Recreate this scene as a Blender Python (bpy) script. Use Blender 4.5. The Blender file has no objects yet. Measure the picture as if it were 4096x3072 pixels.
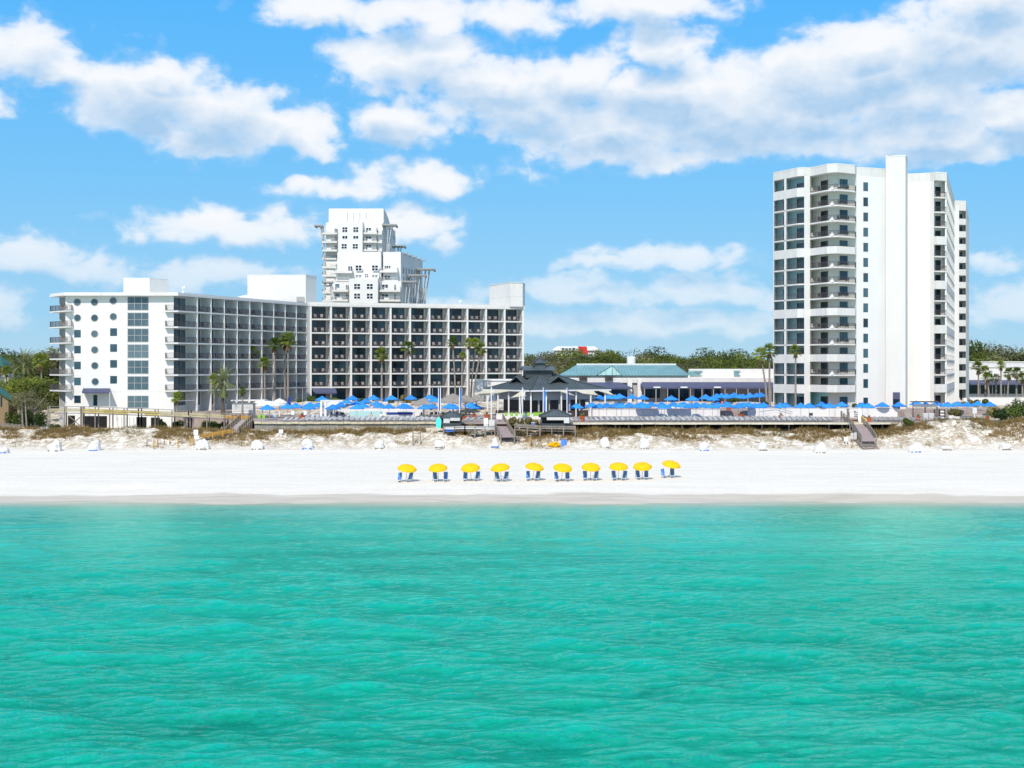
import bpy, math, random
from mathutils import Vector, Matrix, noise
random.seed(7)
R = math.radians
F, HZ, CZ = 5200.0, 1463.0, 15.3      # focal length in photo pixels, horizon row, eye height
def gx(px, D): return (px-2048)*D/F
def gz(py, D): return CZ-(py-HZ)*D/F
def g2(px, D): return Vector((gx(px, D), D))
SC = bpy.context.scene
COL = SC.collection
# ------------------------------------------------------------------ materials
def nt(m):
    m.use_nodes = True
    t = m.node_tree; t.nodes.clear()
    return t
def N(t, typ, **kw):
    n = t.nodes.new(typ)
    for k, v in kw.items(): setattr(n, k, v)
    return n
def L(t, a, b): t.links.new(a, b)
def ramp(t, src, stops, interp='LINEAR'):
    n = N(t, 'ShaderNodeValToRGB'); n.color_ramp.interpolation = interp
    e = n.color_ramp.elements
    while len(e) < len(stops): e.new(.5)
    for i, (p, c) in enumerate(stops):
        e[i].position = p
        e[i].color = (c, c, c, 1) if isinstance(c, (int, float)) else (*c, 1)
    L(t, src, n.inputs[0]); return n.outputs[0]
def mixc(t, fac, a, b, mode='MIX'):
    n = N(t, 'ShaderNodeMix', data_type='RGBA', blend_type=mode)
    if isinstance(fac, (int, float)): n.inputs[0].default_value = fac
    else: L(t, fac, n.inputs[0])
    for s, i in ((a, 6), (b, 7)):
        if isinstance(s, tuple): n.inputs[i].default_value = (*s, 1)
        else: L(t, s, n.inputs[i])
    return n.outputs[2]
def mth(t, op, a, b=None, c=None, clamp=False):
    n = N(t, 'ShaderNodeMath', operation=op, use_clamp=clamp)
    for i, s in enumerate((a, b, c)):
        if s is None: continue
        if isinstance(s, (int, float)): n.inputs[i].default_value = s
        else: L(t, s, n.inputs[i])
    return n.outputs[0]
def vmul(t, v, s):
    n = N(t, 'ShaderNodeVectorMath', operation='MULTIPLY'); L(t, v, n.inputs[0]); n.inputs[1].default_value = s
    return n.outputs[0]
def noi(t, vec, scale, detail=4, rough=.55, dist=0):
    n = N(t, 'ShaderNodeTexNoise'); n.inputs['Scale'].default_value = scale
    n.inputs['Detail'].default_value = detail; n.inputs['Roughness'].default_value = rough
    n.inputs['Distortion'].default_value = dist
    L(t, vec, n.inputs['Vector']); return n.outputs['Fac']
def mat(name, col, rough=.7, var=.12, scale=1.2, streak=1.0, bump=0.0, spec=.4, metal=0, rnd=0.0, trans=0.0, dirt=0.0):
    m = bpy.data.materials.new(name); t = nt(m)
    o = N(t, 'ShaderNodeOutputMaterial'); b = N(t, 'ShaderNodeBsdfPrincipled')
    g = N(t, 'ShaderNodeNewGeometry')
    v = vmul(t, g.outputs['Position'], (1, 1, streak))
    f = noi(t, v, scale)
    lo = tuple(max(0, c*(1-var)) for c in col); hi = tuple(min(1, c*(1+var)) for c in col)
    c = ramp(t, f, [(.3, lo), (.7, hi)])
    if dirt:
        f2 = noi(t, vmul(t, g.outputs['Position'], (1.6, 1.6, .12)), 1.0, 5, .65)
        c = mixc(t, ramp(t, f2, [(.42, 0.0), (.75, dirt)]), c, tuple(x*.55 for x in col))
    if rnd:
        oi = N(t, 'ShaderNodeObjectInfo')
        k = mth(t, 'MULTIPLY_ADD', oi.outputs['Random'], 2*rnd, 1-rnd)
        hs = N(t, 'ShaderNodeHueSaturation'); L(t, c, hs.inputs['Color']); L(t, k, hs.inputs['Value'])
        c = hs.outputs[0]
    L(t, c, b.inputs['Base Color'])
    b.inputs['Roughness'].default_value = rough; b.inputs['Specular IOR Level'].default_value = spec
    b.inputs['Metallic'].default_value = metal
    if bump:
        bn = N(t, 'ShaderNodeBump'); bn.inputs['Strength'].default_value = bump; bn.inputs['Distance'].default_value = .05
        L(t, noi(t, g.outputs['Position'], scale*8, 3), bn.inputs['Height']); L(t, bn.outputs[0], b.inputs['Normal'])
    if trans:
        tr = N(t, 'ShaderNodeBsdfTranslucent'); L(t, c, tr.inputs['Color'])
        mx = N(t, 'ShaderNodeMixShader'); mx.inputs[0].default_value = trans
        L(t, b.outputs[0], mx.inputs[1]); L(t, tr.outputs[0], mx.inputs[2]); L(t, mx.outputs[0], o.inputs[0])
    else: L(t, b.outputs[0], o.inputs[0])
    return m
def glass(name, dark, light, amt=.35, rough=.08):
    """window glass over a dim room; curtains differ from pane to pane"""
    m = bpy.data.materials.new(name); t = nt(m)
    o = N(t, 'ShaderNodeOutputMaterial'); b = N(t, 'ShaderNodeBsdfPrincipled')
    oi = N(t, 'ShaderNodeObjectInfo'); g = N(t, 'ShaderNodeNewGeometry')
    f = noi(t, vmul(t, g.outputs['Position'], (1, 1, .35)), .9, 3)
    k = mth(t, 'ADD', mth(t, 'MULTIPLY', oi.outputs['Random'], amt), mth(t, 'MULTIPLY', f, .5))
    L(t, ramp(t, k, [(.2, dark), (.75, light)]), b.inputs['Base Color'])
    b.inputs['Roughness'].default_value = rough; b.inputs['Specular IOR Level'].default_value = .5
    L(t, b.outputs[0], o.inputs[0]); return m
def leafmat(name, dark, light, scale=.35, tr=.25):
    m = bpy.data.materials.new(name); t = nt(m)
    o = N(t, 'ShaderNodeOutputMaterial'); b = N(t, 'ShaderNodeBsdfPrincipled')
    oi = N(t, 'ShaderNodeObjectInfo'); g = N(t, 'ShaderNodeNewGeometry')
    f = noi(t, g.outputs['Position'], scale, 5, .7)
    f = mth(t, 'ADD', mth(t, 'MULTIPLY', f, .75), mth(t, 'MULTIPLY', oi.outputs['Random'], .3))
    c = ramp(t, f, [(.32, dark), (.75, light)])
    L(t, c, b.inputs['Base Color']); b.inputs['Roughness'].default_value = .6
    b.inputs['Specular IOR Level'].default_value = .25
    tn = N(t, 'ShaderNodeBsdfTranslucent'); L(t, c, tn.inputs[0])
    mx = N(t, 'ShaderNodeMixShader'); mx.inputs[0].default_value = tr
    L(t, b.outputs[0], mx.inputs[1]); L(t, tn.outputs[0], mx.inputs[2]); L(t, mx.outputs[0], o.inputs[0])
    return m
M = dict(
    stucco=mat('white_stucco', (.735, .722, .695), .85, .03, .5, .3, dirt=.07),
    fascia=mat('white_fascia', (.68, .66, .63), .8, .05, .6, .3, dirt=.18),
    beige=mat('warm_stucco', (.68, .665, .635), .85, .03, .5, .3, dirt=.10),
    cream=mat('cream_recess', (.60, .58, .52), .85, .04, .5),
    paleblue=mat('pale_blue_paint', (.30, .46, .52), .8, .04, .5),
    aqua=mat('aqua_paint', (.34, .60, .60), .8, .04, .5),
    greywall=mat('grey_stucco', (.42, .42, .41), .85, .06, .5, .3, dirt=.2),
    joint=mat('joint_grey', (.50, .50, .50), .9, .03),
    gdark=glass('dark_glass', (.004, .010, .017), (.016, .042, .062), .3),
    gmid=glass('curtain_glass', (.03, .06, .085), (.125, .185, .215), .5),
    gblue=glass('blue_glass', (.008, .028, .052), (.05, .115, .155), .6),
    frame=mat('bronze_frame', (.05, .045, .045), .5, .1),
    wframe=mat('white_frame', (.78, .78, .78), .5, .03),
    gframe=mat('grey_frame', (.36, .36, .36), .5, .05),
    rail=mat('dark_rail', (.075, .068, .07), .5, .1),
    lrail=mat('pale_rail', (.55, .55, .55), .5, .1),
    tan=mat('tan_chair', (.36, .33, .31), .7, .1, rnd=.25),
    darkchair=mat('dark_chair', (.06, .05, .05), .7, .1, rnd=.3),
    whitechair=mat('white_resin', (.78, .78, .76), .5, .04),
    navy=mat('navy_awning', (.075, .083, .15), .8, .12, .8, rnd=.05),
    slate=mat('slate_metal_roof', (.075, .092, .10), .45, .18, .7),
    slate2=mat('slate_trim', (.05, .062, .068), .5, .1),
    teal=mat('teal_metal_roof', (.16, .31, .33), .45, .14, .35),
    tealL=mat('teal_glass_gable', (.42, .66, .64), .3, .08, .5),
    teald=mat('dark_teal_trim', (.10, .20, .21), .5, .1),
    blue=mat('blue_canvas', (.035, .30, .86), .75, .14, 1.5, trans=.25, rnd=.16),
    blue2=mat('deep_blue_canvas', (.02, .06, .36), .75, .1, 1.5, trans=.15),
    yellow=mat('yellow_canvas', (.92, .58, .0), .7, .06, 2, trans=.3),
    whitecanvas=mat('white_canvas', (.80, .80, .80), .8, .05, 1.5, trans=.2),
    sail=mat('cream_sail', (.64, .59, .46), .8, .06, 1, trans=.25),
    taupe=mat('taupe_canvas', (.30, .27, .235), .8, .10, 1, trans=.15),
    tarp=mat('white_tarp', (.66, .65, .63), .55, .05, 2, bump=.4),
    chairblue=mat('chair_blue', (.06, .20, .60), .7, .1, 4),
    chairnavy=mat('chair_navy', (.035, .045, .22), .7, .1, 4),
    steel=mat('steel', (.55, .55, .56), .35, .08, metal=.6),
    aluminium=mat('white_pole', (.80, .80, .80), .4, .04),
    sling=mat('grey_sling', (.36, .365, .37), .75, .10, 3, rnd=.22),
    slingframe=mat('sling_frame', (.20, .19, .19), .5, .15),
    wood=mat('weathered_wood', (.23, .20, .17), .9, .35, 2.2, .25),
    decking=mat('grey_decking', (.36, .31, .28), .9, .18, 2.0),
    ramp=mat('mauve_decking', (.30, .235, .23), .9, .15, 2.5),
    newwood=mat('yellow_pine', (.44, .35, .11), .85, .25, 1.2, .5),
    paleboard=mat('pale_pine', (.43, .38, .25), .85, .18, 1.2, .5),
    orangew=mat('orange_pine', (.46, .26, .06), .85, .25, 2.5),
    sea_wall=mat('seawall_boards', (.30, .285, .25), .95, .30, .9, .12, dirt=.5),
    cap=mat('wall_cap', (.52, .47, .34), .9, .2, 1.5),
    deckedge=mat('deck_edge', (.62, .58, .48), .9, .15, 1.2),
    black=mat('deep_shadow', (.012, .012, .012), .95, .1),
    terracotta=mat('terracotta', (.52, .11, .03), .7, .12, 4, rnd=.1),
    lime=mat('lime_sling', (.27, .52, .05), .6, .08, 4),
    red=mat('red_panel', (.62, .03, .03), .6, .1),
    coral=mat('coral_shirt', (.72, .16, .18), .8, .1, 8),
    skin=mat('skin', (.56, .33, .24), .6, .06, 6),
    hair=mat('dark_hair', (.04, .025, .02), .6, .1, 8),
    denim=mat('denim', (.06, .08, .16), .8, .1, 8),
    whitecloth=mat('white_cloth', (.78, .78, .78), .8, .05, 8),
    aquaboard=mat('aqua_board', (.08, .66, .56), .4, .06, 2),
    bark=mat('grey_bark', (.27, .235, .20), .95, .3, 3, 3.0),
    barkd=mat('dark_bark', (.11, .085, .065), .95, .35, 4, 3.0),
    skirt=mat('dead_fronds', (.20, .125, .07), .95, .35, 4),
    fan=leafmat('fan_frond', (.05, .10, .014), (.33, .38, .045), 1.2, .35),
    date=leafmat('date_frond', (.08, .11, .05), (.34, .36, .15), 1.0, .35),
    oak=leafmat('oak_leaf', (.024, .046, .009), (.245, .285, .042), .13, .4),
    olive=leafmat('olive_leaf', (.055, .06, .025), (.33, .31, .14), .13, .4),
    hedge=leafmat('hedge_leaf', (.014, .036, .008), (.15, .21, .04), .7, .3),
    oat=leafmat('sea_oats', (.26, .175, .065), (.62, .44, .18), .5, .45),
    oatg=leafmat('green_oats', (.13, .12, .04), (.40, .33, .12), .6, .4),
    tanwall=mat('tan_stucco', (.25, .18, .10), .85, .06, .8),
    greenroof=mat('green_metal', (.02, .11, .08), .5, .1),
    asphalt=mat('roof_gravel', (.5, .5, .48), .9, .1),
)
# ------------------------------------------------------------------ mesh builder
ORG = {}
class MB:
    def __init__(s): s.v = []; s.f = []; s.mi = []; s.m = 0
    def add(s, vs, fs):
        b = len(s.v); s.v += [tuple(p) for p in vs]
        for f in fs: s.f.append([i+b for i in f]); s.mi.append(s.m)
        return s
    def quad(s, a, b, c, d): return s.add([a, b, c, d], [(0, 1, 2, 3)])
    def tri(s, a, b, c): return s.add([a, b, c], [(0, 1, 2)])
    def box(s, c, d, rz=0):
        x, y, z = d[0]/2, d[1]/2, d[2]/2; cr, sr = math.cos(rz), math.sin(rz)
        vs = [(c[0]+i*x*cr-j*y*sr, c[1]+i*x*sr+j*y*cr, c[2]+k*z) for k in (-1, 1) for i, j in ((-1, -1), (1, -1), (1, 1), (-1, 1))]
        return s.add(vs, [(3, 2, 1, 0), (4, 5, 6, 7), (0, 1, 5, 4), (1, 2, 6, 5), (2, 3, 7, 6), (3, 0, 4, 7)])
    def prism(s, poly, z0, z1, taper=None):
        n = len(poly); A = sum(poly[i][0]*poly[(i+1) % n][1]-poly[(i+1) % n][0]*poly[i][1] for i in range(n))
        p = list(poly) if A > 0 else list(poly)[::-1]
        vs = [(q[0], q[1], z0) for q in p]+[(q[0], q[1], z1) for q in p]
        return s.add(vs, [tuple(range(n-1, -1, -1)), tuple(range(n, 2*n))]+[(i, (i+1) % n, n+(i+1) % n, n+i) for i in range(n)])
    def wall(s, a, b, z0, z1, th=.15, off=0.0):
        """upright slab between plan points a and b; its outer face lies 'off' outside the line (outer = right of a->b)"""
        a = Vector(a[:2]); b = Vector(b[:2]); d = (b-a).normalized(); o = Vector((d.y, -d.x))
        p = [a+o*off, b+o*off, b+o*(off-th), a+o*(off-th)]
        return s.prism(p, z0, z1)
    def tube(s, p, q, r0, r1=None, n=6, caps=True):
        p = Vector(p); q = Vector(q); r1 = r0 if r1 is None else r1
        d = (q-p).normalized(); u = d.orthogonal().normalized(); w = d.cross(u)
        vs = []
        for c, r in ((p, r0), (q, r1)):
            for i in range(n):
                a = 2*math.pi*i/n; vs.append(c+u*(r*math.cos(a))+w*(r*math.sin(a)))
        fs = [(i, (i+1) % n, n+(i+1) % n, n+i) for i in range(n)]
        if caps: fs += [tuple(range(n-1, -1, -1)), tuple(range(n, 2*n))]
        return s.add(vs, fs)
    def lathe(s, c, prof, n=10, sx=1, sy=1):
        vs = []; fs = []
        for r, z in prof:
            for i in range(n):
                a = 2*math.pi*i/n; vs.append((c[0]+r*math.cos(a)*sx, c[1]+r*math.sin(a)*sy, c[2]+z))
        for k in range(len(prof)-1):
            for i in range(n):
                j = (i+1) % n; fs.append((k*n+i, k*n+j, (k+1)*n+j, (k+1)*n+i))
        fs.append(tuple(range(n-1, -1, -1))); fs.append(tuple(range((len(prof)-1)*n, len(prof)*n)))
        return s.add(vs, fs)
    def rail(s, pts, z, h=1.05, gap=.13, w=.028, post=1.6):
        """picket balustrade along plan points"""
        for a, b in zip(pts[:-1], pts[1:]):
            a = Vector(a[:2]); b = Vector(b[:2]); d = b-a; ln = d.length; ang = math.atan2(d.y, d.x); m = (a+b)/2
            s.box((m.x, m.y, z+h-.025), (ln, .06, .05), ang); s.box((m.x, m.y, z+.1), (ln, .04, .04), ang)
            k = max(2, int(ln/gap))
            for i in range(k+1):
                p = a+d*(i/k); ww = w*2 if i % max(1, int(post/gap)) == 0 or i == k else w
                s.box((p.x, p.y, z+h/2), (ww, ww, h-.06), ang)
        return s
    def build(s, name, mt, parent=None, smooth=False, org=None, local=False):
        me = bpy.data.meshes.new(name)
        if parent is not None and not local: inv = ORG[parent.name]
        elif org is not None: inv = Matrix.Translation(org).inverted()
        else: inv = None
        v = [inv @ Vector(p) for p in s.v] if inv else s.v
        me.from_pydata([tuple(p) for p in v], [], s.f)
        for x in (mt if isinstance(mt, (list, tuple)) else [mt]): me.materials.append(M[x] if isinstance(x, str) else x)
        me.polygons.foreach_set('material_index', s.mi)
        if smooth: me.polygons.foreach_set('use_smooth', [True]*len(s.f))
        me.update()
        o = bpy.data.objects.new(name, me); COL.objects.link(o)
        if parent is not None:
            o.parent = parent; ORG[o.name] = ORG[parent.name]
        elif org is not None: o.location = org; ORG[o.name] = inv
        else: ORG[o.name] = Matrix.Identity(4)
        return o
def tag(o, label=None, cat=None, group=None, kind=None):
    if label: o['label'] = label
    if cat: o['category'] = cat
    if group: o['group'] = group
    if kind: o['kind'] = kind
    return o
def thing(name, label, cat, loc=(0, 0, 0), rz=0, group=None):
    o = bpy.data.objects.new(name, None); COL.objects.link(o)
    o.location = loc; o.rotation_euler = (0, 0, rz)
    ORG[o.name] = (Matrix.Translation(loc) @ Matrix.Rotation(rz, 4, 'Z')).inverted()
    return tag(o, label, cat, group)
KIDS = {}
def freeze(o):
    """remember a prototype's tree once (children lookups are slow)"""
    kids = [c for c in COL.objects if c.parent == o]
    KIDS[o.name] = kids
    for c in kids: freeze(c)
    return o
def dup(o, parent=None):
    c = o.copy(); COL.objects.link(c)
    if parent is not None: c.parent = parent
    for ch in KIDS.get(o.name, ()): dup(ch, c)
    return c
def put(proto, used, loc, rz=0, label=None, group=None, scale=None):
    """first call moves the prototype itself, later ones copy its whole tree"""
    o = dup(proto) if used else proto
    o.location = loc; o.rotation_euler = (0, 0, rz)
    if scale: o.scale = (scale,)*3 if isinstance(scale, (int, float)) else scale
    tag(o, label, None, group); return o
def part_copy(proto, parent, loc, rz=0):
    """copy a part (with sub-parts) under a thing whose root is not rotated; loc in world space"""
    c = dup(proto, parent); c.location = ORG[parent.name] @ Vector(loc); c.rotation_euler = (0, 0, rz); return c
ORD = 'first second third fourth fifth sixth seventh eighth ninth tenth eleventh twelfth thirteenth fourteenth fifteenth sixteenth seventeenth eighteenth nineteenth'.split()
TENS = {20: 'twentieth', 30: 'thirtieth', 40: 'fortieth', 50: 'fiftieth', 60: 'sixtieth'}
def nth(i):
    """1 -> first"""
    if i < 20: return ORD[i-1]
    t = i//10*10
    return TENS[t] if i == t else {20: 'twenty', 30: 'thirty', 40: 'forty', 50: 'fifty', 60: 'sixty'}[t]+'-'+ORD[i-t-1]
# ------------------------------------------------------------------ camera, sun, sky
cam = bpy.data.objects.new('camera', bpy.data.cameras.new('camera')); COL.objects.link(cam)
cam.location = (0, 0, CZ); cam.rotation_euler = (R(90), 0, 0)
cam.data.lens = F/4096*36; cam.data.sensor_width = 36; cam.data.shift_y = -(1536-HZ)/4096
cam.data.clip_start = 1; cam.data.clip_end = 20000
SC.camera = cam
SUN_AZ, SUN_EL = 14.0, 46.0
sl = bpy.data.lights.new('sun', 'SUN'); sl.energy = 4.25; sl.angle = R(.53); sl.color = (1, .915, .81)
so = bpy.data.objects.new('sun', sl); COL.objects.link(so); so.rotation_euler = (R(90-SUN_EL), 0, R(-SUN_AZ)); so.location = (-60, -200, 260)
SC.cycles.max_bounces = 6; SC.cycles.diffuse_bounces = 3; SC.cycles.transparent_max_bounces = 12
SC.view_settings.view_transform = 'Standard'; SC.view_settings.look = 'None'; SC.view_settings.exposure = 0
W = bpy.data.worlds.new('World'); SC.world = W; W.use_nodes = True
t = W.node_tree; t.nodes.clear()
CL = [  # clouds: azimuth and elevation of the centre and half sizes, in units of 1/5200 rad * 1000
 (560,400,330,150),(820,470,300,150),(1090,520,230,85),(760,575,190,65),(640,320,170,80),(90,270,170,130),(-10,470,60,65),
 (1280,60,250,70),(1600,70,300,75),(2000,55,320,75),(2600,30,330,80),(1650,235,330,120),(1950,320,330,110),(1560,480,190,105),(1950,505,65,40),
 (2300,310,270,120),(2660,190,165,110),(2450,500,430,120),(2900,480,480,140),(3300,330,480,150),(3800,270,450,190),(3980,90,240,130),
 (2420,590,330,75),(2720,620,330,50),(3700,560,400,100),(4020,520,230,110),(3780,640,210,50),(3480,200,190,80),(1320,745,200,45),
 (1660,700,230,68),(930,915,390,70),(1640,890,180,75),(1760,950,90,45),(130,1040,220,80),(720,1100,330,55),(2750,1020,340,55),(2440,1050,190,35),
 (2290,1160,330,75),(2830,1165,360,60),(3940,1055,95,40),(4040,1230,200,75),(30,1230,130,70),(2600,1290,700,60),(1650,1240,500,40),(4300,1180,200,90),(2100,400,480,120),(250,340,190,90),(1230,590,110,35),(330,1090,260,60),(2700,380,480,150),(3150,440,560,150),(3600,420,480,150),(3450,310,480,150),(3950,260,300,150),(3000,570,500,70),(-250,600,160,150),(4450,350,250,190)]
grp = bpy.data.node_groups.new('cloud_field', 'ShaderNodeTree')
grp.interface.new_socket('P', in_out='INPUT', socket_type='NodeSocketVector')
grp.interface.new_socket('d', in_out='OUTPUT', socket_type='NodeSocketFloat')
gi = N(grp, 'NodeGroupInput'); go = N(grp, 'NodeGroupOutput')
cur = None
for px, py, rx, ry in CL:
    k_ = min(1.0, .35+ry/160)                # edges equally soft whatever the cloud's size
    s2 = N(grp, 'ShaderNodeVectorMath', operation='MULTIPLY_ADD'); L(grp, gi.outputs[0], s2.inputs[0])
    s2.inputs[1].default_value = (k_*1000/rx, k_*1000/ry, 0); s2.inputs[2].default_value = (-k_*px/rx, -k_*py/ry, 0)
    s3 = N(grp, 'ShaderNodeVectorMath', operation='LENGTH'); L(grp, s2.outputs[0], s3.inputs[0])
    dd = mth(grp, 'SUBTRACT', k_, s3.outputs['Value'])
    cur = dd if cur is None else mth(grp, 'MAXIMUM', cur, dd)
L(grp, cur, go.inputs[0])
tc = N(t, 'ShaderNodeTexCoord'); sp = N(t, 'ShaderNodeSeparateXYZ'); L(t, tc.outputs['Generated'], sp.inputs[0])
az = mth(t, 'ARCTAN2', sp.outputs[0], sp.outputs[1])                    # compass angle from +Y
hor = mth(t, 'SQRT', mth(t, 'ADD', mth(t, 'MULTIPLY', sp.outputs[0], sp.outputs[0]), mth(t, 'MULTIPLY', sp.outputs[1], sp.outputs[1])))
el = mth(t, 'ARCTAN2', sp.outputs[2], hor)
PX = mth(t, 'MULTIPLY_ADD', az, 5.38, 2.048); PY = mth(t, 'MULTIPLY_ADD', el, -5.32, 1.463)
cb = N(t, 'ShaderNodeCombineXYZ'); L(t, PX, cb.inputs[0]); L(t, PY, cb.inputs[1]); P = cb.outputs[0]
def noi2(vec, scale, detail, rough=.6, dist=0, out='Fac'):
    n = N(t, 'ShaderNodeTexNoise', noise_dimensions='2D'); n.inputs['Scale'].default_value = scale
    n.inputs['Detail'].default_value = detail; n.inputs['Roughness'].default_value = rough; n.inputs['Distortion'].default_value = dist
    L(t, vec, n.inputs['Vector']); return n.outputs[out]
def vadd(a, b):
    n = N(t, 'ShaderNodeVectorMath', operation='ADD'); L(t, a, n.inputs[0])
    if isinstance(b, tuple): n.inputs[1].default_value = b
    else: L(t, b, n.inputs[1])
    return n.outputs[0]
Pn = vmul(t, P, (1, 1.45, 1))
wv = vmul(t, vadd(noi2(Pn, 3.2, 3, .6, 0, 'Color'), (-.5, -.5, -.5)), (.26, .15, 0))
f0 = noi2(Pn, 6.0, 7, .53, .15)
f1 = noi2(vadd(Pn, (-.02, -.07, 0)), 6.5, 3, .55)
out = mth(t, 'MAXIMUM', mth(t, 'ABSOLUTE', mth(t, 'SUBTRACT', PX, 2.05)), mth(t, 'MULTIPLY_ADD', PY, -1.0, 2.0))
fld = mth(t, 'MULTIPLY', mth(t, 'SUBTRACT', noi2(Pn, 1.1, 2, .5), .53), 3.0)     # other clouds elsewhere in the sky
kout = mth(t, 'MULTIPLY', mth(t, 'SUBTRACT', out, 2.35), 4.0, clamp=True)
def field(off, f, amp):
    g = N(t, 'ShaderNodeGroup'); g.node_tree = grp; L(t, vadd(vadd(P, wv), off), g.inputs[0])
    mx = N(t, 'ShaderNodeMix', data_type='FLOAT'); L(t, kout, mx.inputs[0]); L(t, g.outputs[0], mx.inputs[2]); L(t, fld, mx.inputs[3])
    return mth(t, 'MULTIPLY_ADD', mth(t, 'SUBTRACT', f, .5), amp, mx.outputs[0])
d0 = mth(t, 'ADD', field((0, 0, 0), f0, 1.45), .10)
d1 = mth(t, 'ADD', field((-.012, -.095, 0), f1, .65), .04)
dens = ramp(t, mth(t, 'MULTIPLY_ADD', d0, .8, .4), [(.22, 0.0), (.36, .10), (.48, .42), (.62, .78), (.80, .93), (1.0, .96)])
shade = ramp(t, mth(t, 'MULTIPLY_ADD', d1, .6, .35), [(.40, 0.0), (.60, .42), (.88, 1.0)])
n2 = noi2(Pn, 4.0, 4, .6)
shade = mth(t, 'MULTIPLY', shade, mth(t, 'MULTIPLY_ADD', n2, .8, .50), clamp=True)
ccol = mixc(t, shade, (.97, .98, 1.0), (.41, .62, .86))
sky = N(t, 'ShaderNodeTexSky', sky_type='NISHITA'); sky.sun_disc = False
sky.sun_elevation = R(SUN_EL); sky.sun_rotation = R(180+SUN_AZ); sky.air_density = 1.0; sky.dust_density = .3; sky.ozone_density = 3.0
grad = ramp(t, mth(t, 'MULTIPLY', el, 3.2), [(0.0, (.42, .69, .90)), (.12, (.30, .64, .94)), (.45, (.18, .58, 1.0)), (.85, (.09, .51, 1.06)), (1.0, (.075, .46, 1.02))])
sv = N(t, 'ShaderNodeVectorMath', operation='SCALE'); L(t, sky.outputs[0], sv.inputs[0]); sv.inputs['Scale'].default_value = .10
base = mixc(t, .85, sv.outputs[0], grad)
haze = ramp(t, mth(t, 'MULTIPLY', el, 9.0), [(0.0, .45), (.6, .62), (1.0, 1.0)])
allc = mixc(t, mth(t, 'MULTIPLY', dens, haze), base, ccol)
ss = N(t, 'ShaderNodeVectorMath', operation='SCALE'); L(t, allc, ss.inputs[0]); ss.inputs['Scale'].default_value = 10.0
W.cycles.sampling_method = 'NONE'
bg = N(t, 'ShaderNodeBackground'); bg.inputs['Strength'].default_value = .1; L(t, ss.outputs[0], bg.inputs[0])
wo = N(t, 'ShaderNodeOutputWorld'); L(t, bg.outputs[0], wo.inputs[0])
# ------------------------------------------------------------------ terrain and water
def lerp(x, pts):
    for (a, va), (b, vb) in zip(pts[:-1], pts[1:]):
        if x <= b: return va+(vb-va)*max(0, min(1, (x-a)/(b-a)))
    return pts[-1][1]
def nz(x, y, s, k=0): return noise.noise(Vector((x*s, y*s, k)))
BASE = [(60, -7), (125, -1.6), (141, -.30), (146, .03), (149.5, .38), (154, .72), (161, 1.0), (205, 1.5), (212, 1.8)]
def dune_h(X, D):
    px = 2048+X*F/max(D, 200)
    crest = lerp(px, [(-400, 4.6), (200, 4.45), (700, 4.7), (1000, 4.35), (1250, 4.5), (1700, 4.75), (1850, 4.75), (2020, 4.2), (2100, 4.6), (2300, 4.6), (3300, 4.45),
                      (3520, 4.5), (3620, 5.2), (3820, 6.45), (3900, 5.9), (4000, 5.5), (4150, 6.1), (4600, 6.3)])
    back = lerp(px, [(-400, 4.2), (150, 3.6), (1000, 3.5), (1100, 4.4), (3400, 4.5), (3600, 5.1), (3900, 5.5), (4600, 6.2)])
    D1 = D-1.6*nz(X, 0, .12, 3)-.9*nz(X, 0, .4, 5)
    toe = lerp(D, BASE) if D < 212 else 1.8
    if D1 < 211: h = lerp(D1, BASE)
    elif D1 < 220.5:
        k = (D1-211)/9.5; k2 = .62*k+.38*(3*k*k-2*k*k*k)
        h = 1.75+(crest-1.75)*k2
    elif D1 < 228: h = crest+(back-crest)*((D1-220.5)/7.5)
    else: h = back+max(0, (D1-246)/16)*max(0, 6.5-back)
    w = max(0, min(1, (D-209)/5))*max(.25, min(1, (232-D)/8))
    h += w*(.50*nz(X, D, .22, 1)+.34*nz(X, D, .6, 2)+.16*nz(X, D, 1.4, 4))
    if D > 152: h += .05*nz(X, D*1.5, .35, 8)*min(1, (D-152)/8)
    if 143 < D < 156: h += .16*nz(X, D*.4, .05, 9)+.07*nz(X, D*.3, .22, 11)
    if 218 < D < 240 and 1040 < px < 3480: h = min(h, 5.15)
    return h
def grid(name, xs, ys, fn, m, kind='structure'):
    v = [(x, y, fn(x, y)) for y in ys for x in xs]; nx = len(xs)
    f = [(j*nx+i, j*nx+i+1, (j+1)*nx+i+1, (j+1)*nx+i) for j in range(len(ys)-1) for i in range(nx-1)]
    me = bpy.data.meshes.new(name); me.from_pydata(v, [], f); me.materials.append(m)
    me.polygons.foreach_set('use_smooth', [True]*len(f)); me.update()
    o = bpy.data.objects.new(name, me); COL.objects.link(o); return tag(o, kind=kind)
def frange(a, b, s):
    n = int(round((b-a)/s)); return [a+(b-a)*i/n for i in range(n)]
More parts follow.
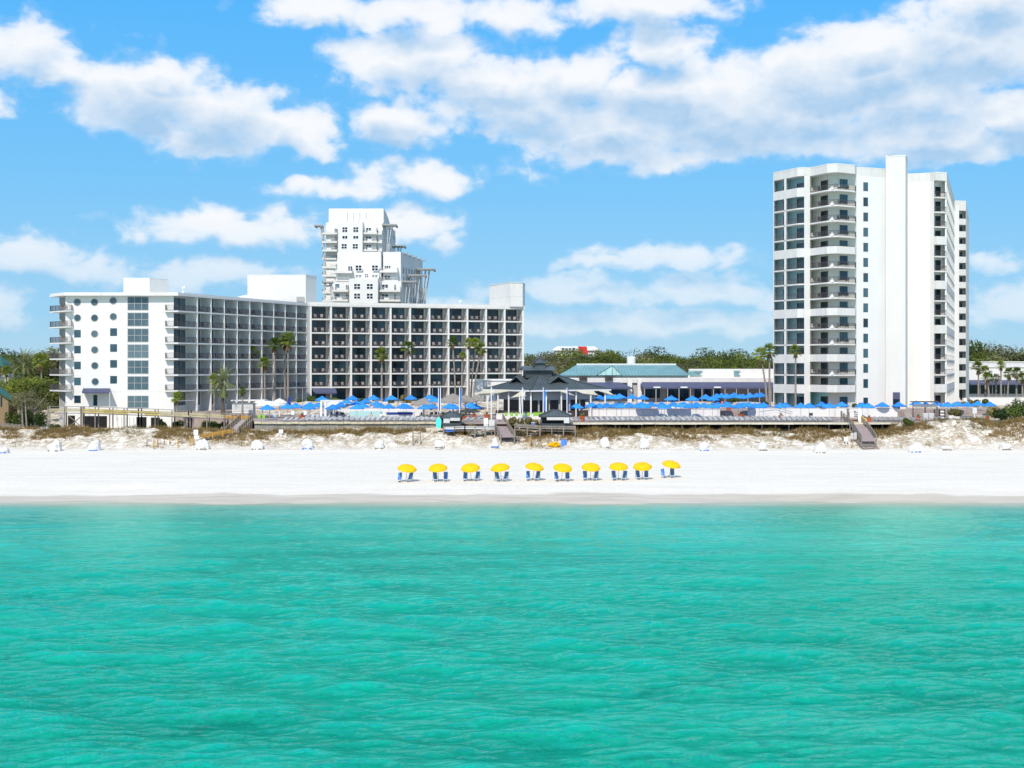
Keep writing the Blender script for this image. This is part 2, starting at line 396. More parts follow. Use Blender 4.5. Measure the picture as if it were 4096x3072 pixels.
def sand_mat():
    m = bpy.data.materials.new('sand'); t = nt(m)
    o = N(t, 'ShaderNodeOutputMaterial'); b = N(t, 'ShaderNodeBsdfPrincipled'); g = N(t, 'ShaderNodeNewGeometry')
    s = N(t, 'ShaderNodeSeparateXYZ'); L(t, g.outputs['Position'], s.inputs[0]); p = g.outputs['Position']
    Y = s.outputs[1]
    dry = ramp(t, noi(t, vmul(t, p, (.06, .5, 1)), 1.0, 6, .6), [(.3, (.69, .635, .555)), (.5, (.745, .685, .60)), (.7, (.78, .72, .63))])
    trk = ramp(t, noi(t, vmul(t, p, (.10, 1.2, 1)), 1.0, 4, .6), [(.40, 1.0), (.52, .93), (.56, .99), (.66, .95), (.72, 1.0)])
    trk = mixc(t, 1.0, trk, ramp(t, noi(t, vmul(t, p, (1, 1, 1)), 2.2, 5, .75), [(.35, .90), (.55, 1.0)]), 'MULTIPLY')
    dry = mixc(t, 1.0, dry, trk, 'MULTIPLY')
    # wet strip along the water's edge
    wn = mth(t, 'MULTIPLY_ADD', noi(t, vmul(t, p, (.05, .05, 1)), 1.0, 4, .55), 7.5, Y)
    wetf = ramp(t, mth(t, 'MULTIPLY_ADD', wn, .1, -15.05), [(.0, 1.0), (.30, .95), (.36, .16), (.75, .0)])
    wet = ramp(t, noi(t, vmul(t, p, (.15, 1.2, 1)), 1.0, 4), [(.3, (.46, .395, .31)), (.7, (.58, .51, .42))])
    c = mixc(t, wetf, dry, wet)
    # litter and dead grass between the plants of the dunes
    dz = mth(t, 'MULTIPLY', mth(t, 'SUBTRACT', Y, 208.5), .16, clamp=True)
    n1 = noi(t, vmul(t, p, (1, .8, 1)), .55, 7, .75, .4); n2_ = noi(t, vmul(t, p, (.5, .9, .5)), 3.0, 5, .75)
    k = ramp(t, mth(t, 'MULTIPLY_ADD', n2_, .55, mth(t, 'MULTIPLY', n1, .55)), [(.50, 0.0), (.55, .75), (.60, .95)])
    lit = ramp(t, noi(t, p, 1.9, 5, .7), [(.3, (.19, .14, .09)), (.5, (.33, .26, .17)), (.7, (.48, .42, .33))])
    c = mixc(t, mth(t, 'MULTIPLY', k, dz), c, lit)
    L(t, c, b.inputs['Base Color'])
    L(t, mth(t, 'MULTIPLY_ADD', wetf, -.45, .92), b.inputs['Roughness']); b.inputs['Specular IOR Level'].default_value = .2
    bn = N(t, 'ShaderNodeBump'); bn.inputs['Strength'].default_value = .35; bn.inputs['Distance'].default_value = .12
    L(t, noi(t, vmul(t, p, (.5, 1.3, 1)), 2.2, 5, .6), bn.inputs['Height']); L(t, bn.outputs[0], b.inputs['Normal'])
    L(t, b.outputs[0], o.inputs[0]); return m
def water_mat():
    m = bpy.data.materials.new('sea_water'); t = nt(m)
    o = N(t, 'ShaderNodeOutputMaterial'); b = N(t, 'ShaderNodeBsdfPrincipled'); g = N(t, 'ShaderNodeNewGeometry')
    s = N(t, 'ShaderNodeSeparateXYZ'); p = g.outputs['Position']; L(t, p, s.inputs[0])
    big = noi(t, vmul(t, p, (.022, .05, 1)), 1.0, 4, .5)
    edge = noi(t, vmul(t, p, (.05, .05, 1)), 1.0, 4, .55)
    yy = mth(t, 'MULTIPLY_ADD', mth(t, 'SUBTRACT', big, .5), 34.0, s.outputs[1])
    f = mth(t, 'MULTIPLY_ADD', yy, 1/160, 0)
    c = ramp(t, f, [(.15, (.0, .325, .205)), (.45, (.0, .325, .205)), (.64, (.0, .34, .22)), (.74, (.03, .40, .27)), (.80, (.03, .37, .25)), (.86, (.08, .38, .275)), (.905, (.18, .42, .32)), (.94, (.40, .44, .35))])
    c = mixc(t, 1.0, c, ramp(t, noi(t, vmul(t, p, (.030, .055, 1)), 1.0, 3, .55), [(.33, (.80, .84, .84)), (.5, (1, 1, 1)), (.68, (1.0, 1.0, 1.0))]), 'MULTIPLY')
    c = mixc(t, ramp(t, noi(t, vmul(t, p, (.026, .05, 2)), 1.0, 3, .55), [(.52, 0.0), (.72, .5)]), c, (.05, .46, .36))  # broad sheen painted into the colour as darker and paler patches
    # wave-scale mottling: ripple light and shade painted by noise, drawn out along the shore
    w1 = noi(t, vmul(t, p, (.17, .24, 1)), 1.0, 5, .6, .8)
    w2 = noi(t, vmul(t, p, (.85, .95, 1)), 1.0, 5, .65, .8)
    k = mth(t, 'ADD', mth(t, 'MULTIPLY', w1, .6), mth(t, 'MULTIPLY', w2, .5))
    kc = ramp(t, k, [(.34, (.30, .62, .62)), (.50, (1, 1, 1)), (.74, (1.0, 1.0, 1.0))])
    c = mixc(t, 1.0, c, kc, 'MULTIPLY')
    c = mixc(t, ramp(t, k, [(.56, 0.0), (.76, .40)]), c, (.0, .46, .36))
    # light through the crests and darker troughs painted in by wave height
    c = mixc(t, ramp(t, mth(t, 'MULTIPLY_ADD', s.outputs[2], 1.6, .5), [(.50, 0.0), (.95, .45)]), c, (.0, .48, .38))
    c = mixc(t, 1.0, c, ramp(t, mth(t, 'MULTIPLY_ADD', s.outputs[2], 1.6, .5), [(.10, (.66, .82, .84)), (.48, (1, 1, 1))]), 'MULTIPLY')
    ye = mth(t, 'MULTIPLY_ADD', edge, 4.2, s.outputs[1])
    # thin film of water runs up the sand: a foam line and then clear
    foam = ramp(t, mth(t, 'MULTIPLY_ADD', ye, .2, -29.25), [(.0, 0.0), (.08, .85), (.16, .15), (.26, .5), (.33, .0)])
    fn = ramp(t, noi(t, vmul(t, p, (.25, .8, 1)), 1.0, 5, .7), [(.52, 0.0), (.66, 1.0)])
    foam = mth(t, 'MULTIPLY', foam, fn)
    c = mixc(t, foam, c, (.85, .86, .84))
    L(t, c, b.inputs['Base Color'])
    a = ramp(t, mth(t, 'MULTIPLY_ADD', ye, .1, -13.9), [(.0, 1.0), (.30, .78), (.62, .28), (.85, .12)])
    a = mth(t, 'MAXIMUM', a, mth(t, 'MULTIPLY', foam, .9))
    L(t, a, b.inputs['Alpha'])
    b.inputs['Roughness'].default_value = .6; b.inputs['Specular IOR Level'].default_value = 0
    h2 = noi(t, vmul(t, p, (2.3, 2.6, 1)), 1.0, 5, .65, .8)
    calm = ramp(t, mth(t, 'MULTIPLY', s.outputs[1], 1/160), [(.3, .85), (.55, .6), (.78, .30), (.93, .08)])
    bn = N(t, 'ShaderNodeBump'); L(t, calm, bn.inputs['Strength']); bn.inputs['Distance'].default_value = .30
    L(t, h2, bn.inputs['Height']); L(t, bn.outputs[0], b.inputs['Normal'])
    gl = N(t, 'ShaderNodeBsdfGlossy'); gl.inputs['Roughness'].default_value = .08; gl.inputs['Color'].default_value = (.60, 1.0, .93, 1); L(t, bn.outputs[0], gl.inputs['Normal'])
    fr = N(t, 'ShaderNodeFresnel'); fr.inputs['IOR'].default_value = 1.33; L(t, bn.outputs[0], fr.inputs['Normal'])
    mx = N(t, 'ShaderNodeMixShader'); L(t, mth(t, 'MULTIPLY', mth(t, 'MULTIPLY', fr.outputs[0], .95), a), mx.inputs[0]); L(t, b.outputs[0], mx.inputs[1]); L(t, gl.outputs[0], mx.inputs[2])
    L(t, mx.outputs[0], o.inputs[0]); return m
xs = [-900, -600, -400, -250, -180]+frange(-140, 140, .85)+[140, 180, 250, 400, 600, 900]
ys = [131, 135]+frange(138, 158, .8)+frange(158, 206, 2.4)+frange(206, 228, .36)+frange(228, 264, 2)+[264, 272]
M['sand'] = sand_mat()
grid('beach', xs, ys, dune_h, M['sand'])
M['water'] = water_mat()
import numpy as np
def sea_mesh():
    """open water with real waves near the beach, calming towards the sand"""
    rs = np.random.RandomState(4); xs_ = [-3000., -1200., -600., -300., -180., -120.]+list(np.arange(-80, 80.01, .25))+[120., 180., 300., 600., 1200., 3000.]
    ys_ = [-2500., -800., -200., -40., 10., 30.]; y = 40.
    while y < 151: ys_.append(y); y += .085+.0028*(y-40)
    X, Y = np.meshgrid(np.array(xs_), np.array(ys_)); Z = np.zeros_like(X)
    for k in range(110):
        lam = .62*(9/.62)**rs.rand(); th = rs.normal(0, .50)+np.pi/2; kx, ky = np.cos(th)*2*np.pi/lam, np.sin(th)*2*np.pi/lam
        ph = kx*X+ky*Y+rs.rand()*6.283; env = .55+.45*np.sin(X*.11*rs.rand()+Y*.13*rs.rand()+rs.rand()*6.28)
        q = np.sin(ph+.35*np.sin(ph)); Z += .0078*lam**.78*q*env
    for k in range(14):
        lam = rs.uniform(4.5, 11); th = rs.normal(0, .26)+np.pi/2; ph = np.cos(th)*2*np.pi/lam*X+np.sin(th)*2*np.pi/lam*Y+rs.rand()*6.283; Z += .0036*lam*np.sin(ph+.4*np.sin(ph))*(.5+.5*np.sin(X*.07*rs.rand()+Y*.09*rs.rand()+rs.rand()*6.28))
    calm = np.clip((150-Y)/78, .03, 1)**1.15*(np.abs(X) < 120)*(Y > 20); Z *= calm
    v = np.stack([X, Y, Z], -1).reshape(-1, 3); ny, nx = X.shape; idx = np.arange(ny*nx).reshape(ny, nx)
    f = np.stack([idx[:-1, :-1], idx[:-1, 1:], idx[1:, 1:], idx[1:, :-1]], -1).reshape(-1, 4)
    me = bpy.data.meshes.new('sea'); me.vertices.add(len(v)); me.vertices.foreach_set('co', v.astype(np.float32).ravel()); me.loops.add(f.size); me.loops.foreach_set('vertex_index', f.astype(np.int32).ravel())
    me.polygons.add(len(f)); me.polygons.foreach_set('loop_start', np.arange(0, f.size, 4, dtype=np.int32)); me.polygons.foreach_set('use_smooth', np.ones(len(f), bool)); me.update(calc_edges=True); me.validate(); me.materials.append(M['water'])
    o = bpy.data.objects.new('sea', me); COL.objects.link(o); return tag(o, kind='structure')
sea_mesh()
M['lawn'] = mat('inland_ground', (.16, .15, .08), .95, .45, .12, .6)
grid('ground', [-4000, -1500, -600]+frange(-400, 400, 20)+[400, 600, 1500, 4000], frange(266, 400, 12)+[400, 500, 700, 1000, 1600, 3000, 6000, 9000],
     lambda x, y: 6.55+(1.6*(nz(x, y, .02)) if y > 380 else 0), M['lawn'])
# ------------------------------------------------------------------ pool decks and their walls
DECK, TERR = 5.67, 6.72
M['pavers'] = mat('pool_pavers', (.33, .265, .235), .9, .18, .6)
o = MB().prism([g2(1020, 220.9), (gx(3560, 220.9), 220.9), (gx(3990, 222.6), 222.6), (gx(3990, 222.6)+2, 249), (gx(3480, 248), 249), (gx(2290, 248), 249), (gx(2290, 248), 262), (gx(1000, 262), 262), g2(1010, 240)], DECK-.3, DECK).build('pool_deck', 'pavers'); tag(o, kind='structure')
o = MB().prism([(gx(2290, 248), 248.4), (gx(3500, 248), 248.4), (gx(4100, 252), 252), (125, 300), (-75, 330), (gx(1000, 262), 330), (gx(1000, 262), 262), (gx(2290, 248), 262)], TERR-1.3, TERR).build('upper_terrace', 'pavers'); tag(o, kind='structure')
o = MB().prism([(gx(700, 243), 243), (gx(1012, 239), 239), (gx(1000, 261.9), 261.9), (gx(1000, 262), 285), (-55, 275)], 3.0, TERR-.15).build('upper_terrace', 'pavers'); tag(o, kind='structure')
# timber sea wall under the left part of the deck
sw = thing('sea_wall', 'long grey timber sea wall with pale cap under the pool loungers', 'wall', (gx(1400, 220.6), 220.6, 4))
mb = MB()
for i in range(72):
    a = gx(1018, 220.6)+i*(gx(1850, 220.6)-gx(1018, 220.6))/72; w = (gx(1850, 220.6)-gx(1018, 220.6))/72
    mb.box((a+w/2, 220.6+random.uniform(-.03, .03), 4.3), (w-.03, .12, 2.1))
mb.build('board_panel', 'sea_wall', sw)
mb = MB()
for i in range(28):
    a = gx(1018, 220.6)+i*(gx(1850, 220.6)-gx(1018, 220.6))/28; w = (gx(1850, 220.6)-gx(1018, 220.6))/28
    mb.box((a+w/2, 220.45+random.uniform(-.03, .03), 5.62+random.uniform(-.03, .03)), (w-.04, .42, .36))
mb.build('wall_cap', 'cap', sw)
# cantilevered timber edge of the right part, open and dark beneath
de = thing('deck_edge', 'long pale timber deck edge with dark gap beneath, behind the dune grass', 'deck edge', (gx(2800, 220), 220, 4.5))
mb = MB()
x0, x1 = gx(2275, 220), gx(3560, 220)
for i in range(30):
    w = (x1-x0)/30; mb.box((x0+w*(i+.5), 219.6+random.uniform(-.04, .04), DECK-.16+random.uniform(-.02, .02)), (w-.03, .16, .24))
mb.build('rim_board', 'deckedge', de)
mb = MB(); mb.prism([(x0, 219.65), (x1, 219.65), (x1, 220.95), (x0, 220.95)], DECK-.08, DECK+.012); mb.build('plank_edge', 'cap', de)
mb = MB().box(((x0+x1)/2, 222.4, 4.9), (x1-x0, .1, 1.0)); mb.build('gap_shade_sheet', 'black', de)  # black sheet painted for the shade under the deck
for i in range(24):
    MB().box((x0+(x1-x0)*(i+.5)/24, 220.6, 4.8), (.22, .22, 1.2)).build('post', 'wood', de)
# white planter walls between lower deck and terrace
def wall_thing(label, pts, z0, z1, th=.3, m='stucco', name='garden_wall'):
    w = MB(); c = MB(); n = len(pts)
    for a, b in zip(pts[:-1], pts[1:]):
        w.wall(a, b, z0, z1, th); c.wall(a, b, z1, z1+.09, th+.12, .06)
    p = pts[n//2]; r = thing(name, label, 'wall', (p[0], p[1], z0))
    w.build('wall_face', m, r); c.build('coping', 'fascia', r); return r
wall_thing('long white terrace wall behind the front loungers, with blue umbrellas above', [g2(2290, 248), g2(2880, 248)], DECK, TERR+.25)
wall_thing('white sloping ramp wall beneath the tower with dark handrail', [g2(2990, 248), g2(3105, 246), g2(3340, 246)], DECK, TERR+.55)
wall_thing('white wall beside the surfboard rack, shaded in bands below the umbrellas', [g2(3342, 245), g2(3590, 245)], DECK, TERR+.60)
wall_thing('low white wall between the dark pavilion and green bar stools', [g2(1985, 234), g2(2285, 234)], DECK-.2, DECK+1.0)
wall_thing('low white pool bar wall beneath the crowded blue umbrellas', [g2(1300, 250), g2(1690, 250)], DECK, DECK+1.45)
wall_thing('white planter wall below the left palms by the bent hotel', [g2(1560, 268), g2(1800, 268)], TERR-.1, TERR+.8)
wall_thing('white low wall under the navy awning at the far right palms', [g2(3880, 275), g2(4230, 275)], 6.0, 8.6)
h = thing('handrail', 'dark sloping handrail above the white ramp wall', 'handrail', (gx(3230, 245.6), 245.6, TERR+.6))
MB().tube((gx(3040, 245.6), 245.6, TERR+1.5), (gx(3170, 245.6), 245.6, TERR-.15), .035).build('upper_rail', 'rail', h)
# ------------------------------------------------------------------ bent hotel: near wing
LV = [7.68+3*k for k in range(8)]                       # floor levels of both wings
def V2(*a): return Vector(a)
C0 = g2(713, 244); C1 = g2(1229, 285.8)
wu = (C1-C0).normalized(); wn = Vector((-wu.y, wu.x)); WL = (C1-C0).length; wang = math.atan2(wu.y, wu.x)
fL = V2(gx(262, 245), 245); fR = V2(gx(695, 245), 245)
gs = C0+wn*2.4; ge = C1+wn*2.4
def window_part(root, a, b, z0, z1, glassm, framem, cols=1, rows=1, fr=.07, off=.05, name='window'):
    """glazed unit on a wall line a->b (outer side right of a->b): a frame with its pane as sub-part"""
    a = V2(*a[:2]); b = V2(*b[:2]); d = (b-a).normalized()
    f = MB(); ln = (b-a).length
    for i in range(cols+1):
        q = a+d*(ln*i/cols); h = fr/2
        s0, s1 = (0, fr) if i == 0 else ((-fr, 0) if i == cols else (-h, h))
        f.wall(q+d*s0, q+d*s1, z0, z1, .10, off)
    for j in range(rows+1):
        z = z0+(z1-z0)*j/rows; h = fr/2
        s0, s1 = (0, fr) if j == 0 else ((-fr, 0) if j == rows else (-h, h))
        f.wall(a+d*fr, b-d*fr, z+s0, z+s1, .10, off-.004)
    fo = f.build(name, framem, root)
    MB().wall(a+d*fr*.5, b-d*fr*.5, z0+fr*.5, z1-fr*.5, .05, off-.035).build('pane', glassm, fo)
    return fo
hw = thing('hotel_wing', 'white seven storey hotel wing with round windows on its near end and slanted balcony rows', 'building', (gx(480, 245), 250, 3))
body = [fL, fR, gs+wu*.9, ge, ge+wn*12.5, fL+wu*19]
mb = MB(); mb.prism(body, 2.6, 28.5)
mb.m = 1
for z in LV[1:7]: mb.wall(fL+V2(.02, 0), fR-V2(.02, 0), z-.32, z-.28, .02, .012)
mb.wall(V2(gx(237, 248), 248), V2(fL.x+.01, 248), 2.6, 28.5, 5, 0)
mb.m = 0
mb.build('wall', ['stucco', 'joint'], hw)
# roof fascia in two steps
rp = [V2(gx(198, 249), 249), V2(gx(255, 243.7), 243.7), C0+V2(0, -.15), C1-wn*.12, C1+wn*14.5, fL+wu*20]
cx = sum((p.x for p in rp))/6; cy = sum((p.y for p in rp))/6
mb = MB(); mb.prism(rp, 28.45, 28.78)
mb.prism([V2(p.x+(cx-p.x)*.006, p.y+(cy-p.y)*.006) for p in rp], 28.78, 29.08); mb.build('roof_fascia', 'fascia', hw)
for k in range(1, 7):
    z = LV[k]
    MB().prism([V2(gx(660, 244.9), 244.94), V2(gx(660, 244), 244), C0, C1, C1+wn*2.38, gs+wu*.95+V2(.04, 0), V2(fR.x+.06, 244.94)], z-.28, z).build('balcony_slab', 'fascia', hw)
    lp = [V2(gx(286, 244.94), 244.94), V2(gx(284, 244), 244), V2(gx(265, 243.4), 243.4), V2(gx(198, 249), 249), V2(gx(200, 249.6), 249.9), V2(gx(236, 250), 250), V2(gx(236, 247.9), 247.9), V2(fL.x-.03, 247.9), V2(fL.x-.03, 244.94)]
    MB().prism(lp, z-.25, z-.002).build('balcony_slab', 'fascia', hw)
    r = MB().rail([V2(gx(284, 244.1), 244.85), V2(gx(284, 244.1), 244.1), V2(gx(265, 243.6), 243.6), V2(gx(200, 249), 249), V2(gx(203, 249.6), 249.7)], z, 1.07, .13, .024)
    r.m = 1; r.wall(V2(gx(250, 243.9), 244.9), V2(gx(276, 243.9), 243.72), z, z+.95, .06); r.build('railing', ['rail', 'stucco'], hw)
    r = MB().rail([V2(gx(661, 244.1), 244.85), V2(gx(661, 244.1), 244.1), C0+wn*.1+wu*.05, C0+wu*(.131*WL-.25)+wn*.1], z, 1.07, .13, .024); r.build('railing', 'rail', hw)
for k in range(0, 7):
    z = LV[k]
    for q0, q1 in ((240, 246), (250, 257)):
        window_part(hw, V2(gx(q0, 248), 248), V2(gx(q1, 248), 248), z+.05, z+2.5, 'gdark', 'frame', off=.03, name='balcony_door')
    # glazing of the corner suite, seen edge-on along the slanted wing
    a = gs+wu*1.6; window_part(hw, a, a+wu*2.1, z+.05, z+2.55, 'gblue', 'frame', 1, 1, name='balcony_door')
    a = gs+wu*3.75; window_part(hw, a, a+wu*1.6, z+.05, z+2.55, 'gmid', 'gframe', 1, 1, name='balcony_door')
# round and square windows of the end wall
def disc(root, px, py, rp):
    D = 245; c = V2(gx(px, D), D); z = gz(py, D); r = rp*D/F; f = MB(); n = 24
    vs = []; fs = []
    for rr, y in ((r+.09, D-.001), (r+.09, D-.06), (r-.02, D-.06), (r-.02, D-.02)):
        for i in range(n): vs.append((c.x+rr*math.cos(i*2*math.pi/n), y, z+rr*math.sin(i*2*math.pi/n)))
    for k in range(3):
        for i in range(n): fs.append((k*n+i, k*n+(i+1) % n, (k+1)*n+(i+1) % n, (k+1)*n+i))
    f.add(vs, fs); fo = f.build('round_window', 'gframe', root)
    p = MB(); p.add([(c.x+r*.99*math.cos(i*2*math.pi/n), D-.03, z+r*.99*math.sin(i*2*math.pi/n)) for i in range(n)], [tuple(range(n))])
    p.build('pane', 'gmid', fo)
for px, py in ((309, 1209), (310, 1271.5), (378, 1209), (378.5, 1272), (378.5, 1335.5), (379, 1399.5), (379.5, 1462.5), (381, 1526.5), (453, 1203), (453.5, 1266.5)):
    disc(hw, px, py, 13.2)
D = 245
for x0, x1, rows in ((297, 323, (1319.5+0, 1383, 1446.5, 1510.5, 1582)), (441, 468, (1313.5, 1377, 1440.5, 1504))):
    for py in rows:
        window_part(hw, g2(x0, D), g2(x1, D), gz(py+30, D), gz(py, D), 'gblue', 'frame', 1, 2, .06)
for i in range(7):
    y0, y1 = ((1187+63.6*i, 1241.5+63.6*i) if i < 6 else (1582.5, 1632))
    window_part(hw, g2(510, D), g2(594.5, D), gz(y1, D), gz(y0, D), 'gmid', 'gframe', 3, 2, .09, name='wide_window')
# entrance door under the blue awning
window_part(hw, g2(372, D), g2(391, D), LV[0]+.02, gz(1579, D), 'gdark', 'wframe', 1, 1, .06, name='entrance_door')
aw = MB(); za, zb = gz(1553, D), gz(1567, D); p0, p1, q0, q1 = g2(333, D), g2(440, D), V2(gx(327, 242.6), 242.6), V2(gx(439, 242.6), 242.6)
aw.quad((q0.x, q0.y, zb), (q1.x, q1.y, zb), (p1.x, p1.y-.01, za), (p0.x, p0.y-.01, za)); aw.quad((q0.x, q0.y, zb-.25), (q1.x, q1.y, zb-.25), (q1.x, q1.y, zb), (q0.x, q0.y, zb))
aw.tri((q0.x, q0.y, zb), (p0.x, p0.y-.01, za), (p0.x, p0.y-.01, zb)); aw.tri((q1.x, q1.y, zb), (p1.x, p1.y-.01, zb), (p1.x, p1.y-.01, za))
aw = aw.build('entrance_awning', 'navy', hw)
for q in (q0, q1): MB().tube((q.x, q.y, LV[0]-.2), (q.x, q.y, zb), .05).build('post', 'aluminium', aw)
# balcony bays: prototypes are made once and copied
def bay_protos(root, w, depth, kind):
    # kind 0: slanted wing, kind 1: long wing
    d = []
    for var in range(3):
        x0 = .05 if kind == 0 else .12; x1 = w*(.86 if kind == 0 else .80)
        f = MB()
        cuts = [x0, x0+(x1-x0)*((.30 if kind == 0 else .5)), x0+(x1-x0)*(.65 if kind == 0 else 1), x1] if kind == 0 else [x0, x0+(x1-x0)*(.42, .5, .56)[var], x1]
        for c in cuts: f.box((c, depth-.05, 1.32), (.07, .09, 2.55))
        f.box(((x0+x1)/2, depth-.05, 2.61), (x1-x0, .085, .07)); f.box(((x0+x1)/2, depth-.05, .06), (x1-x0, .085, .08))
        fo = f.build('balcony_door', 'frame', root, local=True)
        order = [['gdark', 'gmid', 'gmid'], ['gdark', 'gmid', 'gmid'], ['gdark', 'gblue', 'gmid']][var] if kind == 0 else [['gblue', 'gdark'], ['gdark', 'gblue'], ['gblue', 'gblue']][var]
        for i in range(len(cuts)-1):
            if cuts[i+1]-cuts[i] < .05: continue
            MB().box(((cuts[i]+cuts[i+1])/2, depth-.03, 1.33), (cuts[i+1]-cuts[i], .03, 2.5)).build('pane', order[min(i, len(order)-1)], fo, local=True)
        d.append(freeze(fo))
    r = MB().rail([(.16, .10), (w-.16, .10)], 0, 1.07, .13, .024).build('railing', 'rail', root, local=True)
    return d, freeze(r)
def bay_copy(proto, used, root, P, ang):
    o = dup(proto, root) if used else proto
    o.location = ORG[root.name] @ Vector(P); o.rotation_euler = (0, 0, ang); return o
def chair_mesh(name, m, org):
    c = MB()
    c.box((0, 0, .42), (.56, .54, .10)); c.box((0, .26, .72), (.56, .08, .62)); c.box((-.27, 0, .58), (.06, .5, .05)); c.box((.27, 0, .58), (.06, .5, .05))
    for x in (-.24, .24):
        for y in (-.23, .23): c.tube((x, y, 0), (x, y, .42), .025, n=4)
    return c.build(name, m, org=org)
FLN = ['ground', 'first', 'second', 'third', 'fourth', 'fifth', 'sixth']
doors, rl = bay_protos(hw, .0966*WL, 2.4, 0)
used = [0, 0, 0]; ru = 0
dk = chair_mesh('balcony_chair', 'darkchair', (0, 0, 0)); tag(dk, cat='chair'); freeze(dk); dku = 0
for b in range(9):
    t0 = (.131+.0966*b)*WL; o2 = C0+wu*t0
    for k in range(7):
        v = random.randrange(3); z = LV[k]
        bay_copy(doors[v], used[v], hw, (o2.x, o2.y, z+.001), wang); used[v] = 1
        if k:
            bay_copy(rl, ru, hw, (o2.x, o2.y, z), wang); ru = 1
            p = o2+wu*random.uniform(1.4, 3.0)+wn*random.uniform(.55, .9)
            put(dk, dku, (p.x, p.y, z), wang+random.uniform(-.5, .5), 'dark chair on the %s slanted balcony counted from the corner, %s row of railings up' % (ORD[b], ORD[k-1]), 'dark chairs on the slanted hotel balconies'); dku = 1
for i in range(10):
    q = C0+wu*((.131+.0966*i)*WL)
    m_ = MB(); m_.prism([q-wu*.10-wn*.03, q+wu*.10-wn*.03, q+wu*.10+wn*2.4, q-wu*.10+wn*2.4], 6.4, 28.46); m_.build('partition', 'stucco', hw)
MB().wall(C0+wn*.1+wu*.4, C0+wn*.1+wu*5.3, LV[0]+.95, LV[0]+1.07, .12).build('terrace_rail', 'stucco', hw)
pb = V2(gx(494, 256), 256)
def roof_box(root, a, b, dirn, ln, z0, z1, m='beige', name='roof_box'):
    a = V2(*a[:2]); b = V2(*b[:2]); mb = MB(); mb.prism([a, b, b+dirn*ln, a+dirn*ln], z0, z1)
    c = (a+b)/2+dirn*ln/2; mb.prism([a+(c-a)*-.012, b+(c-b)*-.012, b+dirn*ln+(c-b-dirn*ln)*-.012, a+dirn*ln+(c-a-dirn*ln)*-.012], z1, z1+.14)
    return mb.build(name, m, root)
roof_box(hw, g2(494, 254), g2(598, 254), V2(.62, .78), 4.4, 28.9, gz(1114, 254))
# big plant room at the bend with curved vault beside it
roof_box(hw, g2(990, 291), g2(1223, 291), V2(.35, .93), 5, 28.9, gz(1101, 291))
v = MB(); ca = V2(gx(1000, 290), 290); pr = []
for i in range(9):
    a = math.pi/2*i/8; pr.append((gx(1000, 290)-5.0*math.sin(a), 29.0+2.3*math.cos(a)))
v.add([(x, 292, z) for x, z in pr]+[(x, 297, z) for x, z in pr]+[(gx(1000, 290), 292, 28.9), (gx(1000, 290), 297, 28.9)], [(i, i+1, 10+i, 9+i) for i in range(8)]+[tuple(range(9))+(18,)])
v.build('vault', 'stucco', hw)
MB().box((gx(1202, 290.9), 290.85, gz(1197, 291)), (1.7, .2, 1.1)).build('vent_louvre', 'gframe', hw)
def dish(root, px, py, D):
    x, z = gx(px, D), gz(py, D); m_ = MB(); m_.tube((x, D, z), (x, D, z+.95), .07); m_.lathe((x, D, z), [(.3, 0), (.22, .2)], 8); m_.box((x+.15, D, z+1.0), (.5, .25, .28)); m_.box((x+.35, D, z+1.15), (.2, .2, .25))
    return m_.build('roof_light', 'wframe', root)
dish(hw, 732, 1171, 247)
# ------------------------------------------------------------------ bent hotel: far wing
W0 = g2(1243, 286.0); W1 = g2(2092, 302.4); u2 = (W1-W0).normalized(); n2v = Vector((-u2.y, u2.x)); bw = (W1-W0).length/11; ang2 = math.atan2(u2.y, u2.x)
h2 = thing('hotel_wing', 'long white hotel wing facing the pool, eleven bays of recessed balconies per floor', 'building', (gx(1680, 296), 300, 6))
e1 = W1+u2*.45
mb = MB(); mb.prism([W0+n2v*2.7-u2*1.2, e1+n2v*2.7-u2*.02, e1+n2v*13, W0+n2v*13-u2*1.2], 6, 28.55); mb.build('wall', 'stucco', h2)
MB().prism([e1+n2v*2.73-u2*.0, e1+n2v*2.73+u2*.02, e1+n2v*12.9+u2*.75, e1+n2v*12.9], 6, 28.2).build('side_wall', 'greywall', h2)  # grey colour put on for the shade of this end face
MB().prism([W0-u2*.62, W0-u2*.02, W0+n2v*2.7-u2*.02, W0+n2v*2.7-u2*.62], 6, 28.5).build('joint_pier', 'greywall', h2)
mb = MB(); mb.prism([W0-n2v*.12-u2*.55, e1-n2v*.12, e1+n2v*13.1, W0+n2v*13.1-u2*.55], 28.42, 28.95); mb.prism([W0-n2v*.02-u2*.5, e1-n2v*.02-u2*.1, e1+n2v*13-u2*.1, W0+n2v*13-u2*.5], 28.95, 29.35); mb.build('roof_fascia', 'fascia', h2)
for k in range(1, 7):
    MB().prism([W0, e1-u2*.05, e1+n2v*2.68-u2*.05, W0+n2v*2.68], LV[k]-.30, LV[k]).build('balcony_slab', 'fascia', h2)
doors, rl = bay_protos(h2, bw, 2.7, 1)
used = [0, 0, 0]; ru = 0; tan_ = chair_mesh('balcony_chair', 'tan', (0, 0, 0)); tag(tan_, cat='chair'); freeze(tan_); tu = 0
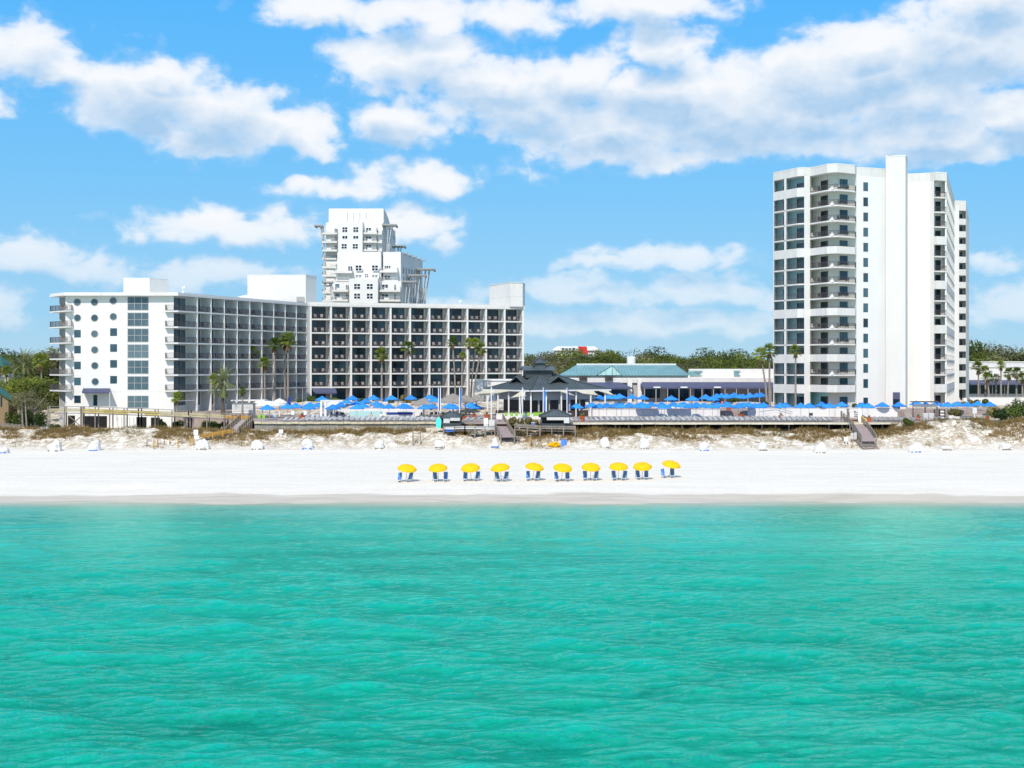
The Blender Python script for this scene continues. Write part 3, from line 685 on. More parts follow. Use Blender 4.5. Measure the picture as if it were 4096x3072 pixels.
for b in range(11):
    o2 = W0+u2*(bw*b+.2)
    for k in range(7):
        v = random.choice((0, 0, 1, 2)); z = LV[k]
        bay_copy(doors[v], used[v], h2, (o2.x, o2.y, z+.001), ang2); used[v] = 1
        if k:
            q = W0+u2*bw*b; bay_copy(rl, ru, h2, (q.x, q.y, z), ang2); ru = 1
            for s, nm in ((0, 'one'), (1, 'other')):
                x = (1.1, 2.5)[s]+random.uniform(-.2, .2); p = q+u2*(x+.2)+n2v*random.uniform(.75, 1.0)
                put(tan_, tu, (p.x, p.y, z), ang2+random.uniform(-.35, .35)+(.25, -.25)[s], '%s tan chair of the pair on the %s balcony row, %s bay from the bend' % (('left', 'right')[s], ORD[k-1], ORD[b]), 'pairs of tan chairs on the long hotel balconies'); tu = 1
for i in range(12):
    q = W0+u2*(bw*i); th = .20
    m_ = MB(); m_.prism([q-u2*th-n2v*.04, q+u2*th-n2v*.04, q+u2*th+n2v*2.7, q-u2*th+n2v*2.7], 6.3, 28.43); m_.build('partition', 'stucco', h2)
    # ground floor buttress
q = W0+u2*.3-n2v*.02; mb = MB()
z1 = LV[1]-.34; e = q+u2*5.2; f0, f1 = q-n2v*1.5, e-n2v*1.5
mb.quad((f0.x, f0.y, z1-.95), (f1.x, f1.y, z1-.95), (e.x, e.y, z1), (q.x, q.y, z1)); mb.quad((f0.x, f0.y, z1-1.2), (f1.x, f1.y, z1-1.2), (f1.x, f1.y, z1-.95), (f0.x, f0.y, z1-.95)); mb.build('shop_awning', 'navy', h2)
bx0, bx1, bx2 = g2(1957, 312), g2(2041, 300.8), g2(2091, 301.6)
mb = MB(); zt = gz(1131, 300.8); mb.prism([bx0, bx1, bx2, bx2+V2(.6, 8), bx0+V2(3, 4)], 29, zt); mb.m = 1; mb.wall(bx0, bx1, 31.3, 31.36, .02, .012); mb.wall(bx1, bx2, 31.3, 31.36, .02, .012); mb.m = 0
mb.prism([bx0+V2(-.08, -.1), bx1+V2(0, -.12), bx2+V2(.1, -.1), bx2+V2(.7, 8.1), bx0+V2(3, 4.1)], zt, zt+.12); mb.build('roof_box', ['beige', 'joint'], h2)
dish(h2, 1838, 1222, 299)

# undercroft below the end wall, half hidden by the boardwalk
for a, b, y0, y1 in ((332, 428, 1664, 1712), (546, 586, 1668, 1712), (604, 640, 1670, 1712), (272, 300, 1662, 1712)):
    MB().wall(g2(a, 245), g2(b, 245), gz(y1, 245), gz(y0, 245), .1, .05).build('dark_opening_panel', 'black', hw)  # flat black panels stand in for the shade inside the openings
for i in range(5):
    MB().wall(g2(470+16*i, 245), g2(472+16*i, 245), gz(1712, 245), gz(1668, 245), .1, .08).build('lattice_post', 'joint', hw)
for a, b, c, d in ((276, 1664, 326, 1708), (276, 1708, 326, 1664)):
    MB().tube((gx(a, 243), 243, gz(b, 243)), (gx(c, 243), 243, gz(d, 243)), .09).build('brace', 'wood', hw)
# ------------------------------------------------------------------ right-hand tower
K = .9876
tA, tB, tC, tD, tE, tF, tG, tH, tI, tJ = [g2(px, d*K) for px, d in ((3093, 269.6), (3189, 263), (3217, 262.3), (3240, 262.8), (3308, 258.2), (3348, 257.2), (3420, 259.5), (3426, 262), (3473, 262.8), (3543, 264.4))]
tK, tL = g2(3543, 260.4), g2(3622, 259.4)
tM, tN, tO, tP, tQ = [g2(px, d*K) for px, d in ((3629, 271.3), (3720, 269.9), (3746, 268.5), (3787, 269.5), (3821, 319.5))]
tN2 = g2(3736, 265.7)
tv = (tQ-tP).normalized(); tr_ = Vector((tv.y, -tv.x))
TZ = 54.9
SL = [49.8-3.02*i for i in range(14)]                     # slab tops, highest first
tw = thing('tower_block', 'tall white fifteen storey tower with bay balconies and a taller blank stair shaft', 'building', (tF.x, tF.y+8, 6))
core = [tA+tv*2.3, tB+tv*2.6, tC+tv*2.3, tC, tD, tD+tv*3, tE+tv*2.6, tF+tv*2.4, tG+tv*2.2, tH, tI, tJ, tM, tN, tN2, tN2+tv*2, tP+tv*2-tr_*.35, tQ-tr_*1.3, tQ-tr_*20, tA+tv*40]
MB().prism(core, 5.5, 53.14).build('wall', 'stucco', tw)
# crown of the building
mb = MB(); fas = [tA, tB, tC, tD, tE, tF, tG, tG+tv*.4, tH+tv*.1, tI, tJ, tM, tN, tO, tP, tQ, tQ-tr_*20, tA+tv*40]
mb.prism(fas, 53.15, TZ-.28)
c0 = tF+tv*14; mb.prism([p+(p-c0)*.002 for p in fas], TZ-.28, TZ); mb.build('roof_fascia', 'fascia', tw)
mb = MB(); sh = [tK, tL, tL+tv*6.2, tK+tv*6.2]; zt = CZ+839*259.4/F
mb.prism(sh, 5.5, zt); mb.build('stair_shaft', 'beige', tw)
mb = MB(); c0 = tK+tv*3; mb.prism([p+(p-c0)*.02 for p in sh], zt, zt+.22); mb.build('shaft_cap', 'stucco', tw)
MB().box((tL.x-2.0, tL.y+3, zt+.35), (1.3, 1.3, .4)).build('roof_hatch', 'frame', tw)
# coloured recess linings, a little proud of the core
mb = MB()
for a, b in ((tA+tv*2.3, tB+tv*2.6), (tB+tv*2.6, tC+tv*2.3), ): mb.wall(a, b, 6.7, 53.1, .06, .04)
mb.wall(tC+tv*2.28, tC+tv*.1, 6.7, 53.1, .05, .03); mb.build('recess_lining', 'paleblue', tw)
mb = MB()
for a, b in ((tE+tv*2.6, tF+tv*2.4), (tF+tv*2.4, tG+tv*2.2)): mb.wall(a, b, 6.7, 53.1, .05, .035)
mb.wall(tD+tv*3, tE+tv*2.6, 10.3, 53.1, .05, .035); mb.build('recess_lining', 'cream', tw)
MB().wall(tD+tv*3, tE+tv*2.6, 6.7, 10.2, .05, .036).build('ground_lining', 'aqua', tw)
MB().wall(tD+tv*.02, tD+tv*2.98, 6.7, 10.2, .05, .03).build('ground_lining', 'aqua', tw)
mid0 = tA+(tB-tA)*.46; mid1 = tA+(tB-tA)*.55
MB().prism([mid0, mid1, mid1+tv*2.5, mid1-(tB-tA)*.04+tv*2.5], 6.6, 53.2).build('partition', 'stucco', tw)
MB().prism([tA+tv*.02, tA+tv*.02+(tB-tA)*.035, tA+(tB-tA)*.035+tv*2.3, tA+tv*2.3], 6.6, 53.2).build('partition', 'stucco', tw)
SOL_L = (0, 4, 8, 11, 13); SOL_C = (4, 8, 11, 13); SOL_R = (3, 6, 9, 13)
for i, z in enumerate(SL):
    MB().prism([tA, tB, tC, tC+tv*2.28, tB+tv*2.57, tA+tv*2.27], z-.27, z).build('balcony_slab', 'fascia', tw)
    MB().prism([tD, tE, tF, tG, tG+tv*2.15, tF+tv*2.36, tE+tv*2.56, tD+tv*2.9], z-.27, z+.002).build('balcony_slab', 'fascia', tw)
    MB().prism([tN2, tO, tP, tP+tv*1.98, tN2+tv*1.98], z-.27, z).build('balcony_slab', 'fascia', tw)
    if i in SOL_L:
        m_ = MB(); m_.wall(tA, tB, z-.75, z+1.02, .16, .02); m_.wall(tB, tC, z-.75, z+1.02, .16, .02); m_.build('parapet', 'fascia', tw)
        MB().rail([tA+tv*.1, tB+tv*.1, tC+tv*.1], z+.95, .28, .8).build('railing', 'rail', tw)
    else:
        MB().rail([tA+(tB-tA)*.04+tv*.08, mid0+tv*.08], z, 1.07, .14, .022).build('railing', 'rail', tw)
        MB().rail([mid1+tv*.08, tB+tv*.08, tC+tv*.08-(tC-tB)*.03], z, 1.07, .14, .022).build('railing', 'rail', tw)
    pts = [tD+tv*.08+(tE-tD)*.03, tE+tv*.08, tF+tv*.08, tG+tv*.08]
    if i in SOL_C:
        m_ = MB()
        for a, b in ((tD, tE), (tE, tF), (tF, tG)): m_.wall(a, b, z-.45, z+.98, .16, .02)
        m_.wall(tG, tG+tv*2.1, z-.45, z+.98, .16, .02); m_.build('parapet', 'fascia', tw)
        MB().rail(pts, z+.9, .28, .9).build('railing', 'rail', tw)
    else:
        MB().rail(pts+[tG+tv*1.9], z, 1.07, .14, .022).build('railing', 'rail', tw)
        q = tE+(tF-tE)*.5+tv*.35; m_ = MB(); m_.lathe((q.x, q.y, z), [(.62, 0), (.05, .75)], 4); m_.build('drip_gusset', 'stucco', tw)
    if i in SOL_R:
        m_ = MB(); m_.wall(tN2, tO, z-.7, z+1.0, .16, .02); m_.wall(tO, tP, z-.7, z+1.0, .16, .02); m_.build('parapet', 'fascia', tw)
        m_ = MB(); m_.wall(tP, tQ, z-.6, z+1.0, .12, 0); m_.build('side_parapet', 'fascia', tw)
    else:
        MB().rail([tN2+tv*.1+(tO-tN2)*.2, tO+tv*.1, tP+tv*.1-(tP-tO)*.06], z, 1.07, .14, .022).build('railing', 'rail', tw)
        MB().prism([tP, tQ, tQ-tr_*1.28, tP-tr_*1.28+tv*2.0], z-.25, z-.001).build('side_slab', 'fascia', tw)
        MB().rail([tP-tr_*.08+tv*.3, tQ-tr_*.08], z, 1.05, .5, .04).build('side_railing', 'lrail', tw)
LVT = [6.85]+SL[::-1]
for i, z in enumerate(LVT):
    zt2 = z+2.25
    e1_, e2_ = tE+tv*2.6, tF+tv*2.4
    lb, rb = tB+tv*2.6, tC+tv*2.3; a0 = tA+tv*2.3
    window_part(tw, a0+(lb-a0)*.36, a0+(lb-a0)*.47, z+.04, zt2, 'gdark', 'frame', off=.10, name='balcony_door')
    window_part(tw, a0+(lb-a0)*.93, lb-(lb-a0)*.01, z+.04, zt2, 'gdark', 'frame', off=.10, name='balcony_door')
    window_part(tw, lb+(rb-lb)*.03, lb+(rb-lb)*.98, z+.04, zt2, 'gblue', 'frame', off=.10, name='balcony_door')
    d0_ = tD+tv*3
    window_part(tw, d0_+(e1_-d0_)*.55, d0_+(e1_-d0_)*.97, z+.04, zt2+.1, 'gdark', 'frame', 2, 1, off=.09, name='balcony_door')
    g0, g1 = tF+tv*2.4, tG+tv*2.2
    window_part(tw, g0+(g1-g0)*.06, g0+(g1-g0)*.50, z+.55 if i else z+.05, zt2+.08, 'gblue', 'frame', 2, 1, off=.09, name='bedroom_window')
    window_part(tw, tH+(tI-tH)*.58, tH+(tI-tH)*.97, z+.35, z+2.1, 'gblue', 'frame', 1, 1, .06, .04, name='stair_window')
    n0, n1 = tN2+tv*2, tP+tv*2-tr_*.35
    window_part(tw, n0+(n1-n0)*.06, n0+(n1-n0)*.56, z+.05, z+2.35, 'gdark', 'frame', 1, 1, off=.05, name='balcony_door')
MB().prism([tP-tr_*.34, tP-tr_*.02, tP-tr_*.02+tv*2.0, tP-tr_*.34+tv*2.0], 6, 53.2).build('partition', 'stucco', tw)
for k in range(1, 12):
    q = tP+(tQ-tP)*(k/11); MB().prism([q-tr_*1.3, q-tr_*.01, q-tr_*.01+tv*.22, q-tr_*1.3+tv*.22], 6, 53.2).build('partition', 'stucco', tw)
# ground floor doorway at the foot of the shaft
window_part(tw, tK+(tL-tK)*.36, tK+(tL-tK)*.72, 5.6, 9.9, 'gdark', 'frame', 1, 1, off=.05, name='service_door')
MB().wall(tK+(tL-tK)*.36, tK+(tL-tK)*.72, 8.6, 10.0, .1, .16).build('door_awning', 'navy', tw)
# balcony furniture of the bay: dark tables and chairs
tdk = chair_mesh('balcony_chair', 'darkchair', (0, 0, 0)); tag(tdk, cat='chair'); freeze(tdk); tdu = 0
twh = chair_mesh('balcony_chair', 'whitechair', (0, 0, 0)); tag(twh, cat='chair'); freeze(twh); thu = 0
for i, z in enumerate(SL):
    if i in SOL_C: continue
    fl = ORD[13-i]
    for s in range(2):
        q = tF+(tG-tF)*((.12, .5)[s]+random.uniform(-.04, .04))+tv*random.uniform(.9, 1.2)
        put(tdk, tdu, (q.x, q.y, z), (1.6, -1.6)[s]+random.uniform(-.3, .3), '%s dark chair by the window on the tower bay balcony, %s slab up' % (('left', 'right')[s], fl), 'dark chairs on the tower bay balconies'); tdu = 1
    q = tD+(tE-tD)*.55+tv*.9
    put(tdk, 1, (q.x, q.y, z), 2.4+random.uniform(-.4, .4), 'dark chair beside the sliding door on the tower bay balcony, %s slab up' % fl, 'dark chairs on the tower bay balconies')
    if i % 3 == 0:
        q = tD+(tE-tD)*.12+tv*.7; put(twh, thu, (q.x, q.y, z), 2.2, 'white chair by the pier on the tower bay balcony, %s slab up' % fl, 'white chairs on the tower balconies'); thu = 1
# ------------------------------------------------------------------ lower block behind the tower
rR, rS, rT = g2(3822, 311), g2(3864, 312), g2(3876, 350)
rd = (rT-rS).normalized()
rb_ = thing('tower_annex', 'narrow white rear block behind the tower with one column of square balcony openings', 'building', (rR.x, rR.y+5, 6))
o0, o1 = g2(3836, 311.4), g2(3863, 312)
ztop = CZ+661*311.5/F
MB().prism([g2(3806, 311.2), o0, o0+rd*2.2, o1+rd*2.2, rT, rT+Vector((-14, 6)), g2(3806, 330)], 5.5, ztop-1.2).build('wall', 'stucco', rb_)
MB().prism([g2(3806, 311), rS, rT, rT+Vector((-14, 6)), g2(3806, 330)], ztop-2.4, ztop).build('roof_fascia', 'fascia', rb_)
MB().prism([o1+Vector((.02, 0)), rS, rT, rT+Vector((-.3, 0)), o1+rd*2.15], 5.5, ztop-2.3).build('side_wall', 'stucco', rb_)
PZ = 3.03
for i in range(15):
    z = 7.1+PZ*i*1.002
    if z+1 > ztop-2: break
    if i: MB().prism([o0-Vector((.02, 0)), o1, o1+rd*2.1, o0+rd*2.1], z-.5, z+.001).build('balcony_slab', 'fascia', rb_); MB().wall(o0, o1, z-.5, z+.95, .14, .01).build('parapet', 'fascia', rb_)
    window_part(rb_, o0+rd*2.2+Vector((.05, 0)), o0+rd*2.2+Vector((.75, 0)), z+.1, z+2.3, 'gdark', 'frame', off=.04, name='balcony_door')
    a = rS+rd*6
    for j in range(3):
        p = rS+(rT-rS)*(.25+.25*j); window_part(rb_, p, p+rd*1.6, z+.6, z+2.1, 'gmid', 'gframe', off=.04)
# ------------------------------------------------------------------ stepped white condominium far behind the hotel
cd = thing('condominium', 'stepped white condominium tower with curved top and grey bracket trellises behind the hotel', 'building', (gx(1500, 420), 430, 6.5))
def zp(zx, D): return g2(1250+.2652*zx, D)
def zh(zy, D): return gz(800+.2652*zy, D)
def block(x0, x1, ytop, D, back=16, m='stucco', name='wall', side=Vector((.06, 1)), zb=6.5):
    a, b = zp(x0, D), zp(x1, D); mb = MB(); mb.prism([a, b, b+side*back, a+side*back], zb, zh(ytop, D)); return mb.build(name, m, cd)
# rear top
dt = 463
block(205, 1060, 338, dt, 30); block(385, 755, 330, dt-2.5, 5)
a, b = zp(245, dt+2), zp(1072, dt+2); z0, z1 = zh(345, dt), zh(118, dt); pr = [(0, z1), (4, z1-.5), (10, z1-2.2), (17, z1-5.5), (25, z1-11), (33, z1-17.5), (33, z0-30), (0, z0-30)]
sd = Vector((.07, 1)); mb = MB(); n = len(pr)
vs = [(a.x+sd.x*s, a.y+sd.y*s, z) for s, z in pr]+[(b.x+sd.x*s, b.y+sd.y*s, z) for s, z in pr]
mb.add(vs, [tuple(range(n)), tuple(range(2*n-1, n-1, -1))]+[(i, n+i, n+(i+1) % n, (i+1) % n) for i in range(n)]); mb.build('curved_penthouse', 'stucco', cd)
for zx in (528, 620, 713, 806):
    q = zp(zx, dt+1.9); MB().box((q.x, q.y, zh(260, dt)), (.18, .25, (340-190)*.2652*dt/F)).build('roof_fin', 'greywall', cd)
# middle
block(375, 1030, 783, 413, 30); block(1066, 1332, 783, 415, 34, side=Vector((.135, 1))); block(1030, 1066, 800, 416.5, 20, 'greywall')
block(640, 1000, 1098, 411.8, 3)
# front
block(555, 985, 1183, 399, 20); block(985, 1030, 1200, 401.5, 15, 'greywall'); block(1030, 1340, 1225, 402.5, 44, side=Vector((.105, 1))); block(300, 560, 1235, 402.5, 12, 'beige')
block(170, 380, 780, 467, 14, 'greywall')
def cwin(x0, x1, y0, y1, D, cols=2, rows=2, m='gdark'):
    window_part(cd, zp(x0, D), zp(x1, D), zh(y1, D), zh(y0, D), m, 'wframe', cols, rows, .16, .06)
for x0, x1 in ((445, 532), (610, 697)): cwin(x0, x1, 405, 490, dt-2.5); cwin(x0, x1, 535, 590, dt-2.5, 2, 1)
for x0, x1 in ((433, 522), (600, 690)): cwin(x0, x1, 657, 740, dt-2.5)
for x0, x1, y0, y1 in ((643, 747, 980, 1072), (890, 993, 980, 1072), (643, 747, 1125, 1175), (785, 850, 1110, 1175), (890, 990, 1125, 1175)): cwin(x0, x1, y0, y1, 411.8)
cwin(533, 607, 992, 1075, 413, 2, 1); cwin(1080, 1182, 985, 1075, 415, 3, 1); cwin(1080, 1180, 1135, 1210, 415, 2, 1)
for x0, x1 in ((620, 725), (812, 916)):
    for y in (1258, 1404, 1548): cwin(x0, x1, y, y+92, 399)
for y in (1268, 1415, 1560): cwin(1042, 1145, y, y+90, 402.5, 2, 1); cwin(495, 553, y+5, y+95, 402.5, 2, 1); cwin(1228, 1262, y, y+90, 402.5, 1, 1); cwin(335, 415, y-10, y+95, 402.5, 1, 1, 'gmid')
for y in (415, 545, 672): cwin(803, 890, y, y+85, dt, 2, 1); cwin(960, 985, y-5, y+85, dt, 1, 1); cwin(325, 385, y+10, y+90, dt, 2, 1)
for y in (805, 930, 1055, 1180, 1310, 1440): cwin(322, 372, y, y+60, 466.9, 1, 1); cwin(205, 260, y, y+80, 466.9, 1, 1, 'gmid')
def balc(x0, x1, ytop, D, proj=2.2, hh=28, notch=True):
    """pale balcony: solid front with a lighter balustrade above"""
    a, b = zp(x0, D), zp(x1, D); z = zh(ytop, D); h = hh*.2652*D/F
    mb = MB(); mb.prism([a-Vector((0, proj)), b-Vector((0, proj)), b+Vector((0, .1)), a+Vector((0, .1))], z-h, z); mb.build('balcony_slab', 'fascia', cd)
    MB().rail([a-Vector((0, .1)), a-Vector((0, proj-.08)), b-Vector((0, proj-.08)), b-Vector((0, .1))], z, .95, .28, .05).build('railing', 'lrail', cd)
    if notch:
        c = a+(b-a)*.45; w_ = (b-a).length*.16; MB().box((c.x, c.y-proj+.04, z+.3), (2*w_, .12, .62)).build('balcony_panel', 'stucco', cd)
for y in (497, 625, 753): balc(780, 985, y, dt); balc(990, 1056, y+6, dt, 1.6, 26, False); balc(163, 385, y+5, dt, 2.6)
for y in (880, 1010, 1135): balc(163, 375, y, 465, 2.6)
for y in (1262, 1388, 1515): balc(163, 320, y, 465, 2.6)
balc(345, 608, 1083, 413, 2.6); balc(1030, 1292, 1073, 415, 2.6); balc(350, 582, 1216, 413, 2.0, 15, False); balc(1030, 1300, 1216, 414, 2.0, 18, False)
for y in (1364, 1508): balc(310, 555, y, 402.5, 2.6); balc(1022, 1252, y, 402.5, 2.2); balc(1255, 1336, y+2, 402.5, 2.6, 28, False)
# side windows of the receding flanks
def flank(x1, D, side, zs, n0, n, w=1.8):
    b = zp(x1, D); d = side.normalized()
    for zy in zs:
        for i in range(n0, n0+n):
            p = b+d*(3+i*4.2); window_part(cd, p, p+d*w, zh(zy, D)-2.2, zh(zy, D), 'gmid', 'gframe', 2, 1, .12, .05)
flank(1332, 415, Vector((.135, 1)), (995, 1140), 0, 7); flank(1340, 402.5, Vector((.105, 1)), (1275, 1420, 1560), 2, 8); flank(1060, 463, Vector((.06, 1)), (430, 560, 690), 1, 6)
def trellis(px0, px1, y, D, depth, drop, rise=0, f0=.66, f1=.22):
    a, b = zp(px0, D), zp(px1, D); z = zh(y, D); mb = MB()
    for i in range(9):
        t_ = i/8; mb.box(((a.x+b.x)/2, D-depth/2+depth*t_, z+rise*t_), ((b.x-a.x), depth/16, .35))
    mb.box((a.x+.3, D, z-.35), (.5, depth, .4)); mb.box((b.x-.3, D, z-.35), (.5, depth, .4)); o = mb.build('roof_trellis', 'gframe', cd)
    for k in (-1, 1):
        MB().tube((a.x+(b.x-a.x)*f0, D+k*depth*.3, z-.2), (a.x+(b.x-a.x)*f1, D+k*depth*.3, z-drop), .17, .14, 5).build('strut', 'lrail', cd)
        MB().tube((a.x+(b.x-a.x)*(f0+f1)/2, D+k*depth*.3, z-.2), (a.x+(b.x-a.x)*f1, D+k*depth*.3, z-drop), .17, .14, 5).build('strut', 'lrail', cd)
trellis(1060, 1278, 385, 466, 7, 15); trellis(1205, 1405, 700, 472, 7, 8); trellis(1588, 1852, 1050, 440, 7, 17); trellis(1455, 1718, 1140, 425, 6, 20); trellis(1312, 1578, 1238, 408, 7, 21); trellis(38, 160, 392, 463, 5, 11, 0, .7, 1.15); trellis(165, 330, 1245, 405, 5, 12, 0, .6, .95)
mb = MB(); bs = zp(1332, 415)
for i in range(5): mb.box((bs.x+.135*(6+i*7)+.5, 415+6+i*7, zh(783, 415)+.1), (.9, 1.2, .5))
mb.build('roof_scupper', 'gframe', cd)
# ------------------------------------------------------------------ low restaurant with the teal roof
rs = thing('restaurant', 'low white restaurant with teal hipped metal roof and long navy awnings', 'building', (gx(2600, 292), 296, 6.6))
D = 292
def zD(y, d=D): return gz(y, d)
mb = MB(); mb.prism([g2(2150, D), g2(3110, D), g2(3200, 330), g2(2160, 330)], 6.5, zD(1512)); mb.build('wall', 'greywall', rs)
mb = MB(); mb.prism([g2(2140, D-.5), g2(3100, D-.5), g2(3190, 329), g2(2150, 329)], zD(1531), zD(1511)); mb.build('parapet', 'fascia', rs)
mb = MB(); mb.prism([g2(2755, D+1), g2(3095, D+1), g2(3150, D+14), g2(2760, D+14)], zD(1513), zD(1476)); mb.build('upper_wall', 'stucco', rs)
mb = MB(); mb.prism([g2(2240, D+.5), g2(2760, D+.5), g2(2770, D+14), g2(2250, D+14)], zD(1513), zD(1502)); mb.build('clerestory', 'stucco', rs)
mb = MB(); e0, e1, r0, r1 = g2(2232, D-.3), g2(2752, D-.3), g2(2308, D+8), g2(2702, D+8); b0, b1 = g2(2236, D+17), g2(2760, D+17)
ze, zr = zD(1501), gz(1459, D+8)
mb.quad((e0.x, e0.y, ze), (e1.x, e1.y, ze), (r1.x, r1.y, zr), (r0.x, r0.y, zr)); mb.tri((e1.x, e1.y, ze), (b1.x, b1.y, ze), (r1.x, r1.y, zr)); mb.tri((b0.x, b0.y, ze), (e0.x, e0.y, ze), (r0.x, r0.y, zr)); mb.quad((b1.x, b1.y, ze), (b0.x, b0.y, ze), (r0.x, r0.y, zr), (r1.x, r1.y, zr))
roof = mb.build('roof', 'teal', rs)
mb = MB(); k = 40
for i in range(k+1):
    u = i/k; p = Vector((e0.x+(e1.x-e0.x)*u, e0.y, ze))
    xt = p.x+(.55*(r0.x-e0.x) if u < .5 else .55*(r1.x-e1.x))*1.0
    q = Vector((min(max(p.x+2.2*(1-2*u), r0.x), r1.x), r0.y, zr))
    if u*(e1.x-e0.x) < (r0.x-e0.x): f_ = u*(e1.x-e0.x)/(r0.x-e0.x); q = Vector((p.x, e0.y+(r0.y-e0.y)*f_, ze+(zr-ze)*f_))
    mb.tube(p+Vector((0, 0, .03)), q+Vector((0, 0, .03)), .035, n=4, caps=False)
mb.build('roof_seam', 'teald', roof)
mb = MB(); mb.wall(e0, e1, ze-.22, ze+.02, .2, .06); mb.build('gutter', 'teald', roof)
mb = MB(); mb.box(((r0.x+r1.x)/2, r0.y, zr+.1), (r1.x-r0.x+.2, .5, .35)); mb.build('ridge_cap', 'whitecanvas', roof)
# pale glazed gable in the roof slope
mb = MB(); c = g2(2449, D-.5); l, r = g2(2385, D-.5), g2(2488, D-.5); zt = gz(1463, D)
mb.tri((l.x, l.y, ze+.02), (c.x, c.y, ze+.02), (c.x, c.y, zt)); mb.tri((c.x, c.y, ze+.02), (r.x, r.y, ze+.02), (c.x, c.y, zt)); mb.build('glazed_gable', 'tealL', roof)
mb = MB(); mb.tube((c.x, c.y-.03, ze), (c.x, c.y-.03, zt+.05), .08, n=4); mb.tube((l.x, l.y-.03, ze), (c.x, c.y-.03, zt+.05), .09, n=4); mb.tube((r.x, r.y-.03, ze), (c.x, c.y-.03, zt+.05), .07, n=4)
for f_ in (.3, .6): mb.tube((l.x+(c.x-l.x)*f_, c.y-.03, ze), (l.x+(c.x-l.x)*f_, c.y-.03, ze+(zt-ze)*f_), .04, n=4); mb.tube((r.x+(c.x-r.x)*f_, c.y-.03, ze), (r.x+(c.x-r.x)*f_, c.y-.03, ze+(zt-ze)*f_), .04, n=4)
mb.build('gable_frame', 'teald', roof)
mb = MB(); q = g2(2525, D+12); mb.lathe((q.x, q.y, zr-.5), [(1.0, 0), (1.0, 2.2), (.9, 2.4)], 12); mb.build('roof_vent', 'wframe', rs)
for a, b in ((2752, 2815), (2935, 2965)):
    mb = MB(); p, q = g2(a, D+.7), g2(b, D+.7); mb.tri((p.x, p.y, zD(1483)), (q.x, q.y, zD(1503)), (p.x, p.y, zD(1503))); mb.tri((p.x, p.y-.01, zD(1483)), (q.x, p.y-.01, zD(1483)), (q.x-1, p.y-.01, zD(1492))); mb.build('roof_light', 'teal', rs)
for a in (2332, 2435):
    q = g2(a, D-.8); mb = MB(); mb.box((q.x, q.y, zD(1512)), (1.7, .8, 1.0)); mb.box((q.x+.2, q.y-.3, zD(1508)), (.9, .4, .35)); mb.build('air_handler', 'frame', rs)
def awning(root, pts_top, pts_bot, zt, zb, m='navy', val=.35):
    mb = MB(); n = len(pts_top)
    for i in range(n-1):
        a, b, c, d = pts_top[i], pts_top[i+1], pts_bot[i+1], pts_bot[i]
        mb.quad((d.x, d.y, zb), (c.x, c.y, zb), (b.x, b.y, zt), (a.x, a.y, zt)); mb.quad((d.x, d.y, zb-val), (c.x, c.y, zb-val), (c.x, c.y, zb), (d.x, d.y, zb))
    for t_, b_ in ((pts_top[0], pts_bot[0]), (pts_top[-1], pts_bot[-1])): mb.add([(t_.x, t_.y, zt), (b_.x, b_.y, zb), (b_.x, b_.y, zb-val), (t_.x, t_.y, zb-val)], [(0, 1, 2, 3)])
    return mb.build('awning', m, root)
awning(rs, [g2(2300+99*i, D-.62) for i in range(0, 2)]+[g2(2440, D-.62), g2(2480, D-.62)], [g2(2310, D-4.5), g2(2420, D-4.5), g2(2440, D-4.5), g2(2530, D-3.5)], zD(1529), gz(1551, D-4))
aw2 = awning(rs, [g2(2558+88.5*i, D-.62) for i in range(7)], [g2(2572+88.5*i, D-5) for i in range(7)], zD(1528), gz(1549, D-5))
for i in range(12):
    q = g2(2578+46*i, D-4.9); MB().tube((q.x, q.y, 6.6), (q.x, q.y, gz(1549, D-5)), .11).build('awning_post', 'gframe', rs)
MB().box((gx(2557, D-1), D-1.2, 9.4), (.9, 1.2, 5.8)).build('pilaster', 'stucco', rs)
MB().box((gx(2518, D-1.2), D-1.6, 9.4), (1.0, 1.2, 5.8)).build('pilaster', 'stucco', rs)
for a, b, y0, y1 in ((2580, 2640, 1555, 1592), (2665, 2755, 1555, 1612), (2778, 2812, 1555, 1612), (2816, 2846, 1555, 1612), (2850, 2882, 1555, 1612), (2385, 2440, 1555, 1590), (2445, 2512, 1555, 1590)):
    window_part(rs, g2(a, D), g2(b, D), zD(y1), zD(y0), 'gdark', 'frame', max(1, int((b-a)/22)), 1, .1, .05)
for a in (2620, 2728, 2862):
    q = g2(a+8, D-5.1); MB().box((q.x, q.y, gz(1549, D-5)), (1.5, .08, .3)).build('sign_board', 'wframe', rs)
# annex with navy awning between hotel and pavilion
ax = thing('service_annex', 'small white flat roofed annex at the right foot of the long hotel wing', 'building', (gx(1980, 278), 280, 6.6))
mb = MB(); mb.prism([g2(1935, 278), g2(2110, 276), g2(2120, 296), g2(1945, 296)], 6.5, gz(1523, 278)); mb.prism([g2(1933, 277.8), g2(2112, 275.8), g2(2122, 296.2), g2(1943, 296.2)], gz(1523, 278), gz(1519, 278)); mb.build('wall', 'stucco', ax)
MB().box((gx(1928, 277), 277.4, gz(1541, 277)), (.7, .6, 1.2)).build('cabinet', 'gframe', ax)
MB().box((gx(1905, 276), 278, gz(1560, 277)), (3.0, 3, 4.6)).build('side_wall', 'stucco', ax)
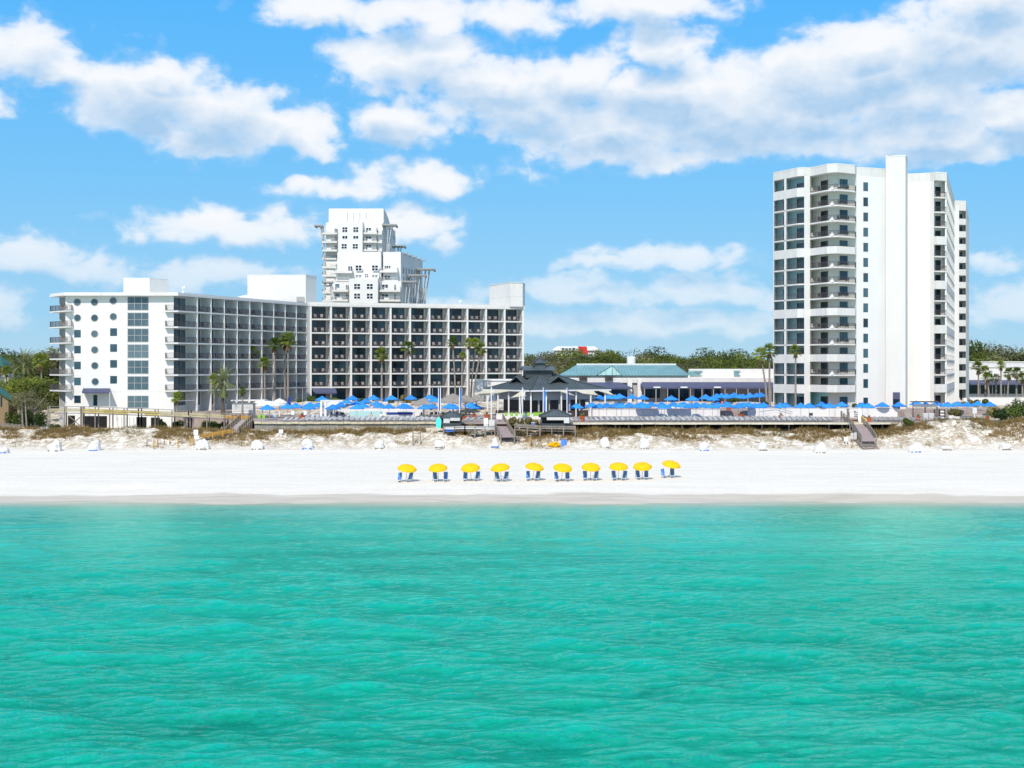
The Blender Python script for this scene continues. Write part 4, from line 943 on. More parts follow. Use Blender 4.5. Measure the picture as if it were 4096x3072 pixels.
# ------------------------------------------------------------------ dark roofed pavilion
pv = thing('bar_pavilion', 'open beach bar pavilion with dark standing seam hip roof and two tier cupola', 'pavilion', (8, 246, 5.7))
pC, pL, pR = V2(3.3, 238), V2(-5.6, 250.4), V2(18.9, 249.2)
du = (pR-pC); dw = (pL-pC); pB = pR+dw
zE = 10.75; cA = pC+du*.40+dw*.46
def hip(corners, apex2, z0, z1, m, name, root, over=0):
    mb = MB(); n = len(corners); k = [V2(*c) for c in corners]; q = [c+(apex2-c)*1.0 for c in k]
    vs = [(c.x, c.y, z0) for c in k]
    return mb, vs
def frustum(root, name, m, cs, z0, cs2, z1, seams=0, sm='slate2'):
    mb = MB(); n = len(cs); vs = [(c[0], c[1], z0) for c in cs]+[(c[0], c[1], z1) for c in cs2]
    mb.add(vs, [(i, (i+1) % n, n+(i+1) % n, n+i) for i in range(n)]+[tuple(range(n, 2*n)), tuple(range(n-1, -1, -1))]); o = mb.build(name, m, root)
    if seams:
        mb = MB()
        for i in range(n):
            a, b = V2(*cs[i]), V2(*cs[(i+1) % n]); c, d = V2(*cs2[i]), V2(*cs2[(i+1) % n]); e = (b-a).normalized(); inn = Vector((-e.y, e.x)); ln = (b-a).length; rise = (c-a).dot(inn)
            s = seams
            while s < ln:
                p = a+e*s; lim = min(1, s/max(.01, (c-a).dot(e)) if (c-a).dot(e) > 0 else 1, (ln-s)/max(.01, (b-d).dot(e)) if (b-d).dot(e) > 0 else 1)
                q = p+inn*rise*lim; mb.tube((p.x, p.y, z0+.04), (q.x, q.y, z0+(z1-z0)*lim+.04), .045, n=4, caps=False); s += seams
            mb.tube((a.x, a.y, z0+.05), (c.x, c.y, z1+.05), .12, n=5, caps=False)
        mb.build('roof_seam', sm, o)
    return o
cor = [pC, pR, pB, pL]; top = [c+(cA-c)*.86 for c in cor]
# lower flare then steeper upper slope
midc = [c+(cA-c)*.42 for c in cor]
rf = frustum(pv, 'roof', 'slate', cor, zE, midc, 12.05, .75); frustum(pv, 'roof', 'slate', midc, 12.052, top, 13.95, .75)
mb = MB(); o_ = [c+(cA-c)*-.012 for c in cor]
for i in range(4): mb.wall(o_[i], o_[(i+1) % 4], zE-.22, zE+.06, .22, .0)
mb.build('gutter', 'wframe', rf)
# cupola: dark box, gabled roof, small turret with cap
def rect(c, hx, hy, e): f_ = Vector((-e.y, e.x)); return [c-e*hx-f_*hy, c+e*hx-f_*hy, c+e*hx+f_*hy, c-e*hx+f_*hy]
e_ = du.normalized()
cu = V2(cA.x-.6, cA.y); ce = Vector((1, .12)).normalized()
MB().prism(rect(cu, 2.5, 2.0, ce), 13.0, 14.45).build('cupola', 'slate2', pv)
r_ = rect(cu, 3.2, 2.7, ce); rd_ = [cu-ce*3.1, cu+ce*3.1]; mb = MB(); z0, z1 = 14.42, 15.25
mb.add([(p.x, p.y, z0) for p in r_]+[(rd_[0].x, rd_[0].y, z1), (rd_[1].x, rd_[1].y, z1)], [(0, 1, 5, 4), (2, 3, 4, 5), (1, 2, 5), (3, 0, 4), (3, 2, 1, 0)]); mb.build('cupola_roof', 'slate', pv)
tc_ = cu+ce*.4; MB().prism(rect(tc_, 1.0, 1.0, ce), 14.8, 15.85).build('turret', 'slate', pv)
frustum(pv, 'turret_cap', 'slate', rect(tc_, 1.45, 1.45, ce), 15.82, rect(tc_, .06, .06, ce), 16.75, .5)
# dormer gables on both visible slopes
def dormer(base, dirn, out, w, h, depth, z):
    a, b = base-dirn*w/2, base+dirn*w/2; t_ = base; mb = MB(); bk = -out*depth
    mb.add([(a.x, a.y, z), (b.x, b.y, z), (t_.x, t_.y, z+h), ((a+bk).x, (a+bk).y, z+.0), ((b+bk).x, (b+bk).y, z), ((t_+bk).x, (t_+bk).y, z+h)], [(0, 2, 5, 3), (2, 1, 4, 5)]); mb.m = 1
    i_ = base-out*.5; a2, b2 = i_-dirn*w*.40, i_+dirn*w*.40; mb.add([(a2.x, a2.y, z), (b2.x, b2.y, z), (i_.x, i_.y, z+h*.8)], [(0, 1, 2)])
    mb.m = 0; mb.tube((a.x, a.y, z), (t_.x, t_.y, z+h), .16, n=5); mb.tube((b.x, b.y, z), (t_.x, t_.y, z+h), .16, n=5)
    mb.build('dormer', ['slate', 'black'], pv)
outR = Vector((du.y, -du.x)).normalized(); outL = Vector((-dw.y, dw.x)).normalized()
mR = (midc[0]+midc[1])/2-du*.01; mL = (midc[0]+midc[3])/2+dw*.06
dormer(mR+outR*.3, du.normalized(), outR, 4.6, 1.35, 4.0, 11.95); dormer(mL+outL*.3, dw.normalized(), outL, 4.6, 1.35, 4.0, 11.95)
# posts, ceiling shade, bar counter and a dark core for the dim interior
for a, b, n in ((pC, pR, 5), (pC, pL, 4)):
    for i in range(n+1):
        if i == 0 and b is pL: continue
        q = a+(b-a)*(i/n)+(cA-(a+(b-a)*(i/n)))*.08; MB().box((q.x, q.y, (zE+5.3)/2), (.26, .26, zE-5.3-.1)).build('post', 'stucco', pv)
ins = [c+(cA-c)*.22 for c in cor]
MB().prism([c+(cA-c)*.04 for c in cor], zE-.32, zE-.24).build('ceiling', 'slate2', pv)
mb = MB(); mb.wall(ins[0], ins[1], 8.9, zE-.33, .2); mb.wall(ins[3], ins[0], 8.9, zE-.33, .2); mb.build('fascia_panel', 'gframe', pv)
mb = MB(); mb.prism([c+(cA-c)*.36 for c in cor], 5.6, zE-.33); mb.build('shade_core', 'frame', pv)  # dark block added to paint the shade under the roof
mb = MB(); mb.wall(ins[0], ins[1], 5.6, 6.85, .3); mb.wall(ins[3], ins[0], 5.6, 6.85, .3); mb.build('bar_counter', 'darkchair', pv)
for i in range(6):
    q = ins[0]+(ins[1]-ins[0])*(i+.6)/6.2; MB().box((q.x, q.y, 7.9), (.3, .3, 2.3)).build('column', 'gframe', pv)
# ------------------------------------------------------------------ shade sails on white masts
def sail(label, pts, sag=.35, n=8):
    """stretched cloth between three or four anchor points"""
    P_ = [Vector(p) for p in pts]; c = sum(P_, Vector())/len(P_); r = thing('shade_sail', label, 'shade sail', c, 0, 'cream shade sails around the pavilion'); mb = MB()
    if len(P_) == 3: P_ = [P_[0], P_[1], P_[2], P_[2]]
    vs = []
    for j in range(n+1):
        for i in range(n+1):
            u, v = i/n, j/n
            p = P_[0].lerp(P_[1], u).lerp(P_[3].lerp(P_[2], u), v); s = 4*u*(1-u)*4*v*(1-v); e = max(4*u*(1-u)*(1-4*v*(1-v)), 4*v*(1-v)*(1-4*u*(1-u)))
            p = p.lerp(c, .16*e); p.z -= sag*s; vs.append(p)
    mb.add(vs, [(j*(n+1)+i, j*(n+1)+i+1, (j+1)*(n+1)+i+1, (j+1)*(n+1)+i) for j in range(n) for i in range(n)]); mb.build('cloth', 'sail', r, smooth=True); return r
def pt(px, py, D): return (gx(px, D), D, gz(py, D))
sail('broad cream shade sail rising to a peak left of the pavilion', [pt(1883, 1577, 232), pt(1935, 1557, 236), pt(2078, 1560, 236), pt(1990, 1572, 231)], .3)
sail('long flat cream shade sail reaching under the left pavilion eave', [pt(1875, 1582, 233), pt(2060, 1561, 238), pt(1990, 1574, 234), pt(1905, 1584, 231)], .2)
sail('small peaked cream shade sail hung from the front mast', [pt(2087, 1561, 231), pt(2040, 1592, 229), pt(2106, 1584, 228.5)], .1)
sail('narrow cream shade sail beneath the middle of the pavilion eave', [pt(2222, 1561, 235), pt(2262, 1561, 235), pt(2302, 1583, 232)], .25)
sail('wide cream shade sail under the right pavilion eave', [pt(2288, 1560, 235.5), pt(2375, 1560, 236), pt(2397, 1582, 232), pt(2330, 1574, 233.5)], .3)
sail('cream shade sail at the right end of the pavilion eave', [pt(2380, 1560, 236.5), pt(2432, 1561, 237), pt(2462, 1583, 233)], .3)
def mast(px, ytop, ybot, D, label, flag=None, r=.085, lean=0):
    x, zb, zt = gx(px, D), gz(ybot, D), gz(ytop, D); o = thing('flag_mast' if flag else 'shade_mast', label, 'mast', (x, D, zb)); MB().tube((x, D, zb), (x+lean, D, zt), r, r*.8, 8).build('pole', 'aluminium', o); MB().lathe((x+lean, D, zt), [(r*1.6, 0), (r*1.6, .12)], 8).build('cap', 'steel', o)
    if flag:
        mb = MB(); n = 10; w, h = flag[1], flag[2]
        vs = []
        for j in range(n+1):
            for i in range(4):
                vs.append((x+.09+w*i/3*(1-.25*j/n), D-.10*math.sin(i*1.7+j*.9), zt-.15-h*j/n-.12*i))
        mb.add(vs, [(j*4+i, (j+1)*4+i, (j+1)*4+i+1, j*4+i+1) for j in range(n) for i in range(3)]); mb.build('flag', flag[0], o, smooth=True)
mast(1965, 1548, 1728, 219.5, 'tall white mast beside the grey sign, small pale flag at top', ('lrail', .35, .9), .10)
mast(2090, 1552, 1697, 222, 'white mast carrying the peaked sail beside the centre ramp', ('lrail', .4, 1.6), .10)
mast(2078, 1588, 1716, 220.5, 'thin leaning white mast at the right of the centre ramp', None, .07, .35)
mast(2173, 1552, 1650, 228, 'mast with long blue flag in front of the pavilion centre', ('blue', .26, 3.6))
mast(2268, 1553, 1655, 228, 'mast with dark blue flag right of the pavilion centre', ('blue2', .24, 3.6))
mast(1838, 1548, 1650, 229, 'mast with blue flag between taupe and blue umbrellas', ('blue', .26, 3.2))
mast(1754, 1550, 1640, 231, 'mast with dark blue flag at the left of the taupe umbrellas', ('blue2', .30, 3.8))
mast(1762, 1551, 1645, 229, 'grey mast beside the dark blue flag near the left kiosk', None, .10)
# ------------------------------------------------------------------ kiosks below the deck
def kiosk(px0, px1, y_eave, y_top, y_base, D, label, post_px, board):
    xm = gx((px0+px1)/2, D); hw_ = (px1-px0)/2*D/F; zE_, zT, zB = gz(y_eave, D), gz(y_top, D), gz(y_base, D); zE_ += .0
    k = thing('beach_kiosk', label, 'kiosk', (xm, D, zB), 0, 'dark hip roofed beach kiosks'); c = [V2(xm-hw_, D-1.7), V2(xm+hw_, D-1.7), V2(xm+hw_, D+1.9), V2(xm-hw_, D+1.9)]; m2 = V2(xm, D+.1)
    r = frustum(k, 'roof', 'slate', c, zE_, [m2+(p-m2)*.10 for p in c], zT, .55)
    mb = MB()
    for i in range(4): mb.wall(c[i], c[(i+1) % 4], zE_-.16, zE_+.02, .12)
    mb.build('fascia_board', 'slate2', r)
    for sx in (-.86, .86):
        for sy in (-1.35, 1.5): MB().box((xm+hw_*sx, D+sy, (zB+zE_)/2), (.18, .18, zE_-zB)).build('post', 'slate2', k)
    MB().box((xm, D+1.4, (zB+zE_)/2+.2), (hw_*1.66, .1, zE_-zB-.5)).build('back_panel', 'frame', k)
    MB().box((xm, D-.2, zB+.45), (hw_*1.7, 2.8, .9)).build('counter', 'slate2', k)
    for a, b, y0, y1, dd in board:
        p, q = gx(a, D-1.4), gx(b, D-1.4); MB().box(((p+q)/2, D-1.45-dd, (gz(y0, D-1.4)+gz(y1, D-1.4))/2), (abs(q-p), .06, abs(gz(y0, D-1.4)-gz(y1, D-1.4)))).build('shutter_panel', 'lrail', k)
    return k
kiosk(1762, 1850, 1667, 1645, 1712, 219, 'left kiosk with white door panel and an aqua board leaning on it', None, [(1774, 1799, 1672, 1706, .1), (1801, 1840, 1671, 1683, .3)])
kiosk(2156, 2286, 1664, 1639, 1714, 218.5, 'right kiosk with raised white shutters beside the wooden rail', None, [(2187, 2260, 1669, 1680, .35), (2255, 2277, 1669, 1692, .5)])
b_ = thing('paddle_board', 'aqua paddle board standing upright against the left kiosk', 'board', (gx(1754, 216.6), 216.6, gz(1713, 216.6)))
mb = MB(); D = 216.6; pr = [(0, .25), (.25, .38), (.8, .46), (1.2, .46), (1.55, .36), (1.72, .2), (1.78, .05)]; n = len(pr); xm = gx(1754, D); z0 = gz(1713, D)
vs = [(xm-w_, D+h_*.12, z0+h_) for h_, w_ in pr]+[(xm+w_, D+h_*.12, z0+h_) for h_, w_ in pr[::-1]]
mb.add(vs+[(x, y+.09, z) for x, y, z in vs], [tuple(range(2*n)), tuple(range(4*n-1, 2*n-1, -1))]+[(i, 2*n+i, 2*n+(i+1) % (2*n), (i+1) % (2*n)) for i in range(2*n)]); mb.build('deck_skin', 'aquaboard', b_)
# ------------------------------------------------------------------ blue market umbrellas
def octa(mb, c, r, z0, z1, r1=0.0, n=8, sag=.06, a0=.2):
    """umbrella cloth: n gores from rim to top, hanging a little between the ribs"""
    m_ = 3; vs = []; fs = []
    for k in range(m_+1):
        t_ = k/m_; rr = r+(r1-r)*t_; z = z0+(z1-z0)*(t_+.06*math.sin(math.pi*t_))
        for i in range(n*2):
            a = a0+math.pi*i/n; q = rr*(.955 if i % 2 else 1.0); vs.append((c[0]+q*math.cos(a), c[1]+q*math.sin(a), z-(sag*(1-t_) if i % 2 else 0)))
    for k in range(m_):
        for i in range(2*n): j = (i+1) % (2*n); fs.append((k*2*n+i, k*2*n+j, (k+1)*2*n+j, (k+1)*2*n+i))
    mb.add(vs, fs)
    # hanging valance
    b = len(mb.v); mb.add([vs[i] for i in range(2*n)]+[(vs[i][0], vs[i][1], vs[i][2]-.14) for i in range(2*n)], [(2*n+i, 2*n+(i+1) % (2*n), (i+1) % (2*n), i) for i in range(2*n)])
    return mb
um = thing('market_umbrella', 'x', 'umbrella')
MB().tube((0, 0, 0), (0, 0, 2.75), .028, n=6).build('pole', 'gframe', um); MB().lathe((0, 0, 0), [(.30, 0), (.28, .08), (.05, .12)], 10).build('base', 'slingframe', um)
cn = octa(MB(), (0, 0, 0), 1.36, 2.06, 2.62, .22).build('canopy', 'blue', um); octa(MB(), (0, 0, 0), .46, 2.60, 2.80, .03).build('vent', 'blue', cn)
MB().lathe((0, 0, 2.76), [(.035, 0), (.045, .06), (.0, .14)], 6).build('finial', 'steel', um)
freeze(um); umu = 0
# centre column and rim row of every open canopy in the photo
UM = [(1069,1636),(1149,1632),(1183,1629),(1236,1635),(1240,1625),(1272,1627),(1289,1601),(1386,1612),(1410,1598),(1331,1635),(1362,1626),(1462,1610),(1425,1618),(1428,1634),(1450,1628),(1494,1597),
 (1506,1620),(1521,1629),(1540,1608),(1555,1632),(1566,1597),(1613,1630),(1626,1633),(1643,1596),(1700,1634),(1725,1632),(1721,1594),(1740,1605),(1798,1630),(1815,1634),(1883,1626),(1900,1632),
 (2059,1600),(2157,1599),(2216,1597),(2276,1600),(2330,1600),(2306,1631),(2365,1593),(2399,1597),(2435,1592),(2478,1590),(2462,1594),(2528,1593),(2571,1596),(2685,1599),(2770,1600),
 (2368,1627),(2396,1630),(2427,1627),(2466,1628),(2486,1629),(2517,1627),(2551,1628),(2569,1620),(2574,1630),(2605,1623),(2646,1625),(2658,1632),(2693,1624),(2725,1627),(2735,1620),(2761,1630),(2784,1625),
 (2823,1594),(2852,1600),(2867,1590),(2886,1589),(2907,1590),(2924,1593),(2937,1586),(2960,1592),(2972,1592),(2999,1588),(3027,1587),(3044,1585),
 (2815,1628),(2850,1630),(2872,1626),(2905,1624),(2913,1627),(2953,1630),(2970,1626),(2994,1624),(3021,1629),(3054,1626),(3037,1630),(3119,1629),(3141,1627),(3203,1629),(3236,1629),(3287,1624),(3317,1629),
 (3367,1624),(3448,1627),(3472,1629),(3529,1625),(3595,1625),(3665,1619),(3703,1625),(3748,1621),(3790,1625),(3829,1622),(3869,1624),(3912,1621),(3959,1623)]
upper = [p for p in UM if p[1] < 1606]; lower = [p for p in UM if p[1] >= 1606]
def zone(px, up):
    if up: return ('above the left pool bar' if px < 1760 else 'in the shade beside the pavilion' if px < 2340 else 'on the terrace before the navy awning' if px < 2810 else 'in the crowded terrace group')
    return ('in the left cluster by white canopies' if px < 1300 else 'in the pool cluster before the hotel' if px < 1640 else 'near the left kiosk and flags' if px < 1950 else
            'over the loungers right of the pavilion' if px < 2620 else 'over the loungers before the navy awning' if px < 3070 else 'at the foot of the tower bay' if px < 3400 else 'under the blank tower walls' if px < 3640 else 'at the far right end of the deck')
cnt = {}
for px, py in sorted(UM):
    up = py < 1606; z0 = TERR if up else DECK
    Dp = (CZ-z0-1.99)*F/(py-HZ); Dp = min(Dp, 283)
    if 2290 < px < 3480 and not up: Dp = min(Dp, 247)
    zn = zone(px, up); cnt[zn] = cnt.get(zn, 0)+1
    s = random.uniform(.95, 1.05)
    put(um, umu, (gx(px, Dp), Dp, z0), random.uniform(0, .8), 'blue umbrella %s, %s from the left' % (zn, nth(cnt[zn])), 'open blue umbrellas around the pool deck', (s, s, 1)); umu = 1
# folded blue umbrella
fu = thing('market_umbrella', 'folded deep blue umbrella standing above the white canopies at the left', 'umbrella', (gx(1155, 252), 252, TERR-.6)); x, y, z = fu.location
MB().tube((x, y, z), (x, y, z+3.2), .04).build('pole', 'gframe', fu); MB().lathe((x, y, z), [(.05, 1.3), (.34, 1.35), (.42, 2.0), (.22, 2.5), (.30, 2.55), (.14, 3.0), (.03, 3.3)], 9).build('canopy', 'blue2', fu)
# large taupe umbrellas and white canopies
def big(px, yrim, ytop, rpx, D, m, lab, cat='umbrella', n=8, nm='shade_umbrella'):
    x = gx(px, D); zr, zt = gz(yrim, D), gz(ytop, D); r = rpx*D/F; base = TERR if D > 262 else DECK; o = thing(nm, lab, cat, (x, D, base))
    MB().tube((x, D, base), (x, D, zt-.1), .12, n=8).build('pole', 'gframe' if m == 'taupe' else 'aluminium', o)
    octa(MB(), (x, D, 0), r, zr+.1, zt, .12, n, .14, random.random()).build('canopy', m, o)
    if n == 4:
        for i in range(4): a = math.pi*i/2+.4; MB().tube((x+r*.92*math.cos(a), D+r*.92*math.sin(a), base), (x+r*.92*math.cos(a), D+r*.92*math.sin(a), zr+.1), .06).build('post', 'aluminium', o)
    return o
big(1695, 1618, 1592, 53, 246, 'taupe', 'taupe umbrella left of the pair of masts with blue flags'); big(1812, 1608, 1574, 66, 252, 'taupe', 'largest taupe umbrella, just behind the blue flag'); big(1862, 1606, 1580, 52, 258, 'taupe', 'taupe umbrella partly hidden at the right of the largest taupe one')
big(1905, 1602, 1582, 40, 262, 'taupe', 'rightmost low taupe umbrella beside the cream sail')
big(1078, 1622, 1603, 56, 240, 'whitecanvas', 'widest white canopy umbrella over the left snack area'); big(1050, 1612, 1597, 38, 246, 'whitecanvas', 'white canopy behind the widest one, at its left'); big(1118, 1611, 1594, 30, 248, 'whitecanvas', 'small peaked white canopy at the right of the widest one')
big(1338, 1618, 1603, 36, 247, 'whitecanvas', 'white canopy behind the blue umbrellas beside the white gate posts'); big(1345, 1628, 1612, 45, 245, 'whitecanvas', 'lower white canopy by the white gate posts')
hut = thing('snack_hut', 'white slatted snack hut at the left end of the pool deck', 'hut', (gx(965, 240), 241, 4.6)); D = 240; x0, x1 = gx(928, D), gx(1010, D); mb = MB(); mb.box(((x0+x1)/2, D+1.5, 6.4), (x1-x0, 2.6, 4.0)); mb.build('wall', 'stucco', hut)
MB().box(((gx(925, D)+gx(1060, D))/2, D+1.4, gz(1602, D)), ((gx(1060, D)-gx(925, D)), 3.6, .22)).build('roof', 'fascia', hut)
for i in range(7): MB().box(((x0+x1)/2, D+.17, gz(1645-5.5*i, D)), (x1-x0-.3, .06, .10)).build('slat', 'lrail', hut)
wg = thing('white_pergola', 'white gateway of square posts and flat roof in the left pool cluster', 'pergola', (gx(1293, 238), 238, DECK)); D = 238
for a in (1285, 1302): MB().box((gx(a, D), D, (DECK+gz(1605, D))/2), (.35, .35, gz(1605, D)-DECK)).build('post', 'aluminium', wg)
MB().box(((gx(1281, D)+gx(1370, D))/2, D+1.5, gz(1604, D)), (gx(1370, D)-gx(1281, D), 3.4, .24)).build('roof', 'whitecanvas', wg)
# ------------------------------------------------------------------ loungers
lo = thing('sun_lounger', 'x', 'sun lounger')
mb = MB()
for sx in (-.32, .32):
    mb.box((sx, -.35, .33), (.05, 1.35, .05)); mb.tube((sx, .32, .34), (sx, .92, .72), .03, n=4)
    for y in (-.95, .28): mb.tube((sx, y, 0), (sx, y, .33), .028, n=4)
mb.tube((-.32, .85, .66), (-.32, .70, 0), .022, n=4); mb.tube((.32, .85, .66), (.32, .70, 0), .022, n=4); mb.build('frame', 'slingframe', lo)
mb = MB(); pr = [(-1.02, .37), (-.5, .36), (.0, .355), (.31, .37), (.62, .55), (.95, .76)]
mb.add([(-.33, y, z) for y, z in pr]+[(.33, y, z) for y, z in pr]+[(-.33, y, z-.045) for y, z in pr]+[(.33, y, z-.045) for y, z in pr], [(i, i+6, i+7, i+1) for i in range(5)]+[(12+i, 13+i, 19+i, 18+i) for i in range(5)]+[(0, 12, 18, 6), (5, 11, 23, 17)]+[(i, i+1, 13+i, 12+i) for i in range(5)]+[(6+i, 18+i, 19+i, 7+i) for i in range(5)]); mb.build('sling', 'sling', lo)
freeze(lo); lou = 0
def row(p0, p1, step, D, rz, lab, z=DECK, skip=()):
    global lou
    px = p0; k = 0
    while px <= p1:
        if not any(a <= px <= b for a, b in skip):
            k += 1; put(lo, lou, (gx(px, D)+random.uniform(-.06, .06), D+random.uniform(-.25, .25), z), R(rz+random.uniform(-7, 7)), lab % nth(k), 'grey sling loungers on the pool deck'); lou = 1
        px += step*random.uniform(.9, 1.1)
row(1132, 1795, 22, 223.0, -38, 'grey lounger in the front row on the sea wall, %s from the left')
row(1210, 1800, 23, 226.2, -36, 'grey lounger in the second row behind the sea wall, %s from the left'); row(1290, 1700, 27, 229.6, -34, 'grey lounger in the third row by the left pool bar, %s from the left')
row(1855, 1905, 24, 224, -60, 'grey lounger between the left kiosk and the centre ramp, %s from the left')
row(2293, 3335, 21, 222.6, 34, 'grey lounger in the front row along the timber edge, %s from the left', skip=((2316, 2345),)); row(2415, 3330, 23, 226.6, 36, 'grey lounger in the second row before the white wall, %s from the left')
row(2640, 3280, 30, 230.5, 38, 'grey lounger in the third row before the white wall, %s from the left')
row(3492, 3640, 20, 223.2, 60, 'pale lounger in the front row right of the surfboards, %s from the left'); row(3495, 3780, 24, 227.5, 62, 'pale lounger in the second row under the blank tower, %s from the left'); row(3872, 3975, 25, 226, 64, 'pale lounger in the short row below the last umbrellas, %s from the left', 5.9)
row(1232, 1312, 20, 238, 0, 'upright dark lounger row behind the orange planter, %s from the left')
# dark and white dining chairs under the umbrellas
pc = thing('patio_chair', 'x', 'chair'); mb = MB()
for sx in (-.24, .24):
    for sy in (-.22, .24): mb.tube((sx, sy, 0), (sx, sy, .44 if sy < 0 else .95), .022, n=4)
    mb.box((sx, 0, .64), (.05, .48, .04))
mb.build('frame', 'slingframe', pc); MB().box((0, 0, .44), (.5, .48, .05)).build('seat', 'darkchair', pc); MB().box((0, .25, .74), (.5, .04, .46)).build('backrest', 'darkchair', pc); freeze(pc); pcu = 0
def chairs(p0, p1, step, D, z, lab, kind=None):
    global pcu
    px = p0; k = 0
    while px <= p1:
        k += 1; Dq = D+random.uniform(-.8, .8); put(pc, pcu, (gx(px, Dq), Dq, z), random.uniform(-2.6, 2.6), lab % nth(k), 'dark chairs at the pool deck tables'); pcu = 1; px += step*random.uniform(.8, 1.2)
chairs(1330, 1420, 15, 243, DECK, 'dark dining chair behind the left white gateway, %s from the left'); chairs(1690, 1900, 14, 243, DECK, 'dark dining chair below the taupe umbrellas, %s from the left'); chairs(2320, 2560, 15, 253, TERR, 'dark dining chair right of the pavilion, %s from the left')
chairs(2850, 3050, 14, 272, TERR, 'dark dining chair in the crowded terrace group, %s from the left'); chairs(2060, 2290, 14, 240, DECK, 'dark dining chair under the pavilion eave, %s from the left')
wc = thing('resin_chair', 'x', 'chair'); MB().box((0, 0, .42), (.6, .6, .12)).build('seat', 'whitechair', wc); MB().box((0, .3, .8), (.6, .08, .8)).build('backrest', 'whitechair', wc); mb = MB()
for sx in (-.26, .26):
    for sy in (-.25, .27): mb.tube((sx, sy, 0), (sx, sy, .4), .035, n=4)
mb.build('leg_frame', 'whitechair', wc); freeze(wc)
k = 0
for px in (2692, 2712, 2735, 2752, 2790, 2812, 2832, 2850):
    k += 1; put(wc, k > 1, (gx(px, 251), 251, TERR), math.pi+random.uniform(-.3, .3) if 0 else random.uniform(-.3, .3), 'white high backed chair on the terrace edge, %s from the left' % nth(k), 'white chairs on the terrace edge')
for px, D, z, lab in ((3842, 300, 6.7, 'white reclining chair at the foot of the rear tower block'), (3862, 299, 6.7, 'second white chair beside the rear tower block'), (3752, 262, 6.7, 'white chair by the tower ground floor doorway'), (1168, 243, DECK, 'white chair beside the left white canopies'), (1100, 232, DECK, 'white chair under the leftmost blue umbrella'), (1218, 244, DECK, 'white chair behind the left orange planter')):
    put(wc, 1, (gx(px, D), D, z), random.uniform(-1, 1), lab)
tb = thing('patio_table', 'x', 'table'); MB().lathe((0, 0, .70), [(.55, 0), (.55, .05)], 14).build('table_top', 'whitechair', tb); MB().tube((0, 0, .05), (0, 0, .7), .05).build('pedestal', 'slingframe', tb); MB().lathe((0, 0, 0), [(.3, 0), (.3, .05)], 10).build('base', 'slingframe', tb); freeze(tb); k = 0
for px, D, z in ((1160, 242, DECK), (1205, 243, DECK), (1345, 244, DECK), (1400, 244, DECK), (1710, 242, DECK), (1760, 244, DECK), (1830, 243, DECK), (1890, 242, DECK), (2335, 254, TERR), (2400, 254, TERR), (2470, 255, TERR), (2860, 271, TERR), (2920, 272, TERR), (2985, 272, TERR), (3035, 271, TERR)):
    k += 1; put(tb, k > 1, (gx(px, D), D, z), 0, 'round white table under the blue umbrellas, %s from the left' % nth(k), 'round tables under the umbrellas')
# lime bar stools at the white wall
ls = thing('bar_stool', 'x', 'stool'); mb = MB()
for sx in (-.2, .2):
    for sy in (-.2, .2): mb.tube((sx, sy, 0), (sx*.9, sy*.9, .76), .022, n=4)
mb.build('leg_frame', 'lrail', ls); MB().box((0, 0, .78), (.5, .48, .05)).build('seat', 'lime', ls); MB().box((0, -.24, 1.08), (.5, .05, .55)).build('backrest', 'lime', ls); freeze(ls); k = 0
for px in (2024, 2046, 2066, 2092, 2114, 2138, 2148, 2158, 2168):
    k += 1; put(ls, k > 1, (gx(px, 231.5), 231.5, DECK-.05), random.uniform(-.15, .15), 'lime green bar stool at the white pavilion wall, %s from the left' % nth(k), 'lime bar stools at the white wall')
for px, lab in ((1037, 'lime green chair at the left end of the deck, nearer the snack hut'), (1055, 'lime green chair below the leftmost blue umbrella')):
    put(ls, 1, (gx(px, 226), 226, DECK-.25), .1, lab, 'lime chairs at the left deck end')
# terracotta planters with small plants
def planter(px, ybot, wpx, D, z, lab, tall=0, plant=1):
    r = wpx/2*D/F; x = gx(px, D); o = thing('planter', lab, 'planter', (x, D, z), 0, 'terracotta planters on the pool deck'); h = r*(1.5 if not tall else 2.1)
    MB().lathe((x, D, z), [(r*.66, 0), (r*.95, h*.85), (r*1.06, h*.86), (r*1.06, h), (r*.9, h), (r*.9, h*.9)], 14).build('pot', 'terracotta', o)
    if plant:
        mb = MB()
        for i in range(46):
            a = random.uniform(0, 6.28); e = random.uniform(.2, 1.4); ln = r*random.uniform(.9, 1.9); p = Vector((x, D, z+h)); d = Vector((math.cos(a)*math.cos(e), math.sin(a)*math.cos(e), math.sin(e))); s = d.cross(Vector((0, 0, 1))).normalized()*r*.11
            mb.add([p-s, p+s, p+d*ln+s*.3-Vector((0, 0, ln*.15))], [(0, 1, 2)])
        mb.build('plant', 'fan', o)
